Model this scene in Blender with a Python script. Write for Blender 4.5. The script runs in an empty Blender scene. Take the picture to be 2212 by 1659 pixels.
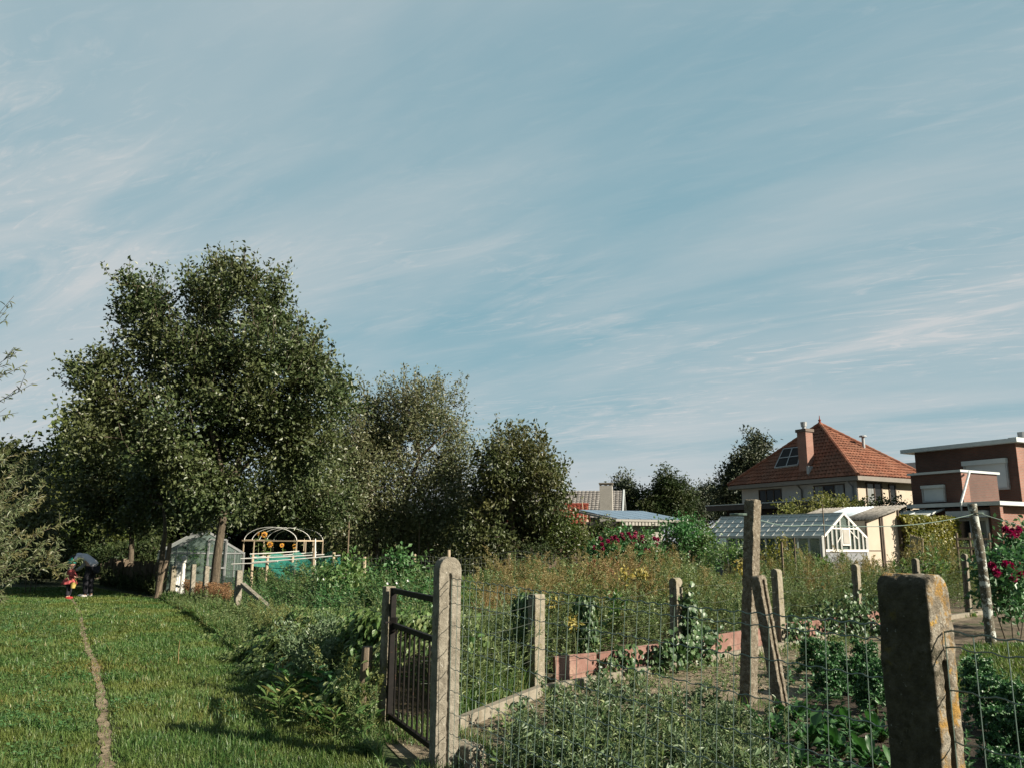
import bpy, bmesh, math, random
import numpy as np
from mathutils import Vector, Matrix, noise
R = math.radians
rng = np.random.default_rng(11)
random.seed(5)
SC = bpy.context.scene
COL = SC.collection

# ------------------------------------------------------------------ camera
F = 1700.0; CX = 1106.0; CY = 829.5
PITCH = R(11.3); ROLL = R(0.4); EYE = 1.6
_fw = np.array([0, math.cos(PITCH), math.sin(PITCH)])
_r0 = np.array([1.0, 0, 0]); _u0 = np.array([0, -math.sin(PITCH), math.cos(PITCH)])
_rt = _r0 * math.cos(ROLL) + _u0 * math.sin(ROLL)
_up = -_r0 * math.sin(ROLL) + _u0 * math.cos(ROLL)
CAM = np.array([0, 0, EYE])

def ray(px, py):
    return _rt * ((px - CX) / F) + _up * ((CY - py) / F) + _fw

def G(px, py, z=0.0):
    d = ray(px, py)
    t = (z - EYE) / d[2]
    return CAM + d * t

def A(px, py, Y):
    d = ray(px, py)
    return CAM + d * (Y / d[1])

def XY(px, Y, py=1170):
    p = A(px, py, Y)
    return np.array([p[0], p[1]])

def zat(xy, py):
    k = (CY - py) / F
    b = np.array([xy[0], xy[1], 0.0]) - CAM
    b[2] = 0
    a, c = b @ _up, b @ _fw
    return EYE + (k * c - a) / (_up[2] - k * _fw[2])

def tcol(K, d, px):
    """how far along direction d from K a point shows in picture column px"""
    k = (px - CX) / F
    rel = np.array(K) - CAM
    d = np.array(d)
    return (k * (rel @ _fw) - rel @ _rt) / (d @ _rt - k * (d @ _fw))

cam = bpy.data.cameras.new('camera')
cam.sensor_width = 36
cam.lens = 36 * F / 2212.0
cam.clip_end = 3000
cam_o = bpy.data.objects.new('camera', cam)
COL.objects.link(cam_o)
cam_o.matrix_world = Matrix(((_rt[0], _up[0], -_fw[0], 0), (_rt[1], _up[1], -_fw[1], 0),
                             (_rt[2], _up[2], -_fw[2], EYE), (0, 0, 0, 1)))
SC.camera = cam_o

# ------------------------------------------------------------------ tagging
W = {}
def tag(o, label=None, cat=None, group=None, kind=None):
    if label: o['label'] = label
    if cat: o['category'] = cat
    if group: o['group'] = group
    if kind: o['kind'] = kind
    return o

def thing(name, label, cat, loc, group=None):
    o = bpy.data.objects.new(name, None)
    o.empty_display_size = .1
    COL.objects.link(o)
    o.location = loc
    W[o] = np.array(loc, float)
    return tag(o, label, cat, group)

def copy_tree(o, loc, rz=0.0, sc=1.0, label=None):
    c = o.copy(); COL.objects.link(c)
    c.location = loc; c.rotation_euler = (0, 0, rz); c.scale = (sc, sc, sc)
    if label: c['label'] = label
    for ch in list(o.children):
        d = ch.copy(); COL.objects.link(d); d.parent = c
        for g in list(ch.children):
            e = g.copy(); COL.objects.link(e); e.parent = d
    return c

# ------------------------------------------------------------------ mesh builder
def unit(v):
    v = np.asarray(v, float)
    n = np.linalg.norm(v, axis=-1, keepdims=True)
    return v / np.maximum(n, 1e-9)

def rand_dirs(n):
    return unit(rng.normal(size=(n, 3)))

class MB:
    def __init__(s):
        s.v = []; s.f = []; s.m = []; s.n = 0
    def add(s, v, f, m=0):
        v = np.asarray(v, float).reshape(-1, 3)
        s.v.append(v)
        for ff in (f if isinstance(f, list) and len(f) and isinstance(f[0], np.ndarray) and f[0].ndim == 2 else [np.asarray(f)]):
            s.f.append(ff.astype(np.int64) + s.n)
            s.m.append(np.full(len(ff), m, np.int32) if np.isscalar(m) else np.asarray(m, np.int32))
        s.n += len(v)
        return s
    def box(s, lo, hi, m=0, frame=None):
        x0, y0, z0 = lo; x1, y1, z1 = hi
        v = np.array([(x0,y0,z0),(x1,y0,z0),(x1,y1,z0),(x0,y1,z0),(x0,y0,z1),(x1,y0,z1),(x1,y1,z1),(x0,y1,z1)], float)
        if frame is not None: v = frame(v)
        return s.add(v, [(0,3,2,1),(4,5,6,7),(0,1,5,4),(1,2,6,5),(2,3,7,6),(3,0,4,7)], m)
    def hexa(s, p, m=0):
        return s.add(p, [(0,3,2,1),(4,5,6,7),(0,1,5,4),(1,2,6,5),(2,3,7,6),(3,0,4,7)], m)
    def quad(s, a, b, c, d, m=0):
        return s.add([a, b, c, d], [(0, 1, 2, 3)], m)
    def slab(s, pts, th, m=0):
        """planar polygon pts given thickness th against its normal"""
        p = np.array(pts, float); n = len(p)
        nn = unit(np.cross(p[1] - p[0], p[2] - p[0]))
        q = p - nn * th
        v = np.vstack([p, q])
        s.v.append(v)
        top = np.array([list(range(n))]); bot = np.array([list(range(2 * n - 1, n - 1, -1))])
        sd = np.array([(i, n + i, n + (i + 1) % n, (i + 1) % n) for i in range(n)])
        for ff in (top, bot, sd):
            s.f.append(ff + s.n); s.m.append(np.full(len(ff), m, np.int32))
        s.n += 2 * n
        return s
    def bar(s, p0, p1, w, d=None, m=0, up=(0, 0, 1)):
        d = d or w
        p0 = np.array(p0, float); p1 = np.array(p1, float)
        t = unit(p1 - p0); up = np.array(up, float)
        if abs(t @ up) > .97: up = np.array([1.0, 0, 0])
        a = unit(np.cross(t, up)); b = np.cross(a, t)
        o = [-a*w/2 - b*d/2, a*w/2 - b*d/2, a*w/2 + b*d/2, -a*w/2 + b*d/2]
        return s.hexa([p0 + k for k in o] + [p1 + k for k in o], m)
    def tube(s, pts, rad, sides=6, m=0, cap=True):
        p = np.array(pts, float); n = len(p)
        rad = np.broadcast_to(np.asarray(rad, float), (n,))
        t = np.gradient(p, axis=0) if n > 2 else np.tile(p[-1] - p[0], (n, 1))
        t = unit(t)
        ref = np.array([0, 0, 1.0]) if abs(unit(p[-1] - p[0])[2]) < .9 else np.array([1.0, 0, 0])
        a = unit(np.cross(t, ref)); b = np.cross(t, a)
        ang = np.linspace(0, 2 * np.pi, sides, endpoint=False)
        v = p[:, None] + rad[:, None, None] * (a[:, None] * np.cos(ang)[None, :, None] + b[:, None] * np.sin(ang)[None, :, None])
        f = []
        i = np.arange(n - 1)[:, None] * sides; k = np.arange(sides)[None]; k2 = (k + 1) % sides
        f = np.stack([i + k, i + k2, i + sides + k2, i + sides + k], -1).reshape(-1, 4)
        s.add(v.reshape(-1, 3), f, m)
        if cap:
            base = s.n - n * sides
            s.f.append(np.array([list(range(base + sides - 1, base - 1, -1))])); s.m.append(np.full(1, m, np.int32))
            e = base + (n - 1) * sides
            s.f.append(np.array([list(range(e, e + sides))])); s.m.append(np.full(1, m, np.int32))
        return s
    def cyl(s, p0, p1, r0, r1=None, sides=12, m=0):
        return s.tube([p0, p1], [r0, r0 if r1 is None else r1], sides, m)
    def ell(s, c, r, m=0, su=10, sv=7, rot=None):
        th = np.linspace(0, np.pi, sv + 1); ph = np.linspace(0, 2 * np.pi, su, endpoint=False)
        v = np.stack([np.sin(th)[:, None] * np.cos(ph), np.sin(th)[:, None] * np.sin(ph), np.cos(th)[:, None] + 0 * ph], -1).reshape(-1, 3)
        v = v * np.array(r)
        if rot is not None: v = v @ np.array(rot).T
        i = np.arange(sv)[:, None] * su; k = np.arange(su)[None]; k2 = (k + 1) % su
        f = np.stack([i + k, i + su + k, i + su + k2, i + k2], -1).reshape(-1, 4)
        return s.add(v + np.array(c), f, m)
    def build(s, name, mats, parent=None, smooth=False, loc=None, bevel=0):
        me = bpy.data.meshes.new(name)
        v = np.vstack(s.v)
        off = np.zeros(3)
        if parent is not None: off = W.get(parent, np.zeros(3))
        elif loc is not None: off = np.array(loc, float)
        v = v - off
        me.vertices.add(len(v)); me.vertices.foreach_set('co', v.astype(np.float32).ravel())
        loops = np.concatenate([f.ravel() for f in s.f])
        cnt = np.concatenate([np.full(len(f), f.shape[1]) for f in s.f])
        st = np.concatenate([[0], np.cumsum(cnt)[:-1]])
        me.loops.add(len(loops)); me.loops.foreach_set('vertex_index', loops.astype(np.int32))
        me.polygons.add(len(cnt))
        me.polygons.foreach_set('loop_start', st.astype(np.int32))
        me.polygons.foreach_set('loop_total', cnt.astype(np.int32))
        me.polygons.foreach_set('material_index', np.concatenate(s.m).astype(np.int32))
        me.polygons.foreach_set('use_smooth', np.full(len(cnt), bool(smooth)))
        for m in (mats if isinstance(mats, (list, tuple)) else [mats]): me.materials.append(m)
        me.update(calc_edges=True); me.validate()
        o = bpy.data.objects.new(name, me); COL.objects.link(o)
        if parent is not None:
            o.parent = parent; W[o] = off
        else:
            o.location = off; W[o] = off
        if bevel:
            b = o.modifiers.new('bevel', 'BEVEL'); b.width = bevel; b.segments = 2; b.limit_method = 'ANGLE'
        return o

def box_uv(o, scale=1.0):
    """metres along the wall / up the wall, for bricks and boards"""
    me = o.data
    n = len(me.loops)
    uv = me.uv_layers.new(name='wall')
    co = np.empty(len(me.vertices) * 3); me.vertices.foreach_get('co', co); co = co.reshape(-1, 3)
    li = np.empty(n, np.int32); me.loops.foreach_get('vertex_index', li)
    nf = len(me.polygons)
    nor = np.empty(nf * 3); me.polygons.foreach_get('normal', nor); nor = nor.reshape(-1, 3)
    tot = np.empty(nf, np.int32); me.polygons.foreach_get('loop_total', tot)
    ln = np.repeat(nor, tot, axis=0)
    p = co[li]
    tx = unit(np.stack([-ln[:, 1], ln[:, 0], 0 * ln[:, 0]], -1))
    flat = np.abs(ln[:, 2]) > .8
    tx[flat] = (1, 0, 0)
    ty = np.cross(ln, tx)
    u = (p * tx).sum(1); v = (p * ty).sum(1)
    uv.data.foreach_set('uv', np.stack([u, v], -1).astype(np.float32).ravel() * scale)
    return o

# leaf arrays -------------------------------------------------------
def leaf4(P, T, N, L, Wd, fold=.12):
    n = len(P)
    T = unit(T); S = unit(np.cross(T, N)); N = np.cross(S, T)
    L = np.broadcast_to(np.asarray(L, float), (n,))[:, None]; Wd = np.broadcast_to(np.asarray(Wd, float), (n,))[:, None]
    v = np.stack([P, P + T*L*.45 + S*Wd*.5 + N*L*fold, P + T*L, P + T*L*.45 - S*Wd*.5 + N*L*fold], 1).reshape(-1, 3)
    i = np.arange(n)[:, None] * 4
    f = np.concatenate([i + np.array([[0, 1, 2]]), i + np.array([[0, 2, 3]])])
    return v, f

def leaf8(P, T, N, L, Wd, droop=.25, fold=.1):
    n = len(P)
    T = unit(T); S = unit(np.cross(T, N)); N = np.cross(S, T)
    L = np.broadcast_to(np.asarray(L, float), (n,))[:, None]; Wd = np.broadcast_to(np.asarray(Wd, float), (n,))[:, None]
    def pt(t, w, up): return P + T*L*t + S*Wd*w + N*L*(up - droop*t*t)
    v = np.stack([pt(0,0,0), pt(.3,.5,fold), pt(.68,.38,fold), pt(1,0,0), pt(.68,-.38,fold), pt(.3,-.5,fold), pt(.33,0,0), pt(.68,0,0)], 1).reshape(-1, 3)
    i = np.arange(n)[:, None] * 8
    tr = [(0,1,6),(1,2,7),(1,7,6),(2,3,7),(0,6,5),(5,6,7),(5,7,4),(4,7,3)]
    f = np.concatenate([i + np.array([t]) for t in tr])
    return v, f

def blades(P, H, Wd, lean, az):
    n = len(P)
    D = np.stack([np.cos(az), np.sin(az), 0*az], -1); S = np.stack([-np.sin(az), np.cos(az), 0*az], -1)
    tw = rng.uniform(-1, 1, n)[:, None]
    S = unit(S + D * tw * .8)
    H = H[:, None]; Wd = Wd[:, None]; lean = lean[:, None]
    up = np.array([0, 0, 1.0])
    v = np.stack([P - S*Wd/2, P + S*Wd/2, P + up*H*.55 + D*H*lean*.35 + S*Wd*.42, P + up*H*.55 + D*H*lean*.35 - S*Wd*.42,
                  P + up*H*(1 - .25*lean) + D*H*lean], 1).reshape(-1, 3)
    i = np.arange(n)[:, None] * 5
    q = np.concatenate([i + np.array([[0, 1, 2]]), i + np.array([[0, 2, 3]]), i + np.array([[3, 2, 4]])])
    return v, q

def scatter(tm, P, rz, sc, tilt=None):
    """replicate template (v, f, m) at points"""
    v, f, m = tm
    n = len(P); k = len(v)
    c, s = np.cos(rz), np.sin(rz)
    x = v[None, :, 0] * c[:, None] - v[None, :, 1] * s[:, None]
    y = v[None, :, 0] * s[:, None] + v[None, :, 1] * c[:, None]
    z = np.broadcast_to(v[None, :, 2], x.shape)
    sc = np.asarray(sc, float)[:, None]
    x, y, z = x * sc, y * sc, z * sc
    if tilt is not None:
        x = x + z * tilt[:, :1]; y = y + z * tilt[:, 1:]
    o = np.stack([x, y, z], -1) + P[:, None]
    ff = (f[None] + (np.arange(n) * k)[:, None, None]).reshape(-1, f.shape[1])
    return o.reshape(-1, 3), ff, np.tile(m, n)

def in_poly(p, poly):
    x, y = p[:, 0], p[:, 1]
    r = np.zeros(len(p), bool)
    n = len(poly)
    for i in range(n):
        x0, y0 = poly[i]; x1, y1 = poly[(i + 1) % n]
        c = ((y0 > y) != (y1 > y)) & (x < (x1 - x0) * (y - y0) / (y1 - y0 + 1e-12) + x0)
        r ^= c
    return r

def fill(poly, n, pw=0.0, dref=6.0):
    """n random ground points inside poly, thinning with distance**pw"""
    poly = np.array(poly)[:, :2]
    lo, hi = poly.min(0), poly.max(0)
    out = []; got = 0
    while got < n:
        p = rng.uniform(lo, hi, (max(4 * n, 4000), 2))
        p = p[in_poly(p, poly)]
        if pw:
            d = np.hypot(p[:, 0], p[:, 1])
            p = p[rng.random(len(p)) < np.minimum(1, (dref / d) ** pw)]
        out.append(p); got += len(p)
    p = np.vstack(out)[:n]
    return np.column_stack([p, np.zeros(len(p))])

def gp(*pts):
    return [G(x, y)[:2] for x, y in pts]
# ------------------------------------------------------------------ materials
def new_mat(name):
    m = bpy.data.materials.new(name); m.use_nodes = True
    nt = m.node_tree
    return m, nt, nt.nodes['Principled BSDF']

def ramp(nt, fac, cols):
    r = nt.nodes.new('ShaderNodeValToRGB')
    el = r.color_ramp.elements
    while len(el) < len(cols): el.new(.5)
    for e, (p, c) in zip(el, cols):
        e.position = p; e.color = (*c, 1)
    if fac is not None: nt.links.new(fac, r.inputs[0])
    return r

def tex(nt, scale, detail=4, rough=.6, coord='Object', stretch=None, kind='noise'):
    tc = nt.nodes.new('ShaderNodeTexCoord')
    src = tc.outputs[coord]
    if stretch:
        mp = nt.nodes.new('ShaderNodeMapping'); mp.inputs['Scale'].default_value = stretch
        nt.links.new(src, mp.inputs[0]); src = mp.outputs[0]
    if kind == 'noise':
        n = nt.nodes.new('ShaderNodeTexNoise'); n.inputs['Scale'].default_value = scale
        n.inputs['Detail'].default_value = detail; n.inputs['Roughness'].default_value = rough
        nt.links.new(src, n.inputs['Vector']); return n.outputs['Fac']
    n = nt.nodes.new('ShaderNodeTexVoronoi'); n.inputs['Scale'].default_value = scale
    nt.links.new(src, n.inputs['Vector']); return n.outputs['Distance']

def mixc(nt, fac, a, b, mode='MIX'):
    m = nt.nodes.new('ShaderNodeMix'); m.data_type = 'RGBA'; m.blend_type = mode
    if hasattr(fac, 'links'): nt.links.new(fac, m.inputs[0])
    else: m.inputs[0].default_value = fac
    for k, c in ((6, a), (7, b)):
        if hasattr(c, 'links'): nt.links.new(c, m.inputs[k])
        else: m.inputs[k].default_value = (*c, 1)
    return m.outputs[2]

def bump(nt, b, h, strength, dist):
    n = nt.nodes.new('ShaderNodeBump'); n.inputs['Strength'].default_value = strength
    n.inputs['Distance'].default_value = dist
    nt.links.new(h, n.inputs['Height']); nt.links.new(n.outputs[0], b.inputs['Normal'])

def simple(name, cols, scale=8, rough=.8, bmp=.3, bdist=.01, bscale=None, spots=None, metal=0, stretch=None, coord='Object', spec=.3):
    """noise between colours; spots = [(scale, lo, hi, colour), ...] weathered patches on top"""
    m, nt, b = new_mat(name)
    cols = [tuple(x * .86 for x in c) for c in cols]
    n = tex(nt, scale, 6, .65, coord, stretch)
    k = len(cols)
    pos = [.3 + .4 * i / max(1, k - 1) for i in range(k)]
    c = ramp(nt, n, list(zip(pos, cols))).outputs[0]
    for (s, lo, hi, sc) in (spots or []):
        t = tex(nt, s, 5, .7, coord)
        fm = ramp(nt, t, [(lo, (0, 0, 0)), (hi, (1, 1, 1))]).outputs[0]
        c = mixc(nt, fm, c, sc)
    nt.links.new(c, b.inputs['Base Color'])
    b.inputs['Roughness'].default_value = rough; b.inputs['Metallic'].default_value = metal
    b.inputs['Specular IOR Level'].default_value = spec
    if bmp: bump(nt, b, tex(nt, bscale or scale * 3, 6, .7, coord, stretch), bmp, bdist)
    return m

def foliage(name, cols, trans=.3, rough=.5, patch=None, spec=.42, pscale=.6):
    rough = .45 if rough < .55 else rough
    m, nt, b = new_mat(name)
    g = nt.nodes.new('ShaderNodeNewGeometry')
    k = len(cols)
    c = ramp(nt, g.outputs['Random Per Island'], [(i / max(1, k - 1), cc) for i, cc in enumerate(cols)]).outputs[0]
    if patch:
        n = tex(nt, pscale, 3, .6)
        c = mixc(nt, ramp(nt, n, [(.42, (0, 0, 0)), (.62, (1, 1, 1))]).outputs[0], c, mixc(nt, .65, c, patch))
    nt.links.new(c, b.inputs['Base Color'])
    b.inputs['Roughness'].default_value = rough
    b.inputs['Specular IOR Level'].default_value = spec
    t = nt.nodes.new('ShaderNodeBsdfTranslucent')
    hs = nt.nodes.new('ShaderNodeHueSaturation'); hs.inputs['Value'].default_value = 1.25; hs.inputs['Saturation'].default_value = 1.15
    nt.links.new(c, hs.inputs['Color']); nt.links.new(hs.outputs[0], t.inputs[0])
    mx = nt.nodes.new('ShaderNodeMixShader'); mx.inputs[0].default_value = trans
    nt.links.new(b.outputs[0], mx.inputs[1]); nt.links.new(t.outputs[0], mx.inputs[2])
    nt.links.new(mx.outputs[0], nt.nodes['Material Output'].inputs[0])
    return m

def brick(name, c1, c2, mortar, bw=.21, bh=.072, ms=.012, rough=.85):
    m, nt, b = new_mat(name)
    tc = nt.nodes.new('ShaderNodeTexCoord')
    t = nt.nodes.new('ShaderNodeTexBrick')
    t.inputs['Scale'].default_value = 1.0
    t.inputs['Brick Width'].default_value = bw; t.inputs['Row Height'].default_value = bh
    t.inputs['Mortar Size'].default_value = ms
    for k, c in (('Color1', c1), ('Color2', c2), ('Mortar', mortar)): t.inputs[k].default_value = (*c, 1)
    nt.links.new(tc.outputs['UV'], t.inputs['Vector'])
    n = tex(nt, .8, 4, .6)
    c = mixc(nt, ramp(nt, n, [(.35, (.7, .7, .7)), (.65, (1.1, 1.05, 1))]).outputs[0], (0, 0, 0), t.outputs['Color'])
    nt.links.new(c, b.inputs['Base Color']); b.inputs['Roughness'].default_value = rough
    bump(nt, b, t.outputs['Fac'], -.5, .01)
    return m

def glass(name, col=(.8, .85, .85), alpha=.35, rough=.08):
    m, nt, b = new_mat(name)
    b.inputs['Base Color'].default_value = (*col, 1); b.inputs['Roughness'].default_value = rough
    b.inputs['Specular IOR Level'].default_value = .6
    t = nt.nodes.new('ShaderNodeBsdfTransparent'); t.inputs[0].default_value = (.85, .9, .88, 1)
    mx = nt.nodes.new('ShaderNodeMixShader'); mx.inputs[0].default_value = alpha
    nt.links.new(t.outputs[0], mx.inputs[1]); nt.links.new(b.outputs[0], mx.inputs[2])
    nt.links.new(mx.outputs[0], nt.nodes['Material Output'].inputs[0])
    return m

M = {}
M['soil'] = simple('soil', [(.06,.043,.028), (.12,.09,.06), (.19,.15,.105)], 3, .95, .8, .04, 18, spots=[(1.3,.5,.62,(.045,.05,.018))])
M['sandy_soil'] = simple('sandy_soil', [(.11,.085,.055), (.20,.16,.108), (.28,.235,.17)], 4, .95, .9, .035, 22, spots=[(2.2,.50,.64,(.06,.065,.025)), (9,.58,.66,(.07,.055,.035))])
M['soil_painted_shade'] = simple('soil_painted_shade', [(.018,.013,.009), (.045,.033,.022), (.085,.065,.043)], 5, .95, .9, .04, 20)
M['turf'] = simple('turf', [(.020,.026,.010), (.032,.040,.014), (.045,.045,.02)], 2, .95, .8, .03, 30)
M['field'] = simple('field', [(.03,.05,.015), (.05,.07,.02), (.07,.075,.03)], .05, .95, .6, .05, 6)
M['worn'] = simple('worn', [(.08,.06,.034), (.20,.155,.10), (.33,.26,.175)], 5, .95, .7, .02, 30)
M['concrete'] = simple('concrete', [(.12,.105,.08), (.21,.188,.148), (.285,.26,.21)], 14, .9, .9, .012, 70,
                       spots=[(46,.62,.7,(.42,.40,.35)), (6,.58,.70,(.10,.085,.06))])
M['concrete_lichen'] = simple('concrete_lichen', [(.10,.082,.058), (.18,.152,.112), (.33,.295,.235)], 20, .92, 1.0, .014, 80,
                       spots=[(9,.54,.60,(.05,.045,.028)), (7,.50,.60,(.27,.155,.035)), (30,.52,.60,(.24,.215,.17)), (16,.62,.66,(.34,.21,.05)), (60,.62,.70,(.45,.43,.37)), (13,.62,.66,(.38,.40,.35))])
M['concrete_painted_shade'] = simple('concrete_painted_shade', [(.040,.034,.022), (.075,.063,.042), (.12,.104,.076)], 20, .95, 1.0, .014, 80, spots=[(9,.56,.64,(.035,.03,.016)), (60,.64,.72,(.24,.23,.2)), (7,.60,.68,(.11,.085,.028)), (11,.67,.70,(.30,.33,.32))])
M['concrete_mossy'] = simple('concrete_mossy', [(.14,.125,.095), (.22,.195,.145), (.29,.26,.2)], 16, .92, 1.0, .012, 70,
                       spots=[(7,.54,.66,(.10,.09,.035)), (50,.62,.7,(.38,.36,.3))])
M['concrete_rough'] = simple('concrete_rough', [(.085,.068,.046), (.165,.138,.10), (.29,.26,.205)], 26, .95, 1.0, .016, 90, spots=[(60,.60,.68,(.45,.42,.36)), (7,.6,.7,(.07,.055,.03)), (8,.68,.74,(.26,.15,.035))])
M['concrete_dark'] = simple('concrete_dark', [(.10,.085,.065), (.17,.15,.115), (.23,.2,.16)], 18, .95, 1.0, .012, 70, spots=[(8,.55,.66,(.055,.05,.03))])
M['kerb'] = simple('kerb', [(.15,.132,.10), (.24,.215,.17)], 8, .92, .6, .008, 60, spots=[(5,.55,.68,(.12,.10,.07))])
M['terracotta'] = simple('terracotta', [(.145,.070,.054), (.185,.098,.078), (.22,.135,.11)], 5, .9, .5, .006, 40, spots=[(4,.52,.7,(.25,.165,.125)), (9,.58,.70,(.075,.042,.03))])
M['gate_metal'] = simple('gate_metal', [(.007,.0065,.006), (.014,.012,.011)], 20, .6, .2, .002, 80, spec=.12, spots=[(14,.62,.72,(.06,.03,.018))])
M['wire'] = simple('wire', [(.10,.15,.125), (.15,.20,.17)], 8, .38, 0, spec=.6)
M['wire_grey'] = simple('wire_grey', [(.045,.055,.045), (.09,.10,.085)], 8, .5, 0)
M['old_wood'] = simple('old_wood', [(.07,.05,.035), (.15,.115,.08), (.22,.175,.13)], 10, .9, .8, .01, 40, stretch=(3,3,.35))
M['dark_wood'] = simple('dark_wood', [(.045,.033,.022), (.10,.075,.05), (.15,.12,.085)], 12, .9, .8, .01, 40, stretch=(3,3,.35))
M['pale_wood'] = simple('pale_wood', [(.28,.22,.15), (.42,.34,.24)], 12, .85, .5, .005, 40, stretch=(3,3,.35))
M['bark'] = simple('bark', [(.045,.035,.024), (.10,.08,.055), (.16,.13,.095)], 6, .95, 1.0, .04, 22, stretch=(2.5,2.5,.5))
M['twig'] = simple('twig', [(.05,.04,.028), (.09,.075,.05)], 10, .9, .3, .01)
M['lichen_pole'] = simple('lichen_pole', [(.05,.047,.032), (.10,.09,.065), (.14,.125,.09)], 9, .92, .8, .008, 50, spots=[(7.5,.53,.56,(.36,.38,.35)), (17,.6,.63,(.42,.44,.41))])
M['white_paint'] = simple('white_paint', [(.52,.51,.475), (.66,.65,.61)], 6, .55, .2, .003, spots=[(7,.6,.7,(.4,.38,.34))])
M['alu'] = simple('alu', [(.30,.31,.31), (.44,.45,.45)], 8, .45, .1, .002, metal=.5)
M['white_pipe'] = simple('white_pipe', [(.6,.59,.55), (.72,.71,.66)], 8, .5, 0)
M['glass'] = glass('glass', (.20, .25, .235), .20)
M['glass_hazy'] = glass('glass_hazy', (.56, .58, .54), .68, .45)
M['window_dark'] = simple('window_dark', [(.012,.013,.014), (.025,.027,.028)], 2, .15, 0, spec=.3)
M['solar_panel'] = simple('solar_panel', [(.010,.009,.009), (.022,.02,.02)], 3, .6, 0, spec=.1)
M['curtain'] = simple('curtain', [(.10,.11,.11), (.3,.31,.3)], 2.5, .25, 0, stretch=(6,6,.4), spec=.5)
M['net'] = glass('net', (.015, .17, .135), .42, .7)
M['teal'] = simple('teal', [(.01,.20,.16), (.015,.28,.22)], 10, .6, 0)
M['leaf_oak'] = foliage('leaf_oak', [(0.019,0.034,0.011), (0.036,0.058,0.018), (0.058,0.083,0.029), (0.098,0.118,0.048)], .2, .42, (0.068,0.075,0.025))
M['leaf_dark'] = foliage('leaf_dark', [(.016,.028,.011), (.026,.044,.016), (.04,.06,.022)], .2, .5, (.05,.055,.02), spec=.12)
M['leaf_back'] = foliage('leaf_back', [(0.034,0.055,0.014), (0.058,0.085,0.021), (0.083,0.110,0.027)], .3, .5, (0.098,0.100,0.025))
M['leaf_olive'] = foliage('leaf_olive', [(0.048,0.064,0.027), (0.087,0.107,0.047), (0.125,0.146,0.072), (0.135,0.124,0.062)], .25, .5, (0.096,0.095,0.043))
M['leaf_walnut'] = foliage('leaf_walnut', [(0.030,0.042,0.014), (0.049,0.066,0.021), (0.078,0.095,0.037)], .25, .45, (0.088,0.080,0.025))
M['leaf_conifer'] = foliage('leaf_conifer', [(.012,.022,.013), (.02,.035,.018), (.04,.055,.022)], .1, .6, (.05,.055,.02))
M['leaf_willow'] = foliage('leaf_willow', [(0.058,0.085,0.037), (0.098,0.125,0.057), (0.137,0.155,0.078)], .3, .5, (0.137,0.114,0.041))
M['leaf_vine'] = foliage('leaf_vine', [(0.038,0.087,0.022), (0.067,0.143,0.039), (0.115,0.200,0.066), (0.171,0.206,0.077)], .35, .5, (0.123,0.164,0.056), pscale=1.2)
M['leaf_bean'] = foliage('leaf_bean', [(0.030,0.094,0.031), (0.054,0.143,0.045), (0.086,0.198,0.073)], .35, .5, (0.108,0.110,0.035))
M['leaf_weed'] = foliage('leaf_weed', [(0.051,0.097,0.032), (0.095,0.149,0.053), (0.165,0.219,0.089), (0.216,0.245,0.107)], .3, .45, (0.114,0.149,0.053))
M['leaf_grey'] = foliage('leaf_grey', [(0.048,0.083,0.037), (0.091,0.138,0.065), (0.155,0.198,0.108)], .25, .4, (0.064,0.110,0.050))
M['leaf_gold'] = foliage('leaf_gold', [(0.121,0.105,0.037), (0.209,0.176,0.066), (0.308,0.259,0.116), (0.143,0.143,0.055)], .35, .6, (0.165,0.110,0.044))
M['leaf_olivegold'] = foliage('leaf_olivegold', [(0.070,0.098,0.027), (0.127,0.148,0.042), (0.203,0.208,0.064)], .35, .6, (0.152,0.143,0.042))
M['leaf_rust'] = foliage('leaf_rust', [(.15,.075,.035), (.22,.12,.055), (.26,.17,.09)], .3, .7)
M['leaf_yellow'] = foliage('leaf_yellow', [(.26,.20,.04), (.32,.27,.07), (.2,.18,.05)], .3, .6)
M['leaf_hedge'] = foliage('leaf_hedge', [(0.088,0.100,0.018), (0.156,0.155,0.028), (0.235,0.210,0.049)], .3, .45, (0.088,0.120,0.025))
M['leaf_kale'] = foliage('leaf_kale', [(0.024,0.075,0.025), (0.044,0.114,0.039), (0.078,0.160,0.062)], .2, .5)
M['leaf_chard'] = foliage('leaf_chard', [(0.021,0.065,0.018), (0.039,0.100,0.028), (0.064,0.135,0.041)], .25, .5, spec=.4)
M['leaf_ivy'] = foliage('leaf_ivy', [(0.021,0.050,0.016), (0.039,0.080,0.027), (0.073,0.120,0.045)], .15, .35)
M['grass'] = foliage('grass', [(0.022,0.063,0.015), (0.045,0.103,0.025), (0.073,0.140,0.036), (0.140,0.179,0.062)], .3, .45, (0.129,0.134,0.031), pscale=.8, spec=.28)
M['tall_grass'] = foliage('tall_grass', [(0.039,0.098,0.026), (0.074,0.138,0.037), (0.113,0.172,0.052), (0.224,0.194,0.076)], .35, .45, (0.056,0.115,0.029))
M['dry_grass'] = foliage('dry_grass', [(.22,.14,.05), (.30,.2,.085), (.18,.13,.05)], .35, .7)
M['stem'] = simple('stem', [(.07,.10,.035), (.11,.13,.05)], 10, .7, 0)
M['magenta'] = foliage('magenta', [(0.160,0.006,0.040), (0.240,0.011,0.060), (0.288,0.024,0.080)], .3, .5)
M['sun_petal'] = foliage('sun_petal', [(.55,.26,.03), (.6,.32,.05)], .3, .6)
M['sun_disc'] = simple('sun_disc', [(.09,.04,.015), (.2,.09,.03)], 40, .9, .5, .01)
M['white_flower'] = simple('white_flower', [(.6,.6,.55), (.7,.7,.66)], 10, .8, 0)
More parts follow.
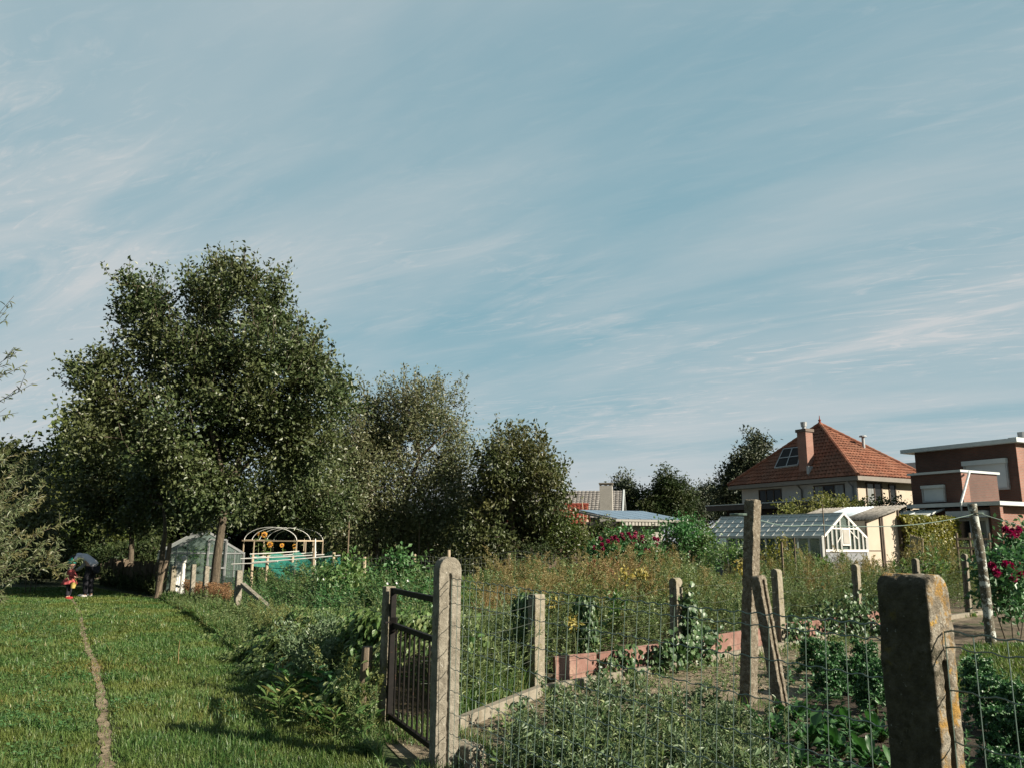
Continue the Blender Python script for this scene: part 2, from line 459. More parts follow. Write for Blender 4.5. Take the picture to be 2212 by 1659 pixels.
M['render_white'] = simple('render_white', [(.46,.45,.43), (.54,.53,.505)], 1.2, .9, .3, .01, 30, spots=[(.7,.55,.75,(.36,.35,.33))])
M['render_cream'] = simple('render_cream', [(.40,.335,.26), (.47,.40,.32)], 1.5, .9, .2, .008, 20, spots=[(.9,.56,.75,(.40,.33,.25))])
M['roof_red'] = foliage('roof_red', [(.15,.055,.032), (.20,.078,.045), (.24,.105,.065)], 0, .85, (.14,.075,.05), spec=.2, pscale=.8)
M['roof_under'] = simple('roof_under', [(.12,.045,.025), (.15,.055,.03)], 3, .9, 0)
M['roof_darkred'] = foliage('roof_darkred', [(.14,.032,.02), (.19,.045,.028)], 0, .8, spec=.2)
M['roof_grey'] = simple('roof_grey', [(.13,.12,.11), (.20,.185,.17), (.30,.285,.265)], 4, .95, .8, .04, 12, spots=[(9,.6,.68,(.38,.36,.33))])
M['roof_slate'] = simple('roof_slate', [(.03,.028,.03), (.05,.047,.047)], 3, .7, .3, .02)
M['fascia'] = simple('fascia', [(.16,.145,.125), (.20,.18,.155)], 3, .7, .1, .005)
M['fascia_dark'] = simple('fascia_dark', [(.03,.028,.026), (.045,.04,.037)], 3, .6, 0)
M['fascia_white'] = simple('fascia_white', [(.42,.45,.45), (.5,.53,.53)], 3, .5, 0)
M['lead'] = simple('lead', [(.26,.27,.28), (.36,.37,.37)], 4, .6, .2, .01)
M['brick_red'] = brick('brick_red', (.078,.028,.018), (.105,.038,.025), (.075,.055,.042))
M['brick_orange_or_sunlit'] = brick('brick_orange_or_sunlit', (.20,.075,.05), (.25,.10,.068), (.19,.145,.115))  # chimney brick; on the brick house a brighter copy painting sunlight
M['brick_brown'] = brick('brick_brown', (.12,.05,.035), (.16,.065,.045), (.10,.075,.06), .21, .1, .02)
M['brick_old'] = brick('brick_old', (.22,.12,.075), (.30,.18,.12), (.3,.27,.22))
M['plaster_grey'] = simple('plaster_grey', [(.30,.285,.255), (.38,.36,.32)], 3, .9, .4, .01, 20, spots=[(1.5,.55,.72,(.22,.2,.175))])
M['blind'] = simple('blind', [(.47,.51,.52), (.53,.56,.57)], 2, .6, 0)
M['solar'] = simple('solar', [(.10,.15,.21), (.15,.20,.27)], 1.5, .18, 0, spec=.7)
M['corrugated'] = simple('corrugated', [(.10,.095,.085), (.19,.175,.155), (.26,.245,.22)], 5, .95, .6, .02, 25, spots=[(4,.55,.68,(.075,.07,.045))])
M['corrugated_blue'] = simple('corrugated_blue', [(.42,.50,.56), (.55,.61,.65)], 3, .4, 0)
M['dark_inside'] = simple('dark_inside', [(.012,.011,.010), (.03,.027,.024)], 1.5, .9, 0)
M['brown_frame'] = simple('brown_frame', [(.05,.035,.025), (.075,.05,.035)], 5, .6, 0)
M['grey_block'] = simple('grey_block', [(.10,.11,.125), (.19,.20,.21), (.27,.27,.27)], 4, .92, .5, .01, 30)
M['stone'] = simple('stone', [(.16,.145,.12), (.28,.25,.2)], 8, .9, .6, .02)
M['skin'] = simple('skin', [(.42,.25,.18), (.46,.28,.2)], 6, .6, 0)
M['coral'] = simple('coral', [(.34,.062,.065), (.42,.09,.09)], 14, .85, .5, .01, 30)
M['hat_teal'] = simple('hat_teal', [(.008,.14,.11), (.015,.20,.155)], 40, .9, .8, .008, 90)
M['hoodie'] = simple('hoodie', [(.55,.54,.62), (.68,.67,.74)], 9, .9, .5, .015, 20)
M['trousers'] = simple('trousers', [(.014,.014,.019), (.025,.025,.032)], 10, .9, .4, .01, 20)
M['hair'] = simple('hair', [(.02,.014,.01), (.035,.024,.017)], 60, .6, .6, .004, 120, stretch=(1,1,.2))
M['shoe_white'] = simple('shoe_white', [(.5,.48,.45), (.6,.58,.55)], 10, .7, 0)
M['shoe_red'] = simple('shoe_red', [(.22,.015,.015), (.28,.025,.02)], 10, .6, 0)
M['yellow'] = simple('yellow', [(.36,.27,.07), (.44,.33,.1)], 10, .7, 0)
# ------------------------------------------------------------------ light and sky
SUN_AZ = math.atan2(.9, -.43); SUN_EL = R(28)
sdir = Vector((math.sin(SUN_AZ) * math.cos(SUN_EL), math.cos(SUN_AZ) * math.cos(SUN_EL), math.sin(SUN_EL)))
sl = bpy.data.lights.new('sun', 'SUN'); sl.energy = 5.0; sl.angle = R(.55); sl.color = (1.0, .91, .76)
so = bpy.data.objects.new('sun', sl); COL.objects.link(so)
so.rotation_euler = (-sdir).to_track_quat('-Z', 'Y').to_euler()

world = bpy.data.worlds.new('World'); SC.world = world; world.use_nodes = True
wt = world.node_tree; bg = wt.nodes['Background']; bg.inputs['Strength'].default_value = .05
def wn(t, **k):
    n = wt.nodes.new(t)
    for a, b in k.items(): setattr(n, a, b)
    return n
def wmath(op, a, b=None, clamp=False):
    n = wn('ShaderNodeMath', operation=op, use_clamp=clamp)
    for i, x in enumerate((a, b)):
        if x is None: continue
        if hasattr(x, 'links'): wt.links.new(x, n.inputs[i])
        else: n.inputs[i].default_value = x
    return n.outputs[0]
sky = wn('ShaderNodeTexSky', sky_type='NISHITA', sun_disc=False, sun_elevation=SUN_EL, sun_rotation=SUN_AZ, air_density=1.2, dust_density=2.0)
tc = wn('ShaderNodeTexCoord'); sp = wn('ShaderNodeSeparateXYZ'); wt.links.new(tc.outputs['Generated'], sp.inputs[0])
zc = wmath('MAXIMUM', sp.outputs[2], 0.0)
den = wmath('ADD', zc, .10)
pu = wmath('DIVIDE', sp.outputs[0], den); pv = wmath('DIVIDE', sp.outputs[1], den)
pc = wn('ShaderNodeCombineXYZ'); wt.links.new(pu, pc.inputs[0]); wt.links.new(pv, pc.inputs[1])
def cloudnoise(rot, sx, sy, scale, det, dist, off=(0, 0, 0), rough=.55):
    mp = wn('ShaderNodeMapping', vector_type='TEXTURE')
    mp.inputs['Rotation'].default_value = (0, 0, rot); mp.inputs['Scale'].default_value = (sx, sy, 1); mp.inputs['Location'].default_value = off
    wt.links.new(pc.outputs[0], mp.inputs[0])
    n = wn('ShaderNodeTexNoise'); n.inputs['Scale'].default_value = scale; n.inputs['Detail'].default_value = det
    n.inputs['Roughness'].default_value = rough; n.inputs['Distortion'].default_value = dist
    wt.links.new(mp.outputs[0], n.inputs['Vector'])
    return n.outputs['Fac']
def wramp(f, pts):
    r = ramp(wt, f, [(p, (c, c, c) if np.isscalar(c) else c) for p, c in pts]); r.color_ramp.interpolation = 'EASE'
    return r.outputs[0]
ST = R(-40)
veil = wramp(cloudnoise(ST, 2.6, 1.0, .75, 5, .5, (.4, .9, 0)), [(.34, 0), (.64, 1)])
streak = wramp(cloudnoise(ST, 2.3, .6, 1.9, 9, 1.5, (2.3, .2, 0), .62), [(.45, 0), (.72, 1)])
fine = wramp(cloudnoise(ST + .25, 2.0, .6, 7.5, 9, 2.2, (5.3, 1.2, 0), .66), [(.48, 0), (.78, 1)])
mask = wramp(cloudnoise(R(-20), 1.5, 1, .9, 3, .2, (1.5, 3.1, 0)), [(.40, .15), (.62, 1)])
cl = wmath('ADD', wmath('MULTIPLY', veil, .60), wmath('MULTIPLY', wmath('MULTIPLY', streak, mask), .56))
cl = wmath('ADD', cl, wmath('MULTIPLY', wmath('MULTIPLY', fine, mask), .6), True)
S10 = lambda *c: tuple(x * 10 for x in c)
grad = ramp(wt, zc, [(0.0, S10(.42, .455, .48)), (.06, S10(.315, .42, .465)), (.18, S10(.205, .36, .42)), (.42, S10(.195, .345, .405)), (.75, S10(.20, .325, .38))]).outputs[0]
base = mixc(wt, .08, grad, sky.outputs[0])
hz = wramp(zc, [(0.0, .85), (.06, .45), (.17, 0)])
base = mixc(wt, wmath('MULTIPLY', hz, .5), base, S10(.42, .45, .475))
ccol = mixc(wt, wramp(zc, [(0, 0), (.5, 1)]), S10(.51, .52, .53), S10(.43, .475, .49))
skyc = mixc(wt, cl, base, ccol)
# sky dimmed overhead and behind-left, out of view, to deepen shaded faces
dp = wn('ShaderNodeVectorMath', operation='DOT_PRODUCT'); wt.links.new(tc.outputs['Generated'], dp.inputs[0]); dp.inputs[1].default_value = (-.80, -.60, 0)
away = wramp(dp.outputs['Value'], [(-.05, 0), (.75, 1)])
zen = wramp(zc, [(.62, 0), (.95, 1)])
skyc = mixc(wt, wmath('MAXIMUM', wmath('MULTIPLY', away, .72), wmath('MULTIPLY', zen, .6)), skyc, S10(.06, .115, .17))
wt.links.new(skyc, bg.inputs['Color'])
SC.view_settings.view_transform = 'Standard'
SC.view_settings.look = 'None'
SC.view_settings.exposure = 1.3
SC.view_settings.gamma = 1.0

# ------------------------------------------------------------------ ground
def sheet(name, poly, z, mat):
    bm = bmesh.new()
    vs = [bm.verts.new((p[0], p[1], z)) for p in poly]
    f = bm.faces.new(vs)
    if f.normal.z < 0: f.normal_flip()
    bm.normal_update()
    if f.normal.z < 0: bmesh.ops.reverse_faces(bm, faces=[f])
    bmesh.ops.triangulate(bm, faces=bm.faces[:])
    me = bpy.data.meshes.new(name); bm.to_mesh(me); bm.free(); me.materials.append(mat)
    o = bpy.data.objects.new(name, me); COL.objects.link(o)
    return tag(o, kind='structure')

sheet('ground', [(-900, -300), (900, -300), (900, 1500), (-900, 1500)], 0.0, M['field'])
# key points of the plan
U = np.array([-.465, .885]); V = np.array([.885, .465])       # grid of the houses
BIG = G(2000, 1980)[:2]                                        # set properly below
def fencept(px, Y): return XY(px, Y, 1300)
P_BIG = np.array([1.335, 2.70]); P_GATE = G(957, 1662)[:2]; P_GL = XY(836, 7.45, 1400)
FD = unit(P_GATE - P_BIG); FN = np.array([FD[1], -FD[0]])      # along the fence / towards the garden
ROW = [(1158, 8.95), (1460, 10.7), (1682, 12.9), (1852, 15.0), (1985, 16.9), (2090, 18.6), (2168, 20.6)]
ROWTOP = [1282, 1247, 1228, 1217, 1205, 1195, 1189]
ROWP = [XY(px, Y, 1300) for px, Y in ROW]
RD = unit(ROWP[3] - ROWP[0]); RN = np.array([-RD[1], RD[0]])   # RN: away from the camera
PATHP = [P_GL, G(640, 1400)[:2], G(511, 1327)[:2], G(441, 1304)[:2], G(413, 1299)[:2], G(391, 1287)[:2], G(364, 1281)[:2]]

sheet('lawn', gp((-700, 2100), (900, 2100), (930, 1690), (820, 1630), (511, 1335), (330, 1280), (100, 1240), (-700, 1260)), .004, M['turf'])
sheet('garden_soil', [P_GATE - FN * .22, P_GL - FN * .15, ROWP[0] + RN * .1, ROWP[3] + RN * .1, ROWP[6] + RN * .1, ROWP[6] + RD * 12, (14, 1), (2.6, .6), P_BIG - FD * 2.5, P_BIG + FN * .05], .008, M['sandy_soil'])
sheet('back_lawn', [XY(870, 17), XY(1075, 15), XY(1120, 34), XY(760, 37)], .010, M['turf'])
sheet('vegetable_bed', [P_GL + FN * .3, XY(1000, 8.3), ROWP[0] + RN * .2, ROWP[3] + RN * .2, ROWP[6] + RN * .2, XY(2300, 32), XY(1130, 36), XY(1080, 14.6), XY(860, 16.6), XY(720, 20), XY(511, 16)], .006, M['soil'])

pc_ = [(236, 1760, 20), (230, 1659, 17), (226, 1600, 13), (223, 1531, 11), (212, 1470, 7.5), (201, 1426, 5.4), (189, 1403, 4.4), (180, 1367, 3), (174, 1333, 2.2), (164, 1305, 1.9), (150, 1293, 1.5), (128, 1272, 1.6)]
L_, R_ = [], []
for i in range(len(pc_) - 1):
    for t in np.linspace(0, 1, 9)[:-1]:
        x, y, w = (np.array(pc_[i]) * (1 - t) + np.array(pc_[i + 1]) * t)
        c = G(x, y)[:2]; e = G(x + w, y)[:2] - c; e *= max(1, .042 / np.linalg.norm(e))
        L_.append(c - e * (1 + rng.normal() * .34)); R_.append(c + e * (1 + rng.normal() * .34))
mb = MB()
n_ = len(L_)
mb.add([(*p, .012) for p in L_] + [(*p, .012) for p in R_], np.array([(i, n_ + i, n_ + i + 1, i + 1) for i in range(n_ - 1)]))
sheet('near_bed_shade', [P_GATE + FN*.15 - FD*.5, XY(1130, 6.9), XY(1300, 7.5), XY(1480, 7.2), XY(1600, 7.3), XY(1680, 8.0), XY(1760, 9.8), XY(1900, 10.6), XY(2030, 9.2), XY(2250, 8.2), XY(2500, 3.0), P_BIG - FD*1.2 + FN*.1, P_BIG + FN*.1], .0105, M['soil_painted_shade'])  # soil coloured near black to deepen the shade between the weeds
sheet('bed_painted_shade', [ROWP[4] - RN*.4, ROWP[6] - RN*.4, XY(2330, 21), XY(2330, 9.5), XY(2050, 9.0), XY(1990, 12)], .0125, M['soil'])  # darker soil sheet stands in for shade cast from the right
tag(mb.build('footpath', M['worn']), kind='structure')
PATH_L = np.array([c for c in L_]); PATH_R = np.array(R_); PATH_C = (PATH_L + PATH_R) / 2; PATH_W = np.linalg.norm(PATH_R - PATH_L, axis=1) / 2
_t = np.linspace(0, 1, 5)[:-1]
PATH_C = np.vstack([PATH_C[i] + (PATH_C[i+1] - PATH_C[i]) * k for i in range(len(PATH_C) - 1) for k in _t]).reshape(-1, 2)
PATH_W = np.array([PATH_W[i] + (PATH_W[i+1] - PATH_W[i]) * k for i in range(len(PATH_W) - 1) for k in _t])
# ------------------------------------------------------------------ concrete posts
def post_mesh(sx, sy, h, groove=True, arch=1.0, z0=-.12, vox=0, amp=.003, seed=0, gw=.02, gd=.022, gtop=.24):
    a = sy / 2 * arch
    pr = [(-sy/2, z0), (sy/2, z0)]
    for t in np.linspace(0, np.pi/2, 7): pr.append((sy/2 - a + a*math.cos(t), h - a + a*math.sin(t)))
    for t in np.linspace(np.pi/2, np.pi, 7):
        q = (-sy/2 + a + a*math.cos(t), h - a + a*math.sin(t))
        if abs(q[0] - pr[-1][0]) + abs(q[1] - pr[-1][1]) > 1e-4: pr.append(q)
    b = MB(); b.slab([(sx/2, y, z) for y, z in pr], sx)
    o = b.build('tmp', [])
    kill = [o]
    if groove:
        c = MB()
        for s in (-1, 1): c.box((s*sx/2 - gd, -gw/2, z0 - .1), (s*sx/2 + gd, gw/2, h - gtop))
        co = c.build('tmpc', []); kill.append(co)
        md = o.modifiers.new('b', 'BOOLEAN'); md.object = co; md.operation = 'DIFFERENCE'; md.solver = 'EXACT'
    if vox:
        md = o.modifiers.new('r', 'REMESH'); md.mode = 'VOXEL'; md.voxel_size = vox
    else:
        md = o.modifiers.new('v', 'BEVEL'); md.width = .008; md.segments = 2; md.limit_method = 'ANGLE'
    dg = bpy.context.evaluated_depsgraph_get(); dg.update()
    me = bpy.data.meshes.new_from_object(o.evaluated_get(dg))
    for k in kill:
        d = k.data; bpy.data.objects.remove(k); bpy.data.meshes.remove(d)
    if vox:
        sd = Vector((seed * 7.3, seed * 3.1, 0))
        for v in me.vertices:
            n1 = noise.noise_vector(v.co * 9 + sd); n2 = noise.noise_vector(v.co * 45 + sd)
            v.co += n1 * amp * 1.2 + n2 * amp
        me.polygons.foreach_set('use_smooth', np.ones(len(me.polygons), bool))
    return me

def put(name, me, mat, xy, ang, label, cat, group=None, rot=(0, 0), z=0, tilt=None):
    if tilt:
        ca, sa = math.cos(ang), math.sin(ang)
        rot = (-(-tilt[0] * sa + tilt[1] * ca), tilt[0] * ca + tilt[1] * sa)
    if not me.materials: me.materials.append(mat)
    me.name = name
    o = bpy.data.objects.new(name, me); COL.objects.link(o)
    o.location = (xy[0], xy[1], z); o.rotation_euler = (rot[0], rot[1], ang)
    return tag(o, label, cat, group)

fa = math.atan2(FD[1], FD[0]); ra = math.atan2(RD[1], RD[0])
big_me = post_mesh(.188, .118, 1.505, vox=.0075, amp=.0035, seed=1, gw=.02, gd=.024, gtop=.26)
big_me.materials.append(M['concrete_lichen']); big_me.materials.append(M['concrete_painted_shade'])     # shade painted as darker concrete on the side towards the path
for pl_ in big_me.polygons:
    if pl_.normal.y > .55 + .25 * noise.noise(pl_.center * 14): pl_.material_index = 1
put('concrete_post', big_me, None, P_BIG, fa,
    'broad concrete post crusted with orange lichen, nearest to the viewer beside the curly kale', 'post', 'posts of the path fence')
put('concrete_post', post_mesh(.115, .178, 1.485, vox=.008, amp=.0025, seed=2, gw=.022, gd=.02, gtop=.12), M['concrete'], P_GATE, fa,
    'pale round-topped concrete post at the right side of the black metal gate', 'post', 'posts of the path fence')
put('concrete_post', post_mesh(.10, .10, 1.19, groove=False, arch=.2, vox=.009, amp=.003, seed=3), M['concrete_mossy'], P_GL, fa,
    'slim concrete post the left end of the black gate is hung on', 'post', 'posts of the path fence')
# short weathered stake against the gate's post
b = MB()
q = P_GL - FN * .17 + FD * .10
b.tube([(q[0], q[1], -.1), (q[0] + .01, q[1], .35), (q[0] + .02, q[1] - .01, .66)], [.065, .06, .05], 9)
tag(b.build('wooden_stake', M['old_wood']), 'short rotten wooden stake leaning on the post left of the gate', 'stake')

# garden row
rl = ['flat-topped short concrete post in the bindweed right of the gate, first of the garden row',
      'round-topped concrete post wrapped in ivy, between the two red edging stretches',
      'round-topped concrete post just behind the slanting grooved post',
      'round-topped concrete post with ivy at its foot, before the corrugated shed',
      'round-topped concrete post peeping out directly behind the big lichened post',
      'dark grooved concrete post left of the white-blotched washing pole',
      'dark concrete post among the magenta dahlias, last of the garden row']
for i, (p, top) in enumerate(zip(ROWP, ROWTOP)):
    h = zat(p, top)
    me = post_mesh(.155, .115, h, groove=i > 0, arch=.25 if i == 0 else 1.0, vox=.011 if i < 4 else 0, amp=.0025, seed=10 + i, gw=.026, gd=.02, gtop=.13)
    put('concrete_post', me, M['concrete_mossy'] if i < 4 else M['concrete_dark'], p, ra + (0, .05, -.03, .04, 0, .03, 0)[i], rl[i], 'post', 'posts of the garden row', rot=((.012, -.006), (0, .01), (-.01, .004), (.012, 0), (0, 0), (.02, .02), (0, 0))[i])
# washing line poles
P_TALL = G(1616, 1522)[:2]; H_TALL = zat(P_TALL, 1077)
put('washing_pole', post_mesh(.125, .125, H_TALL, groove=False, arch=.55, vox=.010, amp=.005, seed=21), M['concrete_rough'], P_TALL, fa + .15,
    'tall rough concrete pole the green washing line is tied to', 'pole', tilt=(.075, .0))
P_LEAN = G(1692, 1545)[:2]
put('concrete_post', post_mesh(.10, .13, 1.30, groove=True, arch=.4, vox=.010, amp=.004, seed=22, gw=.04, gd=.04, gtop=.04), M['concrete_rough'], P_LEAN, fa + 0.25,
    'grooved concrete post slanting against the tall washing pole', 'post', tilt=(-.125, .03))
P_BIRCH = G(2142, 1397)[:2]; H_B = zat(P_BIRCH, 1088)
b = MB()
k = np.linspace(-.1, H_B, 26)
b.tube([(P_BIRCH[0] + .02*math.sin(z*2.1) - .02*z, P_BIRCH[1] + .015*math.sin(z*3), z) for z in k], .078 - .010*k/2 + .004*np.sin(k*9), 14)
tag(b.build('washing_pole', M['lichen_pole'], smooth=True), 'round pole blotched with white lichen carrying the far end of the washing line', 'pole')
b = MB()
p0 = np.array([*P_TALL, H_TALL - .17]) + np.array([.03, 0, 0]); p1 = np.array([*P_BIRCH, H_B - .16]) + np.array([-.05, 0, 0])
t = np.linspace(0, 1, 40)[:, None]
ln = p0 + (p1 - p0) * t; ln[:, 2] -= (.16 * (1 - (2 * t - 1) ** 2) + .05 * np.exp(-((t - .12) / .08) ** 2))[:, 0]
b.tube(ln, .0055, 5)
p2 = p1 + np.array([6.0, 2.2, -.1]); ln = p1 + np.array([.12, 0, 0]) + (p2 - p1) * t; ln[:, 2] -= (.35 * (1 - (2 * t - 1) ** 2))[:, 0]
b.tube(ln, .0055, 5)
for pp, rr in ((P_TALL, .078), (P_BIRCH, .083)):
    zz = (H_TALL - .17) if rr < .08 else H_B - .16
    for dz in (0, .012):
        b.tube([(pp[0] + rr*1.15*math.cos(a), pp[1] + rr*1.15*math.sin(a), zz + dz) for a in np.linspace(0, 6.4, 14)], .005, 4)
tag(b.build('washing_line', M['wire']), 'thin green washing line strung between the tall pole and the lichened pole', 'washing line')

# ------------------------------------------------------------------ wire mesh along the path
def mesh_fence(p0, p1, zs, dx, label, lean=.0, r=.0021, sag=.02, ztop_var=.0):
    Lf = np.linalg.norm(p1 - p0); d = (p1 - p0) / Lf; nrm = np.array([-d[1], d[0]])
    ph = rng.uniform(0, 6, 4)
    def P(s, z):
        wob = .012*np.sin(s*2.3+ph[0]) + .008*np.sin(s*5.1+ph[1]) * (z*.7+.2)
        zz = z - sag * z * 4 * (s/Lf) * (1 - s/Lf) * .6
        off = lean * (z - .6) * np.sin(np.pi * np.clip(s / Lf, 0, 1)) ** .6
        q = p0[None] + d[None] * (s + off)[:, None] + nrm[None] * wob[:, None]
        return np.column_stack([q, zz])
    b = MB()
    S = np.arange(0, Lf + 1e-6, dx)
    for z in zs:
        s = np.sort(np.concatenate([S, S + dx*.25, S + dx*.5, S + dx*.75])); s = s[s <= Lf]
        w = P(s, np.full(len(s), z))
        w[:, 2] += .0045 * np.sin(2*np.pi*s/dx*1.0 + z*9) + rng.normal(0, .0008, len(s))
        b.tube(w, r * (1.4 if z == zs[0] else 1.2), 5, cap=False)
    for s in S:
        z = np.linspace(zs[-1], zs[0], 12)
        w = P(np.full(12, s) + rng.normal(0, .002), z)
        b.tube(w, r * .9, 5, cap=False)
    o = b.build('wire_fence', M['wire'])
    return tag(o, label, 'wire fence', 'wire mesh of the path fence')
ZS = [1.33, 1.282, 1.155, 1.0, .85, .70, .55, .40, .26, .14, .03]
mesh_fence(P_GATE - FD*.07 + FN*.0, P_BIG + FD*.10, ZS, .098, 'green wire mesh stretched from the gate to the big lichened post', lean=.10)
mesh_fence(P_BIG - FD*.10, P_BIG - FD*2.2, ZS, .098, 'green wire mesh right of the big lichened post', lean=.0)

# plain strands on the garden row
b = MB()
for i in range(len(ROWP) - 1):
    a, c = ROWP[i], ROWP[i + 1]
    ha, hc = zat(a, ROWTOP[i]) - .12, zat(c, ROWTOP[i + 1]) - .12
    for k, fz in enumerate((1.0, .8, .6, .4, .22)):
        t = np.linspace(0, 1, 22)[:, None]
        w = np.array([*a, ha * fz]) + (np.array([*c, hc * fz]) - np.array([*a, ha * fz])) * t
        w[:, 2] -= (rng.uniform(.02, .10) * 4 * t * (1 - t))[:, 0] + .012*np.sin(t[:, 0]*20 + k)
        w[:, :2] += RN * .02 * np.sin(t * 9 + k)
        b.tube(w, .0017, 4, cap=False)
a = ROWP[0]
for k, z in enumerate((.93, .75, .55, .36)):
    t = np.linspace(0, 1, 22)[:, None]
    e = P_GATE + FN*.3 + FD*1.2
    w = np.array([*e, z + .02]) + (np.array([*a, z]) - np.array([*e, z + .02])) * t
    w[:, 2] -= (.06 * 4 * t * (1 - t))[:, 0]
    b.tube(w, .0022, 4, cap=False)
tag(b.build('strand_wire', M['wire_grey']), 'thin plain wires strung along the round-topped posts of the garden row', 'wire')

# ------------------------------------------------------------------ gate
gl = P_GL - FD * .10; gr = P_GATE + FD * .075
gate = thing('metal_gate', 'black metal garden gate with vertical bars between two concrete posts', 'gate', (*gr, 0))
gz0, gz1 = .10, 1.16
def gpt(s, z): q = gr + (gl - gr) * s; return (q[0], q[1], z)
GLn = np.linalg.norm(gl - gr)
f = MB()
f.bar(gpt(.02, gz1), gpt(1, gz1), .035, .045); f.bar(gpt(.02, .865), gpt(1, .865), .035, .042)
f.bar(gpt(.02, gz0), gpt(1, gz0), .035, .04)
f.bar(gpt(.985, gz0 - .04), gpt(.985, gz1 + .0235), .045, .05, up=(*FN, 0)); f.bar(gpt(.015, gz0), gpt(.015, gz1 - .02), .04, .04, up=(*FN, 0))
f.build('frame', M['gate_metal'], gate, bevel=.003)
nb = 9
for i in range(nb):
    s = .015 + (i + 1) / (nb + 1) * .96
    c = MB(); c.cyl(gpt(s, gz0 + .02), gpt(s, .845), .009, sides=8)
    c.build('bar', M['gate_metal'], gate, smooth=False)
for z in (.30, 1.0):
    c = MB(); c.bar(gpt(1.0, z), gpt(1.0 + .075 / GLn, z), .03, .05); c.cyl(gpt(1.0 + .02 / GLn, z - .05), gpt(1.0 + .02 / GLn, z + .05), .016, sides=10); c.build('hinge', M['gate_metal'], gate)
q = np.array(gpt(.955, .84)); c = MB(); c.box(q - .03, q + np.array([.03, .03, .09])); c.tube([q + (-.03, -.02, .05), q + (-.07, -.07, .05), q + (-.05, -.12, .05)], .009, 6)
c.build('latch', M['gate_metal'], gate, bevel=.003)
# broken concrete foot by the gate post
q = P_GATE + FN * .17 - FD * .05
me = post_mesh(.22, .16, .17, groove=False, arch=.5, z0=-.08, vox=.015, amp=.012, seed=40)
put('concrete_block', me, M['concrete_mossy'], q, fa + .3, 'rough low lump of concrete at the foot of the gate post', 'concrete block')

# ------------------------------------------------------------------ kerb and red edging
b = MB()
def kerbline(p, q, w=.085, h=.10):
    n = max(1, int(np.linalg.norm(q - p) / .95)); d = unit(q - p)
    for i in range(n):
        a = p + (q - p) * i / n + d * .004; c = p + (q - p) * (i + 1) / n - d * .004
        dz = rng.uniform(-.008, .008)
        nn = np.array([-d[1], d[0]]) * w / 2
        b.hexa([(*(a - nn), -.05), (*(c - nn), -.05), (*(c + nn), -.05), (*(a + nn), -.05), (*(a - nn), h + dz), (*(c - nn), h + dz), (*(c + nn), h + dz), (*(a + nn), h + dz)])
K0 = G(985, 1578)[:2]
kerbline(P_GATE + FN * .35 + FD * .95, K0); kerbline(K0, ROWP[0] - RN * .10); kerbline(ROWP[0] - RN * .10, ROWP[3] - RN*.10); kerbline(ROWP[3] - RN*.10, ROWP[6] - RN*.10)
tag(b.build('kerb', M['kerb'], bevel=.008), kind='structure')
segs = []
el = {0: ['broken end slab of red edging nearest the gate', 'long clean red edging slab near the first row post', 'red edging slab running into the ivy'],
      1: ['red edging slab half hidden by ivy leaves', 'red edging slab behind the tall washing pole', 'red edging slab right beside the slanting post'],
      2: ['red edging slab with tall weeds over it behind the kale', 'red edging slab in the ivy left of the third round post', 'short red edging slab beside the third round post'],
      3: ['red ribbed edging slab left of the big lichened post', 'red edging slab hidden behind the big lichened post', 'grey-red edging slab in the shade right of the big post']}
for i in range(4):
    p, q = ROWP[i] + RN*.05 + RD*(.35 if i == 0 else .12), ROWP[i + 1] + RN*.05 - RD*.10
    n = 3
    for k in range(n):
        a = p + (q - p) * k / n + RD * .008; c = p + (q - p) * (k + 1) / n - RD * .008
        h0, h1 = .335 + rng.uniform(-.012, .012), .335 + rng.uniform(-.012, .012)
        nn = RN * .02; tl = -RN * .02 if k % 2 else RN * .015
        b = MB(); b.hexa([(*(a - nn), -.05), (*(c - nn), -.05), (*(c + nn), -.05), (*(a + nn), -.05), (*(a - nn + tl), h0), (*(c - nn + tl), h1), (*(c + nn + tl), h1), (*(a + nn + tl), h0)])
        tag(b.build('edging_slab', M['terracotta'], bevel=.006), el[i][k], 'edging slab', 'red edging slabs along the bed')

# ------------------------------------------------------------------ posts of the path fence farther on
def holed_post(px, base, top, w, label, rot=(0, 0), arch=.15, mat='pale'):
    p = G(px, base)[:2]; h = zat(p, top)
    me = post_mesh(w * .8, w, h, groove=False, arch=arch, vox=.016, amp=.004, seed=px)
    put('concrete_post', me, M['concrete'] if mat == 'pale' else M['concrete_mossy'], p, fa + .3, label, 'post', 'posts of the path fence', rot=rot)
    return p, h
pB, hB = holed_post(511, 1328, 1231, .13, 'pale concrete post with a sloping brace, overgrown by bindweed', (0, .03))
holed_post(441, 1305, 1222, .12, 'pale concrete post between the braced post and the oak trunk', (0, .02))
holed_post(413, 1300, 1218, .12, 'pale concrete post right of the white gate', (0, .03))
holed_post(370, 1287, 1221, .14, 'mossy round-topped concrete post in front of the white gate', (0, .0), 1.0, 'm')
a = A(524, 1262, pB[1] - .05); c = A(592, 1322, pB[1] - 1.6)
b = MB(); b.bar(a, c, .10, .09)
tag(b.build('brace', M['concrete'], bevel=.006), 'pale sloping concrete strut propping the bindweed-covered post', 'brace')
b = MB()
pts = [P_GL, PATHP[1], pB, PATHP[3], PATHP[4], PATHP[5]]
for i in range(len(pts) - 1):
    for z in (.95, .78, .6, .42, .25):
        t = np.linspace(0, 1, 16)[:, None]; s0 = np.array([*pts[i], z]); s1 = np.array([*pts[i + 1], z])
        w = s0 + (s1 - s0) * t; w[:, 2] -= (rng.uniform(.01, .06) * 4 * t * (1 - t))[:, 0]
        b.tube(w, .0028, 4, cap=False)
tag(b.build('strand_wire', M['wire_grey']), 'rusty plain wires running through the bindweed beside the path', 'wire')

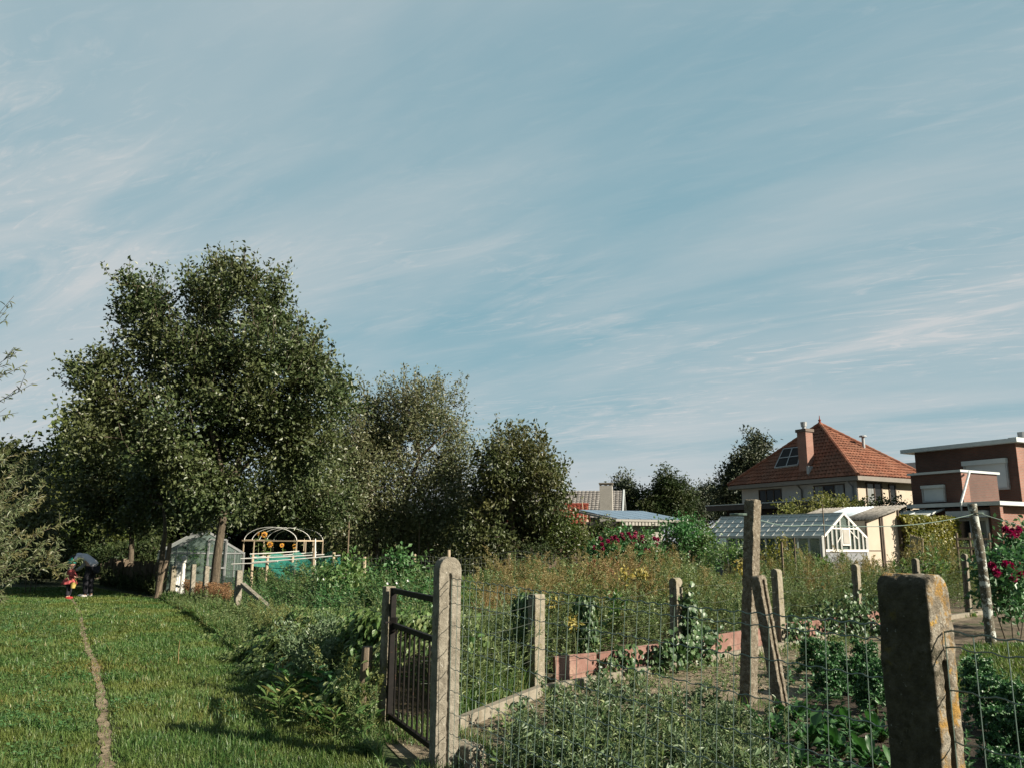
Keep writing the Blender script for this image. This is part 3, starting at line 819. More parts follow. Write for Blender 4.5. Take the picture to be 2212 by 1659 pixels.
# split posts beside the white gate
for (px, base, top, dx, w, lab) in ((349, 1285, 1172, 8, .16, 'tall split wooden post with pale top left of the white gate'), (338, 1291, 1210, 14, .13, 'dark leaning wooden post left of the white gate')):
    p = G(px, base)[:2]; h = zat(p, top)
    b = MB(); k = np.linspace(-.1, h, 9)
    b.tube([(p[0] + dx / 1700 * p[1] * z / h + .01 * math.sin(z * 7), p[1], z) for z in k], np.linspace(w * .55, w * .38, 9), 7)
    tag(b.build('wooden_post', M['old_wood']), lab, 'post')

# white gate
g0, g1 = G(391, 1287)[:2], G(366, 1278)[:2]
wg = thing('white_gate', 'small white painted picket gate between two turned white posts', 'gate', (*g0, 0))
for p, top in ((g0, 1199), (g1, 1199)):
    h = zat(p, top)
    b = MB(); zs = [0, .1, .14, h - .22, h - .19, h - .16, h - .12, h - .05, h]
    b.tube([(p[0], p[1], z) for z in zs], [.085, .085, .06, .055, .085, .055, .075, .085, .03], 12)
    b.build('gate_post', M['white_paint'], wg, smooth=False)
hh = zat(g0, 1212)
gd_ = unit(g1 - g0); gL = np.linalg.norm(g1 - g0)
for i in range(6):
    s = .12 + (gL - .24) * i / 5; q = g0 + gd_ * s
    b = MB(); b.bar((*q, .08), (*q, hh - .03 * abs(i - 2.5)), .02, .05, up=(*np.array([-gd_[1], gd_[0]]), 0))
    b.build('picket', M['white_paint'], wg)
b = MB()
for z in (.25, hh - .2): b.bar((*(g0 + gd_ * .06), z), (*(g1 - gd_ * .06), z), .025, .06)
b.build('rail', M['white_paint'], wg)

# dark paling fence along the path under the trees
q0, q1 = G(342, 1283)[:2], G(226, 1262)[:2]
pf = thing('paling_fence', 'dark uneven wooden paling fence along the shaded path', 'fence', (*q0, 0))
dd = unit(q1 - q0); Lq = np.linalg.norm(q1 - q0); n = 46
for i in range(n):
    q = q0 + dd * (i + .5) / n * Lq; h = zat(q0, 1218) * rng.uniform(.86, 1.1); tl = rng.normal(0, .03)
    b = MB(); b.bar((*q, 0), (q[0] + tl, q[1], h), .03, rng.uniform(.09, .14), up=(-dd[1], dd[0], 0))
    b.build('paling', M['dark_wood'] if i % 3 else M['old_wood'], pf)
b = MB()
for z in (.3, .75): b.bar((*(q0 + np.array([dd[1], -dd[0]]) * .04), z), (*(q1 + np.array([dd[1], -dd[0]]) * .04), z), .03, .07)
b.build('rail', M['dark_wood'], pf)

# chestnut palings under the fruit trees
for (x0, x1, lab) in ((737, 853, 'chestnut paling fence in front of the two fruit tree trunks'), (876, 933, 'chestnut paling fence in the shade right of the fruit tree trunk')):
    q0, q1 = XY(x0, 36), XY(x1, 35.5)
    pf = thing('paling_fence', lab, 'fence', (*q0, 0), 'chestnut palings under the trees')
    n = int((x1 - x0) / 4.6)
    for i in range(n):
        q = q0 + (q1 - q0) * i / n; h = rng.uniform(1.1, 1.28)
        b = MB(); b.tube([(*q, 0), (q[0] + rng.normal(0, .03), q[1], h)], [.032, .02], 5)
        b.build('paling', M['old_wood'], pf)
    b = MB()
    for z in (.35, .9): b.tube([(*q0, z), (*q1, z)], .006, 4)
    b.build('wire', M['wire_grey'], pf)
# garden stakes
for px, Y, bt, top, r, lab in ((752, 33, 0, 1112, .03, 'thin tall pole in the shade left of the chestnut palings'), (905, 35, 0, 1128, .04, 'thin brown pole before the right chestnut paling'), (925, 36, 0, 1118, .045, 'upright reddish pole between paling and dark hedge'),
                       (789, 20, 0, 1202, .045, 'short pale stake standing in the bean leaves'), (857, 20.5, 0, 1204, .055, 'square pale stake top among the bean leaves behind the gate'), (970, 27, 0, 1187, .06, 'white wooden stake in the far wire fence, by the gate post top'), (1100, 27, 0, 1194, .05, 'pale stake at the weedy end of the far wire fence'),
                       (897, 24, 0, 1196, .04, 'white stake end lying low before the dark hedge')):
    p = XY(px, Y); h = zat(p, top)
    b = MB(); b.tube([(*p, -.05), (p[0] + .01, p[1], h * .5), (*p, h)], [r, r, r * .95], 7)
    tag(b.build('stake', M['pale_wood'] if Y < 30 else M['old_wood']), lab, 'stake', 'stakes about the garden')
p0, p1 = XY(760, 25.5), XY(1270, 26.5)
b = MB()
for z in (.35, .55, .75, .95, 1.12):
    t = np.linspace(0, 1, 60)[:, None]; w = np.array([*p0, z]) + (np.array([*p1, z]) - np.array([*p0, z])) * t
    w[:, 2] += (.05 * np.sin(t * 17 + z * 3) - .03)[:, 0] + .18*np.exp(-((t[:, 0] - .72) / .1)**2) * z
    b.tube(w, .005, 4, cap=False)
for t in np.linspace(0, 1, 60):
    q = p0 + (p1 - p0) * t; b.tube([(*q, .33), (q[0] + rng.normal(0, .03), q[1], 1.12 + .05*math.sin(t*17) + .18*math.exp(-((t - .72) / .1)**2))], .004, 4, cap=False)
tag(b.build('wire_fence', M['wire_grey']), 'loose sagging wire netting across the far end of the lawn', 'wire fence')
# ------------------------------------------------------------------ trees
def lobe_points(lobes, per_area):
    """twig ends spread through the crown, most of them near its outside; jagged outline"""
    P, Cn = [], []
    for (c, r) in lobes:
        n = max(6, int(per_area * r[0] * r[2]))
        d = rand_dirs(n)
        bumpy = 1 + .22 * np.sin(d[:, 0] * 5 + c[0] * 3) * np.cos(d[:, 2] * 6 + c[2] * 5) + .10 * rng.normal(size=n)
        q = c + d * r * (rng.random(n) ** .35 * bumpy)[:, None]
        P.append(q); Cn.append(np.tile(c, (n, 1)))
    return np.vstack(P), np.vstack(Cn)

def make_tree(name, label, base, stems, lobes, leafm, per_area=14, k=24, spread=.26, L=.13, Wr=.55, group=None, trunk_r=.14, bark='bark', shoots=0, voids=(),
              cat='tree', zmin=.3, hang=0.0, out=.5, tip=.007, bare=0, cull=None, branches=True, seg=.55, l8=False, upb=.35):
    """stems: trunk lines [(pts, radius)], lobes: [(centre, (rx,ry,rz))] all in metres"""
    t = thing(name, label, cat, (base[0], base[1], 0), group)
    P, Cn = lobe_points(lobes, per_area)
    ok = P[:, 2] > zmin
    for (vc, vr) in voids: ok &= (((P - vc) / vr) ** 2).sum(1) > 1
    P, Cn = P[ok], Cn[ok]
    mb = MB()
    if branches:
        N = []; par = []; rad0 = []
        for pts, r in stems:
            pts = np.array(pts, float); st = len(N)
            m = max(3, int(np.linalg.norm(pts[-1] - pts[0]) / .4))
            tt = np.linspace(0, len(pts) - 1, m)
            li = np.stack([np.interp(tt, np.arange(len(pts)), pts[:, j]) for j in range(3)], -1)
            for i, q in enumerate(li):
                if i == 0 and st:
                    dd = np.linalg.norm(np.array(N) - q, axis=1); par.append(int(dd.argmin()))
                else: par.append(st + i - 1 if i else -1)
                N.append(q); rad0.append(r * (1 - .75 * i / (m - 1)))
        ns = len(N)
        cap = ns + 4 * len(P) + 10
        arr = np.zeros((cap, 3)); arr[:ns] = N; par = list(par); cnt = ns
        org = np.array(stems[0][0][-1])
        order = np.argsort(np.linalg.norm((P - org) * (1, 1, .8), axis=1))
        for i in order:
            q = P[i]
            v = arr[:cnt] - q
            dd = np.linalg.norm(v, axis=1) + np.where(v[:, 2] > .1, v[:, 2] * .6, 0)
            j = int(dd.argmin()); d = np.linalg.norm(arr[j] - q)
            s = min(4, max(1, int(d / seg)))
            a = arr[j].copy()
            for e in range(1, s + 1):
                f = e / s
                x = a + (q - a) * f
                x[2] += .12 * d * math.sin(f * math.pi) * (1 if hang == 0 else .6)
                if e < s: x += rng.normal(0, .04, 3)
                arr[cnt] = x; par.append(j); j = cnt; cnt += 1
        num = np.zeros(cnt)
        for i in range(cnt - 1, -1, -1):
            num[i] = max(num[i], 1) if num[i] == 0 else num[i]
            if par[i] >= 0: num[par[i]] += num[i]
        rad = tip * num ** .42
        rad[:ns] = np.maximum(np.minimum(rad[:ns], np.array(rad0) * 1.05), np.array(rad0) * .8)
        pr = np.array(par[:cnt]); idx = np.where(pr >= 0)[0]
        a = arr[pr[idx]]; c = arr[idx]
        r1 = rad[idx]; r0 = np.minimum(rad[pr[idx]], np.where(idx < ns, rad[pr[idx]], r1 * 1.35))
        tt = unit(c - a); ref = np.where(np.abs(tt[:, 2:3]) < .9, np.array([[0, 0, 1.0]]), np.array([[1.0, 0, 0]]))
        u = unit(np.cross(tt, ref)); w = np.cross(tt, u)
        sd = 6; ang = np.linspace(0, 2 * np.pi, sd, endpoint=False)
        ring = u[:, None] * np.cos(ang)[None, :, None] + w[:, None] * np.sin(ang)[None, :, None]
        v = np.concatenate([a[:, None] + ring * r0[:, None, None], c[:, None] + ring * r1[:, None, None]], 1).reshape(-1, 3)
        kk = np.arange(sd); k2 = (kk + 1) % sd
        f = np.stack([kk, k2, sd + k2, sd + kk], -1)
        mb.add(v, (f[None] + (np.arange(len(idx)) * 2 * sd)[:, None, None]).reshape(-1, 4))
    else:
        for pts, r in stems: mb.tube(pts, np.linspace(r, r * .4, len(pts)), 7)
    if bare:
        top = P[np.argsort(-P[:, 2])][:len(P) // 3]
        for q in top[rng.choice(len(top), min(bare, len(top)), replace=False)]:
            d = unit(np.array([rng.normal(0, .5), rng.normal(0, .5), 1.2])); l = rng.uniform(.5, 1.3)
            mb.tube([q, q + d * l * .5 + rng.normal(0, .05, 3), q + d * l + rng.normal(0, .12, 3)], [.012, .009, .005], 4)
            for _ in range(3):
                q2 = q + d * l * rng.uniform(.3, .9); mb.tube([q2, q2 + unit(d + rng.normal(0, .8, 3)) * rng.uniform(.15, .4)], [.006, .004], 3)
    SQ, ST_ = [], []
    if shoots:
        o_ = P - Cn; sel = np.argsort(-(np.linalg.norm(o_, axis=1) + .25 * (P[:, 2] - P[:, 2].mean()) + rng.normal(0, .25, len(P))))[:shoots]
        for i in sel:
            d = unit(unit(o_[i]) * .7 + np.array([0, 0, .75]) + rng.normal(0, .3, 3)); l = rng.uniform(.35, 1.0) * spread * 5.2
            pt_ = np.array([P[i], P[i] + d * l * .5, P[i] + unit(d + (0, 0, .3)) * l]); mb.tube(pt_, [.012, .008, .004], 4)
            m = int(9 + l * 16); f_ = rng.uniform(.1, 1.02, m)[:, None]; SQ.append(P[i] + (pt_[2] - P[i]) * f_ + rng.normal(0, .03 + .12 * spread, (m, 3))); ST_.append(np.tile(d, (m, 1)))
    mb.build('trunk', M[bark], t, smooth=True)
    n = len(P)
    kn = rng.poisson(k, n); tot = int(kn.sum())
    src = np.repeat(np.arange(n), kn)
    off = rng.normal(size=(tot, 3)) * spread * np.array([1, 1, .75])
    # leaves sit along short sprays pointing outwards
    od = unit(P - Cn + rng.normal(0, .3, P.shape))[src]
    off += od * rng.uniform(-.6, 1.5, (tot, 1)) * spread
    Q = P[src] + off
    T = unit(od * .6 + rand_dirs(tot) * .9 + np.array([0, 0, -hang]))
    Nn = unit(rand_dirs(tot) * .8 + od * out + np.array([0, 0, upb]))
    if SQ:
        SQ = np.vstack(SQ); ST_ = np.vstack(ST_); Q = np.vstack([Q, SQ]); T = np.vstack([T, unit(ST_ * .5 + rand_dirs(len(SQ)))])
        Nn = np.vstack([Nn, unit(rand_dirs(len(SQ)) + (0, 0, .4))]); tot += len(SQ)
    if len(voids):
        kk_ = np.ones(tot, bool)
        for (vc, vr) in voids: kk_ &= (((Q - vc) / (np.array(vr) * .8)) ** 2).sum(1) > 1
        Q, T, Nn = Q[kk_], T[kk_], Nn[kk_]; tot = len(Q)
    ll = L * rng.uniform(.65, 1.25, tot)
    vv, ff = (leaf8 if l8 else leaf4)(Q, T, Nn, ll, ll * Wr)
    c = MB(); c.add(vv, ff); c.build('crown', M[leafm], t)
    return t

def lobes_px(lst, Y, dy=1.0, flat=.9, seed=0):
    r_ = np.random.default_rng(seed + 100)
    o = []
    drop = {21: 28, 22: 28, 23: 22}.get(seed, 0)
    for (px, py, rp) in lst:
        py += drop
        y = Y + r_.uniform(-dy, dy)
        c = A(px, py, y); r = rp / 1700 * y / .98
        o.append((c, np.array([r, r * flat, r])))
    return o

pO = XY(470, 21.3)
oak_l = [(312,662,62),(340,640,34),(285,640,26),(300,760,76),(205,805,52),(165,795,24),(440,650,70),(418,602,28),(490,600,46),(535,592,42),(590,668,66),(640,756,66),(682,828,58),(735,815,26),(735,850,40),(430,780,110),(560,800,120),(245,880,82),(680,930,72),
         (400,915,120),(575,920,90),(210,880,40),(195,945,40),(430,1030,64),(470,1080,46),(640,1000,50),(430,990,74),(515,1050,50),(330,960,46),(620,930,60),(345,585,22),(282,600,22),(500,930,60)]
make_tree('oak_tree', 'large spreading oak with grey-green crown, tallest tree in view', pO,
          [([(*pO, -.1), (pO[0]+.02, pO[1], 1.2), A(486,1090,21.3), A(520,980,21.2), A(540,860,21.3), A(545,720,21.4)], .17),
           ([A(482,1110,21.3), A(478,1000,21.0), A(440,880,21.2), A(400,760,21.3)], .11), ([A(500,1040,21.3), A(570,960,21.6), A(640,880,21.4)], .08)],
          lobes_px([(x, y + 10, r * .87) for x, y, r in oak_l], 21.3, 1.3, .95, 1), 'leaf_oak', per_area=100, k=44, spread=.18, L=.125, Wr=.6, group=None, tip=.006, zmin=1.75, shoots=430,
          voids=[(A(488, 990, 21), (.20, 1.6, .22)), (A(560, 965, 21), (.3, 1.5, .10)), (A(524, 1085, 21), (.16, 2.0, .18)), (A(580, 1075, 21), (.14, 1.8, .2)), (A(372, 640, 21.3), (.26, 1.6, .85)), (A(400, 700, 21.3), (.14, 1.2, .3)), (A(250, 745, 21), (.4, 1.4, .2)), (A(180, 865, 21), (.4, 1.4, .14)), (A(190, 975, 21), (.3, 1.4, .16))])
p = XY(352, 22.6)
make_tree('young_or_added_tree', 'young tree with a bent pale trunk beside the tall split post', p,
          [([(*p, -.1), A(351,1190,22.6), A(358,1140,22.6), A(352,1090,22.8)], .13)],
          lobes_px([(330,1075,46),(372,1062,46),(300,1105,34),(345,1020,50),(392,1110,28),(430,1100,36)], 24.4, .4, .9, 2), 'leaf_oak', per_area=80, k=42, spread=.2, L=.13, Wr=.6, zmin=1.9)
p = XY(290, 27)  # lower left oak foliage moved onto an added tree so sun passes
make_tree('young_or_added_tree', 'oak foliage set back on an added trunk behind the left side of the big oak', p, [([(*p, -.1), A(285,1150,27), A(290,1000,27)], .15)],
          lobes_px([(300,985,78),(330,1040,56),(255,1050,56),(300,1100,44),(230,1010,50),(205,965,52),(360,1085,46),(180,1030,44),(250,1110,40),(200,1080,40),(390,1040,50)], 26.8, 1.0, .9, 14), 'leaf_oak', per_area=66, k=42, spread=.22, L=.14, Wr=.6, zmin=1.9, shoots=50)
p = XY(640, 31.5)
make_tree('young_or_added_tree', 'leafy tree filling in behind the hoop frame, under the right side of the big oak', p, [([(*p, -.1), A(640,1150,31.5), A(645,1060,31.5)], .14)],
          lobes_px([(600,1060,56),(665,1035,66),(690,1105,46),(640,1000,50),(725,1075,36),(560,1090,44),(600,1110,34),(660,1120,30)], 31.5, 1.2, .9, 12), 'leaf_oak', per_area=56, k=42, spread=.25, L=.16, Wr=.6, zmin=2.2, shoots=30)
# woodland behind the path end
back = [('bright bushy tree rising left of the big oak', XY(215, 33), [(215,930,60),(190,990,62),(240,1000,60),(150,1010,44),(130,1050,46),(180,1070,60),(230,1090,60)], 33, 'leaf_back', 3),
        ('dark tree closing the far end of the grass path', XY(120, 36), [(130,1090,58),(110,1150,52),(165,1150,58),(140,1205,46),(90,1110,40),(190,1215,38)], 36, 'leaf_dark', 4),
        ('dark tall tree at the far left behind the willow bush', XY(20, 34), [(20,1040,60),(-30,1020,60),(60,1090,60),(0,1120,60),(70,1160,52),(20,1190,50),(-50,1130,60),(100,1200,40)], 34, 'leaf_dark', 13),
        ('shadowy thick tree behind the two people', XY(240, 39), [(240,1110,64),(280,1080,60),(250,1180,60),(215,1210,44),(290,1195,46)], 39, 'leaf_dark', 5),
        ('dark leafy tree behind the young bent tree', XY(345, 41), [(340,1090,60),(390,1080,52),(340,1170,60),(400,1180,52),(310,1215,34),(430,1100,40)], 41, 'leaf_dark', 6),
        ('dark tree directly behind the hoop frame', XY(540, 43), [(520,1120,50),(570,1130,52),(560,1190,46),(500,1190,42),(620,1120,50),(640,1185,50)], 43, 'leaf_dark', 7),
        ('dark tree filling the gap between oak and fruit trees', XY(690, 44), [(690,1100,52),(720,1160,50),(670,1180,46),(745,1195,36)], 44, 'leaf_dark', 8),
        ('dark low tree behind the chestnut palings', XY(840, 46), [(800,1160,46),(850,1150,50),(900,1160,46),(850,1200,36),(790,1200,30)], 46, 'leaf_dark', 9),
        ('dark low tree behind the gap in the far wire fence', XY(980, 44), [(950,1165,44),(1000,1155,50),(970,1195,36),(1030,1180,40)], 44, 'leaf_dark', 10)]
for lab, p, lb, Y, mt, sd in back:
    make_tree('broadleaf_tree', lab, p, [([(*p, 0), (p[0] + .1, p[1], 1.5), (p[0], p[1] + .1, lobes_px(lb, Y)[0][0][2] * .8)], .2)],
              lobes_px(lb, Y, 1.2, .9, sd), mt, per_area=34, k=52, spread=.38, L=.22, Wr=.65, group='trees behind the gardens', seg=1.0)
# fruit trees
p1 = XY(866, 37)
make_tree('fruit_tree', 'tall sparse fruit tree with forked grey trunk and bare top twigs', p1,
          [([(*p1, -.1), A(866,1150,37), A(880,1060,37), A(905,990,37), A(900,930,37)], .24), ([A(882,1050,37), A(860,1000,37.4), A(850,930,37)], .12), ([A(905,990,37), A(945,950,36.6), A(975,920,37)], .09)],
          lobes_px([(860,868,52),(905,850,50),(955,885,50),(985,940,40),(810,900,50),(835,960,66),(935,985,50),(990,1000,40),(900,1075,70),(955,1075,56),(930,1130,48),(830,1050,56),(985,1050,40),(870,920,46),(1000,1080,30)], 37, 1.6, .9, 21),
          'leaf_olive', per_area=42, k=52, spread=.33, L=.155, Wr=.5, group='fruit trees', tip=.010, bare=44, seg=.9, shoots=80,
          voids=[(A(935, 965, 37), (.5, 2.5, .25)), (A(880, 965, 37), (.25, 2.5, .35))])
p2 = XY(812, 36.5)
make_tree('fruit_tree', 'olive-leaved fruit tree with straight brown trunk touching the oak crown', p2,
          [([(*p2, -.1), A(813,1140,36.5), A(800,1060,36.5), A(775,960,36.5)], .21)],
          lobes_px([(775,880,44),(752,930,50),(745,1000,54),(780,990,54),(735,1060,54),(790,1070,54),(725,1115,44),(760,1125,40),(800,930,40),(815,1110,34)], 36.4, 1.4, .9, 22),
          'leaf_olive', per_area=36, k=52, spread=.33, L=.16, Wr=.48, group='fruit trees', tip=.012, bare=16, seg=.9)
p3 = XY(1105, 34)
make_tree('walnut_tree', 'rounded dark walnut tree standing left of the grey farmhouse roof', p3,
          [([(*p3, -.1), A(1106,1120,34), A(1100,1040,34), A(1110,970,34)], .22), ([A(1104,1090,34), A(1140,1040,34.3), A(1160,1000,34)], .1), ([A(1104,1100,34), A(1070,1040,34), A(1055,990,34)], .09)],
          lobes_px([(1108,955,44),(1062,970,34),(1150,975,42),(1180,1010,30),(1085,1010,50),(1140,1040,54),(1058,1045,40),(1180,1070,36),(1080,1090,58),(1145,1110,54),(1195,1110,26),(1050,1125,48),(1110,1160,44),(1040,1180,34),(1165,1165,34),(1200,985,12)], 34, 1.5, .9, 23),
          'leaf_walnut', per_area=52, k=40, spread=.27, L=.19, Wr=.52, shoots=90, voids=[(A(1120, 1000, 34), (.35, 2.2, .3)), (A(1160, 1075, 34), (.35, 2.2, .25)), (A(1060, 1010, 34), (.3, 2, .25))], tip=.010, seg=.9, hang=.35)
# hedge under the walnut
def bush(name, label, px, Y, lst, mt, per=60, k=14, sp=.16, L=.09, Wr=.6, group=None, cat='shrub', dy=.5, seed=0, hang=0, out=.7, stems=None):
    p = XY(px, Y)
    lb = lobes_px(lst, Y, dy, .9, seed)
    st = stems or [([(p[0] + dx, p[1], -.05), (p[0] + dx * 3, p[1] + dx, max(.3, lb[0][0][2] * .8))], .014) for dx in (-.12, 0, .12)]
    return make_tree(name, label, p, st, lb, mt, per_area=per*1.2, k=k*1.9, spread=sp, L=L, Wr=Wr, group=group, cat=cat, zmin=.05, trunk_r=.03, tip=.005, hang=hang, out=out, bark='twig', seg=.6)
bush('hedge_shrub', 'clipped mixed shrub between the walnut and the dark porch', 1225, 33, [(1215,1140,30),(1245,1145,30),(1205,1180,34),(1250,1185,34),(1225,1165,30),(1275,1180,20)], 'leaf_back', 50, 14, .2, .13, cat='shrub', seed=31)
bush('leafy_shrub', 'rounded bright green shrub left of the white greenhouse', 1480, 30, [(1480,1140,24),(1455,1155,26),(1505,1150,26),(1480,1175,34),(1450,1190,28),(1518,1180,26),(1530,1200,24)], 'leaf_bean', 70, 15, .17, .13, seed=32)
bush('feathery_shrub', 'blurred feathery dark shrub under the walnut crown', 1165, 27, [(1165,1185,26),(1185,1195,24),(1150,1200,22)], 'leaf_dark', 70, 14, .16, .08, seed=33)
bush('leafy_shrub', 'gold-tinged shrub before the upstairs window of the red-roofed house', 1800, 38, [(1800,1088,24),(1770,1102,26),(1835,1100,22),(1720,1108,20),(1690,1112,18),(1800,1110,36),(1850,1105,20),(1745,1118,26)], 'leaf_olivegold', 46, 14, .22, .15, seed=34)
bush('leafy_shrub', 'dark shrub in front of the cream side wall of the red-roofed house', 1905, 36, [(1885,1096,18),(1915,1090,16),(1950,1098,16),(1905,1108,26),(1945,1110,22),(1870,1112,18)], 'leaf_dark', 46, 14, .22, .15, seed=35)

# conifers on the skyline
def conifer(label, px, Y, lst, seed, mt='leaf_conifer', L=.30, per=18):
    p = XY(px, Y); lb = lobes_px(lst, Y, .8, .9, seed)
    top = lb[0][0]
    make_tree('conifer', label, p, [([(*p, 0), (p[0], p[1], top[2] * .5), (*top[:2], top[2])], .22)], lb, mt, per_area=per*2, k=46, spread=.36, L=L, Wr=.42, group='conifers on the skyline', seg=1.4, hang=.25, upb=.2)
conifer('tall dark conifer pressed against the red tiled roof', 1615, 62, [(1633,948,14),(1630,975,22),(1612,1000,24),(1640,1000,24),(1650,1020,18),(1592,1020,24),(1580,1045,24),(1620,1040,34),(1600,1075,34),(1572,1085,26),(1640,1070,30)], 41)
conifer('leaning conifer just right of the farmhouse chimney', 1350, 74, [(1342,1040,12),(1350,1060,18),(1365,1075,18),(1352,1085,20),(1378,1092,16),(1335,1070,10)], 42)
conifer('broad conifer with a pale wispy top in the skyline gap', 1440, 72, [(1437,1030,14),(1430,1050,20),(1455,1055,20),(1412,1080,24),(1445,1085,28),(1475,1085,22),(1410,1105,24),(1470,1110,24)], 43, 'leaf_dark')
conifer('small spire-topped conifer between the two broad ones', 1487, 76, [(1484,1055,7),(1486,1075,12),(1482,1100,20),(1500,1105,20)], 44)
conifer('low bushy conifer left of the dark flat roof', 1530, 78, [(1520,1068,16),(1540,1062,16),(1508,1085,18),(1535,1085,22),(1520,1105,24),(1555,1100,20)], 45)

# willow at the left
def willow_leaves(mb_l, line, n, L):
    line = np.array(line); t = rng.uniform(.1, 1, n) * (len(line) - 1)
    i = np.minimum(t.astype(int), len(line) - 2); f = (t - i)[:, None]
    Q = line[i] * (1 - f) + line[i + 1] * f
    d = unit(line[i + 1] - line[i])
    T = unit(d * .6 + rand_dirs(n) * .75 + np.array([0, 0, -.12])); N = unit(rand_dirs(n) + np.array([0, 0, .6]))
    l = L * rng.uniform(.7, 1.3, n)
    v, f4 = leaf8(Q, T, N, l, l * .21, .25); mb_l.add(v, f4)

pw = XY(-335, 11.5)
wt_ = thing('willow_bush', 'grey-green willow bush with narrow leaves at the left edge', 'bush', (*pw, 0))
br = MB(); lf = MB()
for i in range(460):
    az = rng.uniform(0, 2 * np.pi); h = .6 + 2.4 * rng.random() ** .8; 
    root = np.array([pw[0] + rng.normal(0, .5), pw[1] + rng.normal(0, .5), .05])
    hz_ = rng.uniform(.6, 2.35) * (1.0 if h < 2.2 else .75)
    hz_ *= 1.0 + .22 * (h > 1.2)
    tipp = np.array([pw[0] + hz_ * math.cos(az), pw[1] + hz_ * math.sin(az) * 1.1, h])
    mid = root * .45 + tipp * .55 + np.array([0, 0, .35])
    t = np.linspace(0, 1, 9)[:, None]
    ln = (1 - t)**2 * root + 2 * t * (1 - t) * mid + t**2 * tipp + rng.normal(0, .02, (9, 3))
    br.tube(ln, np.linspace(.012, .003, 9), 4)
    willow_leaves(lf, ln[3:], 84, .095)
    for _ in range(5):
        a = ln[rng.integers(4, 9)]; e = a + unit(rng.normal(0, 1, 3) + (tipp - root) * .5 + np.array([0, 0, .2])) * rng.uniform(.25, .5)
        l2 = np.linspace(a, e, 4); br.tube(l2, np.linspace(.004, .002, 4), 3); willow_leaves(lf, l2, 26, .075)
br.build('stem', M['twig'], wt_); lf.build('foliage', M['leaf_willow'], wt_)
# second willow: only drooping twig ends reach into the picture
pw2 = XY(-420, 9.5)
w2 = thing('willow_tree', 'willow whose thin twigs reach in against the sky at the left edge', 'tree', (*pw2, 0))
br = MB(); lf = MB()
top = A(-420, 700, 9.5)
br.tube([(*pw2, -.1), (pw2[0] + .1, pw2[1], 1.4), (pw2[0] + .2, pw2[1], 2.6), top], [.16, .13, .10, .04], 9)
tw = [((-420,900),(-160,880),(30,640)), ((-420,880),(-120,900),(36,755)), ((-420,980),(-100,930),(72,828)), ((-420,960),(-120,880),(60,785)), ((-420,1000),(-150,1000),(14,880)), ((-420,850),(-150,800),(14,690)),
      ((-420,800),(-250,650),(-60,560)), ((-420,830),(-260,700),(-110,690)), ((-420,1050),(-200,1000),(-20,960)), ((-420,900),(-220,850),(-60,800))]
for (a, m_, e) in tw:
    a, m_, e = A(*a, 9.5), A(*m_, 9.3 + rng.normal(0, .3)), A(*e, 9.2 + rng.normal(0, .3))
    t = np.linspace(0, 1, 12)[:, None]; ln = (1 - t)**2 * a + 2 * t * (1 - t) * m_ + t**2 * e
    br.tube(ln, np.linspace(.014, .002, 12), 5)
    willow_leaves(lf, ln[4:], 30, .08)
    for _ in range(5):
        q = ln[rng.integers(5, 11)]; l2 = np.linspace(q, q + unit((e - m_) + rng.normal(0, .4, 3)) * rng.uniform(.15, .35), 4)
        br.tube(l2, np.linspace(.0035, .002, 4), 3); willow_leaves(lf, l2, 8, .07)
br.build('trunk', M['bark'], w2); lf.build('crown', M['leaf_willow'], w2)
bush('brown_shrub', 'rusty-leaved shrub between the willow bush and the dark path trees', 78, 24, [(70,1030,34),(50,1060,40),(85,1080,36),(55,1120,42),(90,1135,30),(40,1170,40),(75,1190,36)], 'leaf_olive', 46, 15, .22, .13, seed=36)
# ------------------------------------------------------------------ buildings
class Fr:
    """local frame: u along U (away to the left), v along V (away to the right)"""
    def __init__(s, o, u=U, v=V):
        s.o = np.array([o[0], o[1]]); s.u = u; s.v = v
    def p(s, u, v, z): q = s.o + s.u * u + s.v * v; return np.array([q[0], q[1], z])
    def box(s, mb, u0, u1, v0, v1, z0, z1, m=0):
        mb.hexa([s.p(u0,v0,z0), s.p(u0,v1,z0), s.p(u1,v1,z0), s.p(u1,v0,z0), s.p(u0,v0,z1), s.p(u0,v1,z1), s.p(u1,v1,z1), s.p(u1,v0,z1)], m)
        return mb

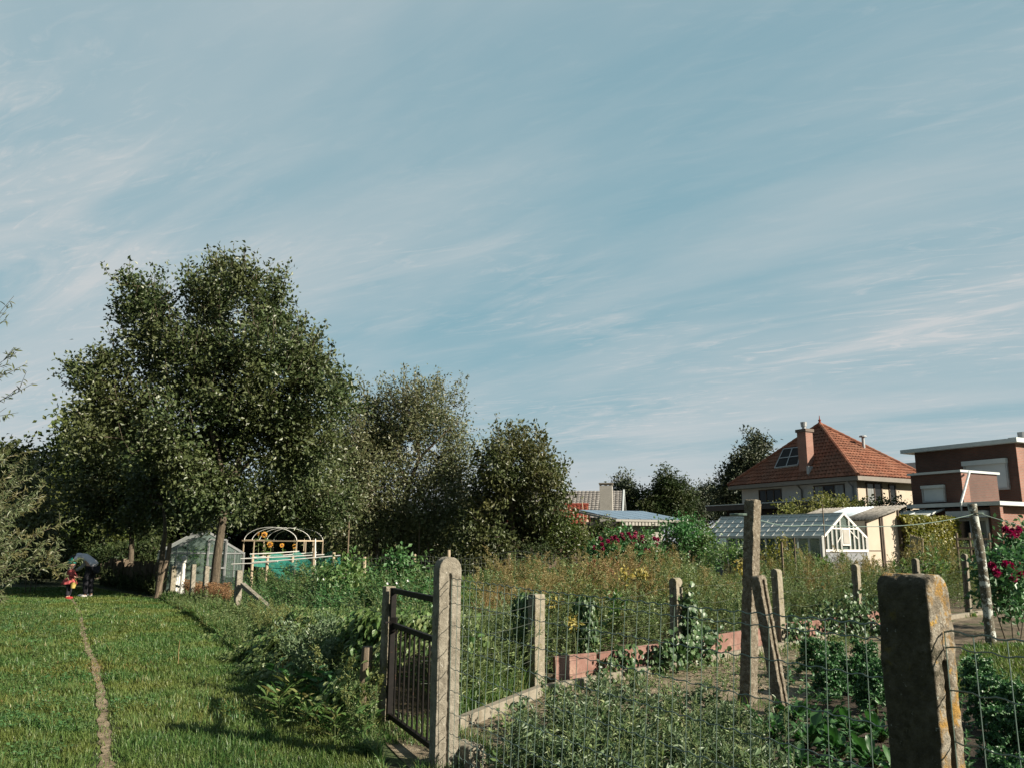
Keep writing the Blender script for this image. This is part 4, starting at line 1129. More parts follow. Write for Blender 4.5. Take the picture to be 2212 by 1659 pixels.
def tiles(mb, e0, e1, t0, t1, tw=.26, rh=.30, lift=.05, m=0):
    """rows of overlapping curved pantiles on the plane eave e0-e1, top t0-t1"""
    e0, e1, t0, t1 = map(lambda x: np.array(x, float), (e0, e1, t0, t1))
    slope = np.linalg.norm((t0 + t1) / 2 - (e0 + e1) / 2); rows = max(3, int(slope / rh))
    nn = unit(np.cross(e1 - e0, (t0 + t1) / 2 - e0)); nn = nn if nn[2] > 0 else -nn
    for r in range(rows):
        f0, f1 = r / rows, min(1.0, (r + 1.12) / rows)
        a0, b0 = e0 + (t0 - e0) * f0, e1 + (t1 - e1) * f0
        a1, b1 = e0 + (t0 - e0) * f1, e1 + (t1 - e1) * f1
        n = max(1, int(np.linalg.norm(b0 - a0) / tw)); x = np.linspace(0, 1, n + 1)
        d = b0 - a0; dw = np.linalg.norm(d) / n; du = unit(d)
        up = (a1 - a0) if True else 0
        for side in (0,):
            l = a0 + d * x[:-1, None]; ll = len(l)
            fx1 = np.clip(x, 0, 1)
            top = a1 + (b1 - a1) * x[:, None]
            w = du * dw
            jit = rng.uniform(-.006, .006, (ll, 1)) * nn
            P = []
            for s, z in ((0, .0), (.25, .030), (.6, .036), (1.0, .006)):
                P.append(l + w * s + nn * (lift + z) + jit)
            for s, z in ((0, .0), (.25, .030), (.6, .036), (1.0, .006)):
                P.append(top[:-1] * (1 - s) + top[1:] * s + nn * (z + .004) + jit)
            v = np.stack(P, 1).reshape(-1, 3)
            i = np.arange(ll)[:, None] * 8
            f = np.concatenate([i + np.array([[0,1,5,4]]), i + np.array([[1,2,6,5]]), i + np.array([[2,3,7,6]])])
            mb.add(v, f, m)
def ridge(mb, p, q, r=.11, n=None, m=0):
    p, q = np.array(p, float), np.array(q, float); n = n or max(2, int(np.linalg.norm(q - p) / .38))
    for i in range(n):
        a = p + (q - p) * i / n; c = p + (q - p) * (i + 1.06) / n
        mb.tube([a, c], [r * 1.12, r * .95], 8, m)

def window(parent, fr, u0, u1, v, z0, z1, axis='u', fw=.07, frame='brown_frame', pane='window_dark', mull=1, sill=None, out=.05, curtains=False, nm='window'):
    """window lying on the wall plane v (axis u) or u (axis v); 'out' is how far it stands proud towards the viewer"""
    def B(mb, a0, a1, d0, d1, za, zb):
        if axis == 'u': fr.box(mb, a0, a1, v - d1, v - d0, za, zb)
        else: fr.box(mb, v - d1, v - d0, a0, a1, za, zb)
    f = MB()
    B(f, u0, u1, -.02, out, z1 - fw, z1); B(f, u0, u1, -.02, out, z0, z0 + fw)
    B(f, u0, u0 + fw, -.02, out, z0 + fw, z1 - fw); B(f, u1 - fw, u1, -.02, out, z0 + fw, z1 - fw)
    for i in range(1, mull + 1):
        c = u0 + (u1 - u0) * i / (mull + 1); B(f, c - fw/2, c + fw/2, -.02, out - .005, z0 + fw, z1 - fw)
    w = f.build(nm, M[frame], parent)
    for i in range(mull + 1):
        a = u0 + (u1 - u0) * i / (mull + 1); c = u0 + (u1 - u0) * (i + 1) / (mull + 1)
        g = MB(); B(g, a + fw * .5, c - fw * .5, -.01, .012, z0 + fw * .9, z1 - fw * .9)
        g.build('pane', M['curtain' if (curtains and i % 2 == 0) else pane], w)
    if sill:
        s = MB(); B(s, u0 - .05, u1 + .05, 0, out + .06, z0 - .06, z0 - .002); s.build('sill', M[sill], w)
    return w

# ---- the red-roofed villa
Yh = 45.0
K = XY(1853, Yh, 1080)
hu = tcol((*K, 4.5), (*U, 0), 1603); hv = tcol((*K, 4.5), (*V, 0), 1982)
fr = Fr(K)
ez = zat(K, 1030) ; house = thing('villa', 'pale two-storey house with a steep red pyramid roof and brick chimney', 'house', (*K, 0))
mb = MB(); fr.box(mb, 0, hu, 0, hv, 0, ez)
wall = mb.build('wall', [M['render_white']], house)
mb = MB(); fr.box(mb, .02, hu - .02, .0, .0, 0, 0) if False else None
# warm sunlight painted into a cream coat on the right side wall
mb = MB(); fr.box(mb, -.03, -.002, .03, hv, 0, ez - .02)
cw = mb.build('side_wall', [M['render_cream']], house); cw['label'] = 'side wall with warm sunlight painted in as cream'
oh = .62
e = [fr.p(-oh, -oh, ez), fr.p(hu + oh, -oh, ez), fr.p(hu + oh, hv + oh, ez), fr.p(-oh, hv + oh, ez)]
ap_xy = fr.p(hu / 2, hv / 2, 0)
apz = zat(ap_xy, 917); ap = np.array([ap_xy[0], ap_xy[1], apz])
mb = MB(); fr.box(mb, -oh, hu + oh, -oh, hv + oh, ez - .22, ez + .02); mb.build('eaves_board', M['fascia'], house)
mb = MB()
ee = [x + (0, 0, .03) for x in e]
for i in range(4): mb.add([ee[i], ee[(i + 1) % 4], ap - (0, 0, .05)], [(0, 1, 2)], 1)
tiles(mb, e[1] + (0,0,.03), e[0] + (0,0,.03), ap, ap, .27, .31); tiles(mb, e[0] + (0,0,.03), e[3] + (0,0,.03), ap, ap, .27, .31)
for x in e: ridge(mb, x + (0, 0, .08), ap + (0, 0, .06), .12)
roof = mb.build('roof', [M['roof_red'], M['roof_under']], house)
b = MB(); b.tube([ap + (0,0,-.02), ap + (0,0,.12), ap + (0,0,.2), ap + (0,0,.32), ap + (0,0,.36), ap + (0,0,.6)], [.12, .13, .06, .10, .035, .02], 9); b.build('finial', M['roof_darkred'], roof)
# front slope helper: plane through e0,e1,ap
def slope_pt(px, py):
    """point of the front roof slope seen at a picture position"""
    n = np.cross(e[1] - e[0], ap - e[0]); d = ray(px, py); t = ((e[0] - CAM) @ n) / (d @ n)
    return CAM + d * t
# chimney
c0 = slope_pt(1738, 1017); cz = zat(c0, 932)
cf = Fr(c0[:2])
mb = MB(); cf.box(mb, -.34, .34, -.08, .52, c0[2] - .6, cz)
ch = box_uv(mb.build('chimney', M['brick_orange_or_sunlit'], house))
mb = MB(); cf.box(mb, -.41, .41, -.14, .59, cz - .02, cz + .16); mb.build('cap', M['brick_brown'], ch)
mb = MB(); mb.cyl(cf.p(.05, .25, cz + .1), cf.p(.05, .25, cz + .35), .12); mb.cyl(cf.p(.05, .25, cz + .33), cf.p(.05, .25, cz + .62), .17, .2); mb.build('chimney_pot', M['alu'], ch)
mb = MB(); cf.box(mb, -.60, -.43, -.3, .75, c0[2] - .35, c0[2] + .25); mb.build('flashing', M['lead'], ch)
# roof window 2x2
q = [slope_pt(1676, 1013), slope_pt(1726, 1006), slope_pt(1734, 968), slope_pt(1695, 972)]
n = unit(np.cross(q[1] - q[0], q[3] - q[0])); n = n if n[2] > 0 else -n
mb = MB()
def rbar(a, c, w=.065): mb.bar(a + n * .08, c + n * .08, w, .14, up=n)
for i in range(4): rbar(q[i], q[(i + 1) % 4])
rbar((q[0] + q[1]) / 2, (q[2] + q[3]) / 2); rbar((q[0] + q[3]) / 2, (q[1] + q[2]) / 2)
rw = mb.build('roof_window', M['lead'], house)
mb = MB(); mb.slab([x + n * .13 for x in (q if np.cross(q[1]-q[0], q[3]-q[0]) @ n > 0 else q[::-1])], .05); mb.build('pane', M['solar_panel'], rw)
# vent pipe on the right slope
vb = e[3] + (ap - e[3]) * .50 + (0, 0, .1)
n2 = np.cross(e[3] - e[0], ap - e[0]); d = ray(1866, 968); vb = CAM + d * (((e[0] - CAM) @ n2) / (d @ n2))
mb = MB(); mb.cyl(vb - (0,0,.2), vb + (0,0,.75), .09); mb.cyl(vb + (0,0,.72), vb + (0,0,.80), .24, .2); mb.build('vent_pipe', M['lead'], house)
# windows on the shaded front
def wz(fr_, u, py): return zat(fr_.p(u, 0, 0), py)
a, c = tcol((*K, 4), (*U, 0), 1690), tcol((*K, 4), (*U, 0), 1641)
window(house, fr, a, c, 0, wz(fr, (a+c)/2, 1087), wz(fr, (a+c)/2, 1056), mull=2, sill='fascia_white')
a, c = tcol((*K, 4), (*U, 0), 1827), tcol((*K, 4), (*U, 0), 1760)
window(house, fr, a, c, 0, wz(fr, (a+c)/2, 1082), wz(fr, (a+c)/2, 1046), mull=2, sill='fascia_white', curtains=True)
a, c = tcol((*K, 4), (*V, 0), 1872), tcol((*K, 4), (*V, 0), 1906)
window(house, fr, a, c, -.03, zat(fr.p(0, a, 0), 1090), zat(fr.p(0, a, 0), 1041), axis='v', mull=1, curtains=True)
a, c = tcol((*K, 4), (*V, 0), 1921), tcol((*K, 4), (*V, 0), 1936)
window(house, fr, a, c, -.03, zat(fr.p(0, a, 0), 1090), zat(fr.p(0, a, 0), 1045), axis='v', mull=0)
for uu in (tcol((*K, 4), (*U, 0), 1735), .25):
    mb = MB(); mb.tube([fr.p(uu, -.08, 0), fr.p(uu, -.08, ez - .5), fr.p(uu, -.5, ez - .15)], .055, 8); mb.build('downpipe', M['fascia'] if uu > 1 else M['lead'], house)
# flat-roofed annexe in front
a0, a1 = tcol((*K, 3), (*U, 0), 1765), tcol((*K, 3), (*U, 0), 1603)
azt = wz(fr, a0, 1086)
KA = XY(1750, 42, 1090); fa_ = Fr(KA); la = tcol((*KA, 3), (*U, 0), 1533)
az = zat(KA, 1082)
ann = thing('garden_annexe', 'low dark flat-roofed annexe in front of the pale house', 'annexe', (*KA, 0))
mb = MB(); fa_.box(mb, -1.5, la, -.25, 2.4, az - .30, az); mb.build('roof', M['fascia_dark'], ann)
mb = MB(); fa_.box(mb, -1.52, la + .03, -.29, 2.45, az + .002, az + .05); mb.build('edge_trim', M['fascia_white'], ann)
mb = MB(); fa_.box(mb, -1.4, la - 1.2, .25, 2.3, 0, az - .31); mb.build('wall', M['dark_inside'], ann)
for k in range(3):
    s0 = la - 1.6 - k * 1.75
    window(ann, fa_, s0 - 1.5, s0, .25, az - 1.25, az - .62, frame='fascia_dark', pane='curtain' if k == 0 else 'window_dark', mull=0)

# ---- brick house at the right edge
KB = XY(3955 / 1.7966, 35.8, 1040)
fb = Fr(KB)
bh = thing('brick_house', 'dark red brick house with a white flat roof edge and lowered blinds', 'house', (*KB, 0))
bl = tcol((*KB, 5), (*U, 0), 1980)
bt = zat(KB, 955)
z_bot = zat(KB, 1085)
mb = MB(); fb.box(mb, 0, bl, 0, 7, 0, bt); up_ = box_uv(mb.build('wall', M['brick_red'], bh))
mb = MB(); fb.box(mb, -.03, -.002, .02, 7, 0, bt - .02); sw = box_uv(mb.build('side_wall', M['brick_orange_or_sunlit'], bh)); sw['label'] = 'brick side wall with sunlight painted in as orange'  # sunlight put into the colour: brighter copy of the front brick
mb = MB(); fb.box(mb, .05, bl + .55, -.35, 7.2, bt - .02, bt + .17); mb.build('roof_edge', M['fascia_white'], bh)
mb = MB(); fb.box(mb, -.32, .045, -.38, 7.2, bt - .02, bt + .19); mb.build('roof_corner', M['fascia_white'], bh)
a, c = tcol((*KB, 4), (*U, 0), 2180), tcol((*KB, 4), (*U, 0), 2093)
w0, w1 = zat(fb.p((a+c)/2, 0, 0), 1055), zat(fb.p((a+c)/2, 0, 0), 1003)
mb = MB(); fb.box(mb, a, c, -.06, .0, w0, w1); ww = mb.build('blind', M['blind'], bh)
mb = MB(); fb.box(mb, a - .1, c + .1, -.20, .0, w1 + .002, w1 + .22); mb.build('blind_box', M['fascia_white'], ww)
mb = MB(); fb.box(mb, a - .09, a - .003, -.10, 0, w0, w1); fb.box(mb, c + .003, c + .09, -.10, 0, w0, w1); fb.box(mb, a - .09, c + .09, -.10, 0, w0 - .08, w0 - .002); mb.build('frame', M['alu'], ww)
# projecting first-floor box
q = XY(2076, 33.7, 1040); fe = Fr(q)
el_ = tcol((*q, 4), (*U, 0), 1969.5); et = zat(q, 1019); eb = zat(q, 1086)
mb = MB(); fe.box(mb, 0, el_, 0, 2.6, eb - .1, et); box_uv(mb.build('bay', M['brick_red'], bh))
mb = MB(); fe.box(mb, -.025, -.002, .02, .5, eb - .1, et - .02); box_uv(mb.build('bay_sunlit_strip', M['brick_orange_or_sunlit'], bh))  # lit strip of the bay painted as brighter brick
mb = MB(); fe.box(mb, -.08, el_ + .1, -.10, 2.7, et + .002, et + .10); mb.build('bay_roof_edge', M['fascia_white'], bh)
a, c = tcol((*q, 4), (*U, 0), 2039), tcol((*q, 4), (*U, 0), 1996)
w0, w1 = zat(fe.p((a+c)/2, 0, 0), 1081), zat(fe.p((a+c)/2, 0, 0), 1054)
mb = MB(); fe.box(mb, a, c, -.05, .0, w0, w1); ww = mb.build('blind', M['blind'], bh)
mb = MB(); fe.box(mb, a - .07, c + .07, -.15, .0, w1 + .002, w1 + .13); mb.build('blind_box', M['fascia_white'], ww)
mb = MB(); fe.box(mb, a - .07, a - .003, -.08, 0, w0, w1); fe.box(mb, c + .003, c + .07, -.08, 0, w0, w1); fe.box(mb, a - .07, c + .07, -.08, 0, w0 - .06, w0 - .002); mb.build('frame', M['alu'], ww)
p0 = np.array([*XY(2094, 33.4, 1030), 0]); p1 = np.array([*XY(2076, 33.0, 1090), 0]); p0[2] = zat(p0, 1022); p1[2] = zat(p1, 1086)
mb = MB(); mb.tube([p0 + (.2, .3, .1), p0, p1, p1 - (0, 0, .6)], .05, 8); mb.build('downpipe', M['fascia_white'], bh)
# ground floor wing
qg = XY(2142, 32.2, 1130); fg = Fr(qg)
gt = zat(qg, 1091); gl_ = tcol((*qg, 3), (*U, 0), 1968)
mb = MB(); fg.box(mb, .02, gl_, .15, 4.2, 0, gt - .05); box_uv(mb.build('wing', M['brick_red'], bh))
mb = MB(); fg.box(mb, -.4, .0, .0, .2, 0, gt - .02); fg.box(mb, -.03, -.0, .21, 4.2, 0, gt - .02); box_uv(mb.build('wing_pier', M['brick_orange_or_sunlit'], bh))  # pier and wing side in the brick copy with sunlight painted in
mb = MB(); fg.box(mb, -.5, gl_ + .1, -.12, 4.3, gt + .002, gt + .16); mb.build('wing_roof_edge', M['fascia_white'], bh)
a, c = tcol((*qg, 2), (*U, 0), 2135), tcol((*qg, 2), (*U, 0), 2060)
w0, w1 = zat(fg.p(a, 0, 0), 1180), zat(fg.p(a, 0, 0), 1117)
window(bh, fg, a, c, .15, w0, w1, frame='fascia_white', pane='window_dark', mull=1, curtains=True, fw=.12)
mb = MB(); fg.box(mb, a - .1, c + .1, -.25, .14, w1 + .01, w1 + .28); mb.build('awning_box', M['fascia_white'], bh)
a, c = tcol((*qg, 2.6), (*U, 0), 2040), tcol((*qg, 2.6), (*U, 0), 1955)
ct = zat(fg.p(a, 0, 0), 1099); cb = zat(fg.p(a, -1.2, 0), 1118)
mb = MB(); mb.slab([fg.p(a, .1, ct), fg.p(c, .1, ct), fg.p(c, -1.5, cb), fg.p(a, -1.5, cb)], .03)
can = mb.build('canopy', M['glass_hazy'], bh)
mb = MB()
for t in (a, (a+c)/2, c): mb.bar(fg.p(t, .1, ct + .03), fg.p(t, -1.5, cb + .03), .035, .04)
mb.bar(fg.p(a, -1.5, cb), fg.p(c, -1.5, cb), .05, .08); mb.build('frame', M['fascia_white'], can)
for t in (a + .1, c - .1):
    mb = MB(); mb.bar(fg.p(t, -1.45, 0), fg.p(t, -1.45, cb - .05), .06, .06); mb.build('post', M['fascia_dark'], can)
# chimney stub on the far right of the roof
mb = MB(); x = XY(2209, 38, 950); mb.cyl((*x, bt), (*x, zat(x, 933)), .16, .2); mb.build('chimney_pot', M['lead'], bh)
# low dark roof between the houses
x0 = XY(1944, 58, 1000); fz = Fr(x0)
tr = thing('slate_roofed_house', 'sliver of a dark tiled roof between the red roof and the brick house', 'house', (*x0, 0))
mb = MB(); fz.box(mb, -6, 3, 0, 6, 0, zat(x0, 1025)); mb.build('wall', M['brick_brown'], tr)
mb = MB(); zt = zat(x0, 997)
mb.slab([fz.p(3, -.4, zat(x0, 1026)), fz.p(-6, -.4, zat(x0, 1026)), fz.p(-6, 3, zt), fz.p(3, 3, zt)][::-1], .2); mb.slab([fz.p(3, 6.4, zat(x0, 1026)), fz.p(-6, 6.4, zat(x0, 1026)), fz.p(-6, 3.05, zt), fz.p(3, 3.05, zt)], .2)
mb.build('roof', M['roof_slate'], tr)

# ---- greenhouse by the shed
KG = XY(1779, 28.0, 1190); fgx = Fr(KG)
gv = tcol((*KG, 1.5), (*V, 0), 1873); gu = tcol((*KG, 1.8), (*U, 0), 1518)
eg = zat(KG, 1159); bg_ = zat(KG, 1190); rg = zat(fgx.p(0, gv / 2, 0), 1108)
gh = thing('greenhouse', 'long white-framed greenhouse on a block base beside the shed', 'greenhouse', (*KG, 0))
mb = MB()
fgx.box(mb, 0, gu, 0, .12, 0, .55); fgx.box(mb, 0, .12, .12, gv, 0, bg_ - .02); fgx.box(mb, gu - .12, gu, .12, gv, 0, .55); fgx.box(mb, .12, gu - .12, gv - .12, gv, 0, .55)
mb.build('base_wall', M['grey_block'], gh)
mb = MB(); W_ = .045
A0 = lambda u, v, z: fgx.p(u, v, z)
rid = [A0(0, gv/2, rg), A0(gu, gv/2, rg)]
mb.bar(rid[0], rid[1], .07, .07)
for v in (0, gv): mb.bar(A0(0, v, eg), A0(gu, v, eg), .08, .09)
for u in (0, gu):
    for s in (0, gv): mb.bar(A0(u, s, eg - .02), A0(u, gv/2, rg), .075, .08)
    mb.bar(A0(u, 0, bg_ + .02), A0(u, gv, bg_ + .02), .10, .09)
    for s in (0, gv): mb.bar(A0(u, s, bg_ - .3), A0(u, s, eg), .09, .09)
nb = 13
for i in range(1, nb):
    u = gu * i / nb
    for s in (0, gv): mb.bar(A0(u, s, eg), A0(u, gv/2, rg), .05, .05)
for i in range(0, 12):
    u = gu * i / 12 + .1
    mb.bar(A0(u, 0, .55), A0(u, 0, eg), .055, .055)
frm = mb.build('frame', M['white_paint'], gh)
mb = MB()
for s in (0, gv):
    for k in (.0, .22, .44, .66, .88):
        f0 = A0(0, s + (gv/2 - s)*k, eg + (rg - eg)*k); f1 = A0(gu, s + (gv/2 - s)*k, eg + (rg - eg)*k)
        mb.bar(f0 + (0, 0, .015), f1 + (0, 0, .015), .022, .03)
mb.build('lap_joint', M['lead'], gh)
mb = MB()
for i in range(nb):
    u0, u1 = gu * i / nb + .02, gu * (i + 1) / nb - .02
    dz = rng.uniform(-.008, .008)
    mb.quad(A0(u0, 0, eg + .01 + dz), A0(u1, 0, eg + .01 + dz), A0(u1, gv/2, rg + .01), A0(u0, gv/2, rg + .01))
    mb.quad(A0(u0, gv, eg + .01), A0(u1, gv, eg + .01), A0(u1, gv/2, rg + .012), A0(u0, gv/2, rg + .012))
gp_ = mb.build('roof_pane', M['glass_hazy'], gh)
so_ = gp_.modifiers.new('t', 'SOLIDIFY'); so_.thickness = .005
mb = MB()
mb.quad(A0(.02, .02, .56), A0(gu - .02, .02, .56), A0(gu - .02, .02, eg), A0(.02, .02, eg)); mb.quad(A0(.02, gv - .02, .56), A0(gu - .02, gv - .02, .56), A0(gu - .02, gv - .02, eg), A0(.02, gv - .02, eg))
for u in (.02, gu - .02): mb.add([A0(u, .04, bg_), A0(u, gv - .04, bg_), A0(u, gv - .04, eg), A0(u, gv/2, rg - .05), A0(u, .04, eg)], [(0, 1, 2, 3, 4)])
w_ = mb.build('side_pane', M['glass'], gh); w_.modifiers.new('t', 'SOLIDIFY').thickness = .004
mb = MB()
for s in np.linspace(.1, .9, 9)[[0, 1, 2, 3, 5, 6, 7, 8]]:
    v = gv * s; top = eg + (rg - eg) * (1 - abs(2*s - 1)) - .03
    mb.bar(A0(-.02, v, bg_), A0(-.02, v, top), .05, .05)
mb.bar(A0(-.02, gv*.2, eg + .30), A0(-.02, gv*.8, eg + .30), .045, .045)
mb.bar(A0(-.03, gv*.30, eg - .2), A0(-.03, gv*.42, eg + .1), .03, .03); mb.bar(A0(-.03, gv*.60, eg + .25), A0(-.03, gv*.78, eg - .05), .03, .03)
mb.build('gable_bars', M['white_paint'], gh)
mb = MB(); fgx.box(mb, -.06, -.025, gv*.405, gv*.595, bg_ + .20, eg + .33); dr = mb.build('door', M['white_paint'], gh)
mb = MB(); fgx.box(mb, -.075, -.0605, gv*.43, gv*.57, bg_ + .26, eg + .27); mb.build('pane', M['plaster_grey'], dr)

# ---- shed
KS = XY(1873, 30.6, 1190); fs = Fr(KS)
sv = tcol((*KS, 1.5), (*V, 0), 1948)
z0, z1 = zat(KS, 1124), zat(fs.p(0, sv, 0), 1096)
sh = thing('shed', 'peach panelled shed with mossy corrugated lean-to roof', 'shed', (*KS, 0))
su = 3.6
mb = MB(); mb.hexa([fs.p(0,0,0), fs.p(0,sv,0), fs.p(su,sv,0), fs.p(su,0,0), fs.p(0,0,z0), fs.p(0,sv,z1), fs.p(su,sv,z1), fs.p(su,0,z0)]); mb.build('wall', M['render_cream'], sh)
mb = MB()
for v in (.0, .02 + sv * .40, sv * .46, sv * .94): fs.box(mb, -.05, -.002, v, v + .06 if v else .05, 0, z0 + (z1 - z0) * v / sv - .03)
fs.box(mb, -.03, -.002, .06, sv * .40, 1.35, 1.37); fs.box(mb, -.03, -.002, sv*.5, sv * .93, .95, .97)
mb.build('batten', M['brown_frame'], sh)
def corr(mb, ua, ub, va, vb, za, zb, wl=.15, amp=.028):
    n = int((ub - ua) / wl * 8); us = np.linspace(ua, ub, n)
    h = amp * np.sin(us / wl * 2 * np.pi)
    a = np.array([fs.p(u, va, za + k) for u, k in zip(us, h)]); c = np.array([fs.p(u, vb, zb + k) for u, k in zip(us, h)])
    i = np.arange(n - 1)[:, None]
    mb.add(np.vstack([a, c]), i + np.array([[0, 1, n + 1, n]]))
zz = lambda v: z0 + (z1 - z0) * v / sv + .06
mb = MB(); corr(mb, -.35, su + .2, sv * -.06, sv * 1.02, zz(-.06 * sv), zz(1.02 * sv)); r_ = mb.build('roof', M['corrugated'], sh, smooth=True); r_.modifiers.new('t', 'SOLIDIFY').thickness = .02
mb = MB(); corr(mb, 1.0, 2.4, -.04 * sv, sv * .95, zz(-.04 * sv) + .03, zz(.95 * sv) + .03); r_ = mb.build('roof_sheet', M['corrugated_blue'], sh, smooth=True); r_.modifiers.new('t', 'SOLIDIFY').thickness = .015


# ---- hedge, pale paling and frames in front of the brick wing
hd = XY(1958, 31.2, 1180); he = hd + V * tcol((*hd, 1.5), (*V, 0), 2074); hz0 = zat(hd, 1117)
hg = thing('hedge', 'clipped yellow-green hedge between the shed and the brick wing', 'hedge', (*hd, 0))
d = unit(he - hd); nn = np.array([d[1], -d[0]]); Lh = np.linalg.norm(he - hd)
n = 12000
s = rng.uniform(0, Lh, n); zz_ = rng.uniform(.1, hz0, n) + rng.normal(0, .03, n); t_ = np.abs(rng.normal(0, .16, n))
front = rng.random(n) < .75
Q = np.column_stack([hd[0] + d[0]*s, hd[1] + d[1]*s, np.where(front, zz_, hz0 + rng.normal(0, .05, n))])
Q[:, :2] += nn * np.where(front, .12 - t_, -rng.uniform(0, .8, n))[:, None]
Nn = unit(np.column_stack([np.tile(nn, (n, 1)) * .8, np.full(n, .3)]) + rand_dirs(n) * .7); T = unit(rand_dirs(n) + np.array([0, 0, -.6]))
v, f = leaf4(Q, T, Nn, rng.uniform(.09, .16, n), rng.uniform(.06, .1, n)); b = MB(); b.add(v, f); b.build('foliage', M['leaf_hedge'], hg)
b = MB(); b.hexa([(*(hd - nn*.15), 0), (*(he - nn*.15), 0), (*(he - nn*.9), 0), (*(hd - nn*.9), 0), (*(hd - nn*.2), hz0 - .1), (*(he - nn*.2), hz0 - .1), (*(he - nn*.8), hz0 - .1), (*(hd - nn*.8), hz0 - .1)])
b.build('stem', M['twig'], hg)
p0 = A(1966, 1158, 25.0); p1 = A(1992, 1166, 24.6)
pl = thing('pallet', 'tilted pale slatted pallet standing in the weeds before the hedge', 'pallet', (p0[0], p0[1], 0))
for i in range(8):
    q = p0 + (p1 - p0) * i / 7; b = MB(); b.bar((q[0] - .15, q[1] - .1, 0.1), (q[0] + .02, q[1], q[2] + .06), .05, .02); b.build('slat', M['pale_wood'], pl)
b = MB()
for f_ in (.35, .85): b.bar((p0[0] - .1, p0[1] + .02, p0[2] * f_), (p1[0] - .1, p1[1] + .02, p1[2] * f_), .04, .06)
b.build('rail', M['pale_wood'], pl)
bf = XY(2070, 24.5); 
cfm = thing('plant_frame', 'dark wooden plant frame with pale corner poles under the wing window', 'plant frame', (*bf, 0))
b = MB(); q0, q1 = XY(2066, 24.5), XY(2136, 24.2); zt = zat(q0, 1150)
b.bar((*q0, zt - .18), (*q1, zt - .18), .05, .06); b.bar((*q0, zt - .45), (*q1, zt - .45), .05, .06)
b.build('rail', M['dark_wood'], cfm)
for q in (q0, q0 * .6 + q1 * .4, q1):
    b = MB(); b.tube([(*q, 0), (q[0] + .03, q[1], zt)], .035, 7); b.build('post', M['old_wood'], cfm)

# ---- farmhouse with grey roof
x0 = XY(1339, 60, 1090); D1 = unit(np.array([-1.0, .18])); D2 = np.array([-D1[1], D1[0]]); D2 = D2 if D2[1] > 0 else -D2
ff_ = Fr(x0, D1, D2)
fh = thing('farmhouse', 'low farmhouse with weathered grey tiled roof and one tall square chimney', 'house', (*x0, 0))
zr = zat(ff_.p(0, 3.4, 0), 1060); ze = zat(ff_.p(0, 0, 0), 1112) - .2
mb = MB(); ff_.box(mb, 0, 9, 0, 6.8, 0, ze); mb.add([ff_.p(0,0,ze), ff_.p(0,6.8,ze), ff_.p(0,3.4,zr - .1)], [(0,1,2)]); mb.build('wall', M['plaster_grey'], fh)
# the right verge slopes down to the right: roof end
mb = MB()
zc_ = ze - .05
mb.slab([ff_.p(9, -.3, zc_), ff_.p(9, 3.4, zr), ff_.p(-.15, 3.4, zr), ff_.p(-.15, -.3, zc_)][::-1], .12)
mb.slab([ff_.p(9, 7.1, zc_), ff_.p(9, 3.42, zr), ff_.p(-.15, 3.42, zr), ff_.p(-.15, 7.1, zc_)], .12)
tiles(mb, ff_.p(9, -.3, zc_ + .01), ff_.p(-.15, -.3, zc_ + .01), ff_.p(9, 3.4, zr + .01), ff_.p(-.15, 3.4, zr + .01), .3, .3)
mb.build('roof', M['roof_grey'], fh)
mb = MB(); mb.bar(ff_.p(-.2, -.3, zc_ + .06), ff_.p(-.2, 3.4, zr + .06), .12, .16); mb.bar(ff_.p(-.2, 7.1, zc_ + .06), ff_.p(-.2, 3.4, zr + .06), .12, .16); mb.build('verge', M['fascia_white'], fh)
q = XY(1310, 57.5, 1100); fq = Fr(q, D1, D2)
mb = MB(); fq.box(mb, -.45, .45, -.4, .5, 2, zat(q, 1049)); ch = mb.build('chimney', M['plaster_grey'], fh)
mb = MB(); fq.box(mb, -.5, .5, -.45, .55, zat(q, 1049) + .10, zat(q, 1049) + .2)
for uu in (-.4, 0, .4): fq.box(mb, uu - .05, uu + .05, -.35, .45, zat(q, 1049), zat(q, 1049) + .10)
mb.build('cap', M['concrete_dark'], ch)
# red-tiled outbuilding
x0 = XY(1262, 50, 1120); fo = Fr(x0, D1, D2)
ob = thing('outbuilding', 'small brick outbuilding with dark red tiles half hidden by the walnut', 'outbuilding', (*x0, 0))
zr = zat(fo.p(0, 2, 0), 1091); ze = zat(x0, 1130)
mb = MB(); fo.box(mb, 0, 6, 0, 4, 0, ze); mb.add([fo.p(0,0,ze), fo.p(0,4,ze), fo.p(0,2,zr - .06)], [(0,1,2)]); box_uv(mb.build('wall', M['brick_old'], ob))
mb = MB()
mb.slab([fo.p(6, -.2, ze - .1), fo.p(6, 2, zr - .03), fo.p(-.1, 2, zr - .03), fo.p(-.1, -.2, ze - .1)][::-1], .08, 1); mb.slab([fo.p(6, 4.2, ze - .1), fo.p(6, 2.02, zr - .03), fo.p(-.1, 2.02, zr - .03), fo.p(-.1, 4.2, ze - .1)], .08, 1)
tiles(mb, fo.p(6, -.2, ze - .08), fo.p(-.1, -.2, ze - .08), fo.p(6, 2, zr), fo.p(-.1, 2, zr), .25, .26); ridge(mb, fo.p(6, 2, zr + .05), fo.p(-.1, 2, zr + .05), .1)
mb.build('roof', [M['roof_darkred'], M['roof_under']], ob)
mb = MB(); mb.tube([fo.p(-.2, -.3, 0), fo.p(.1, -.25, zr + .1)], .035, 6); mb.build('pole', M['pale_wood'], ob)
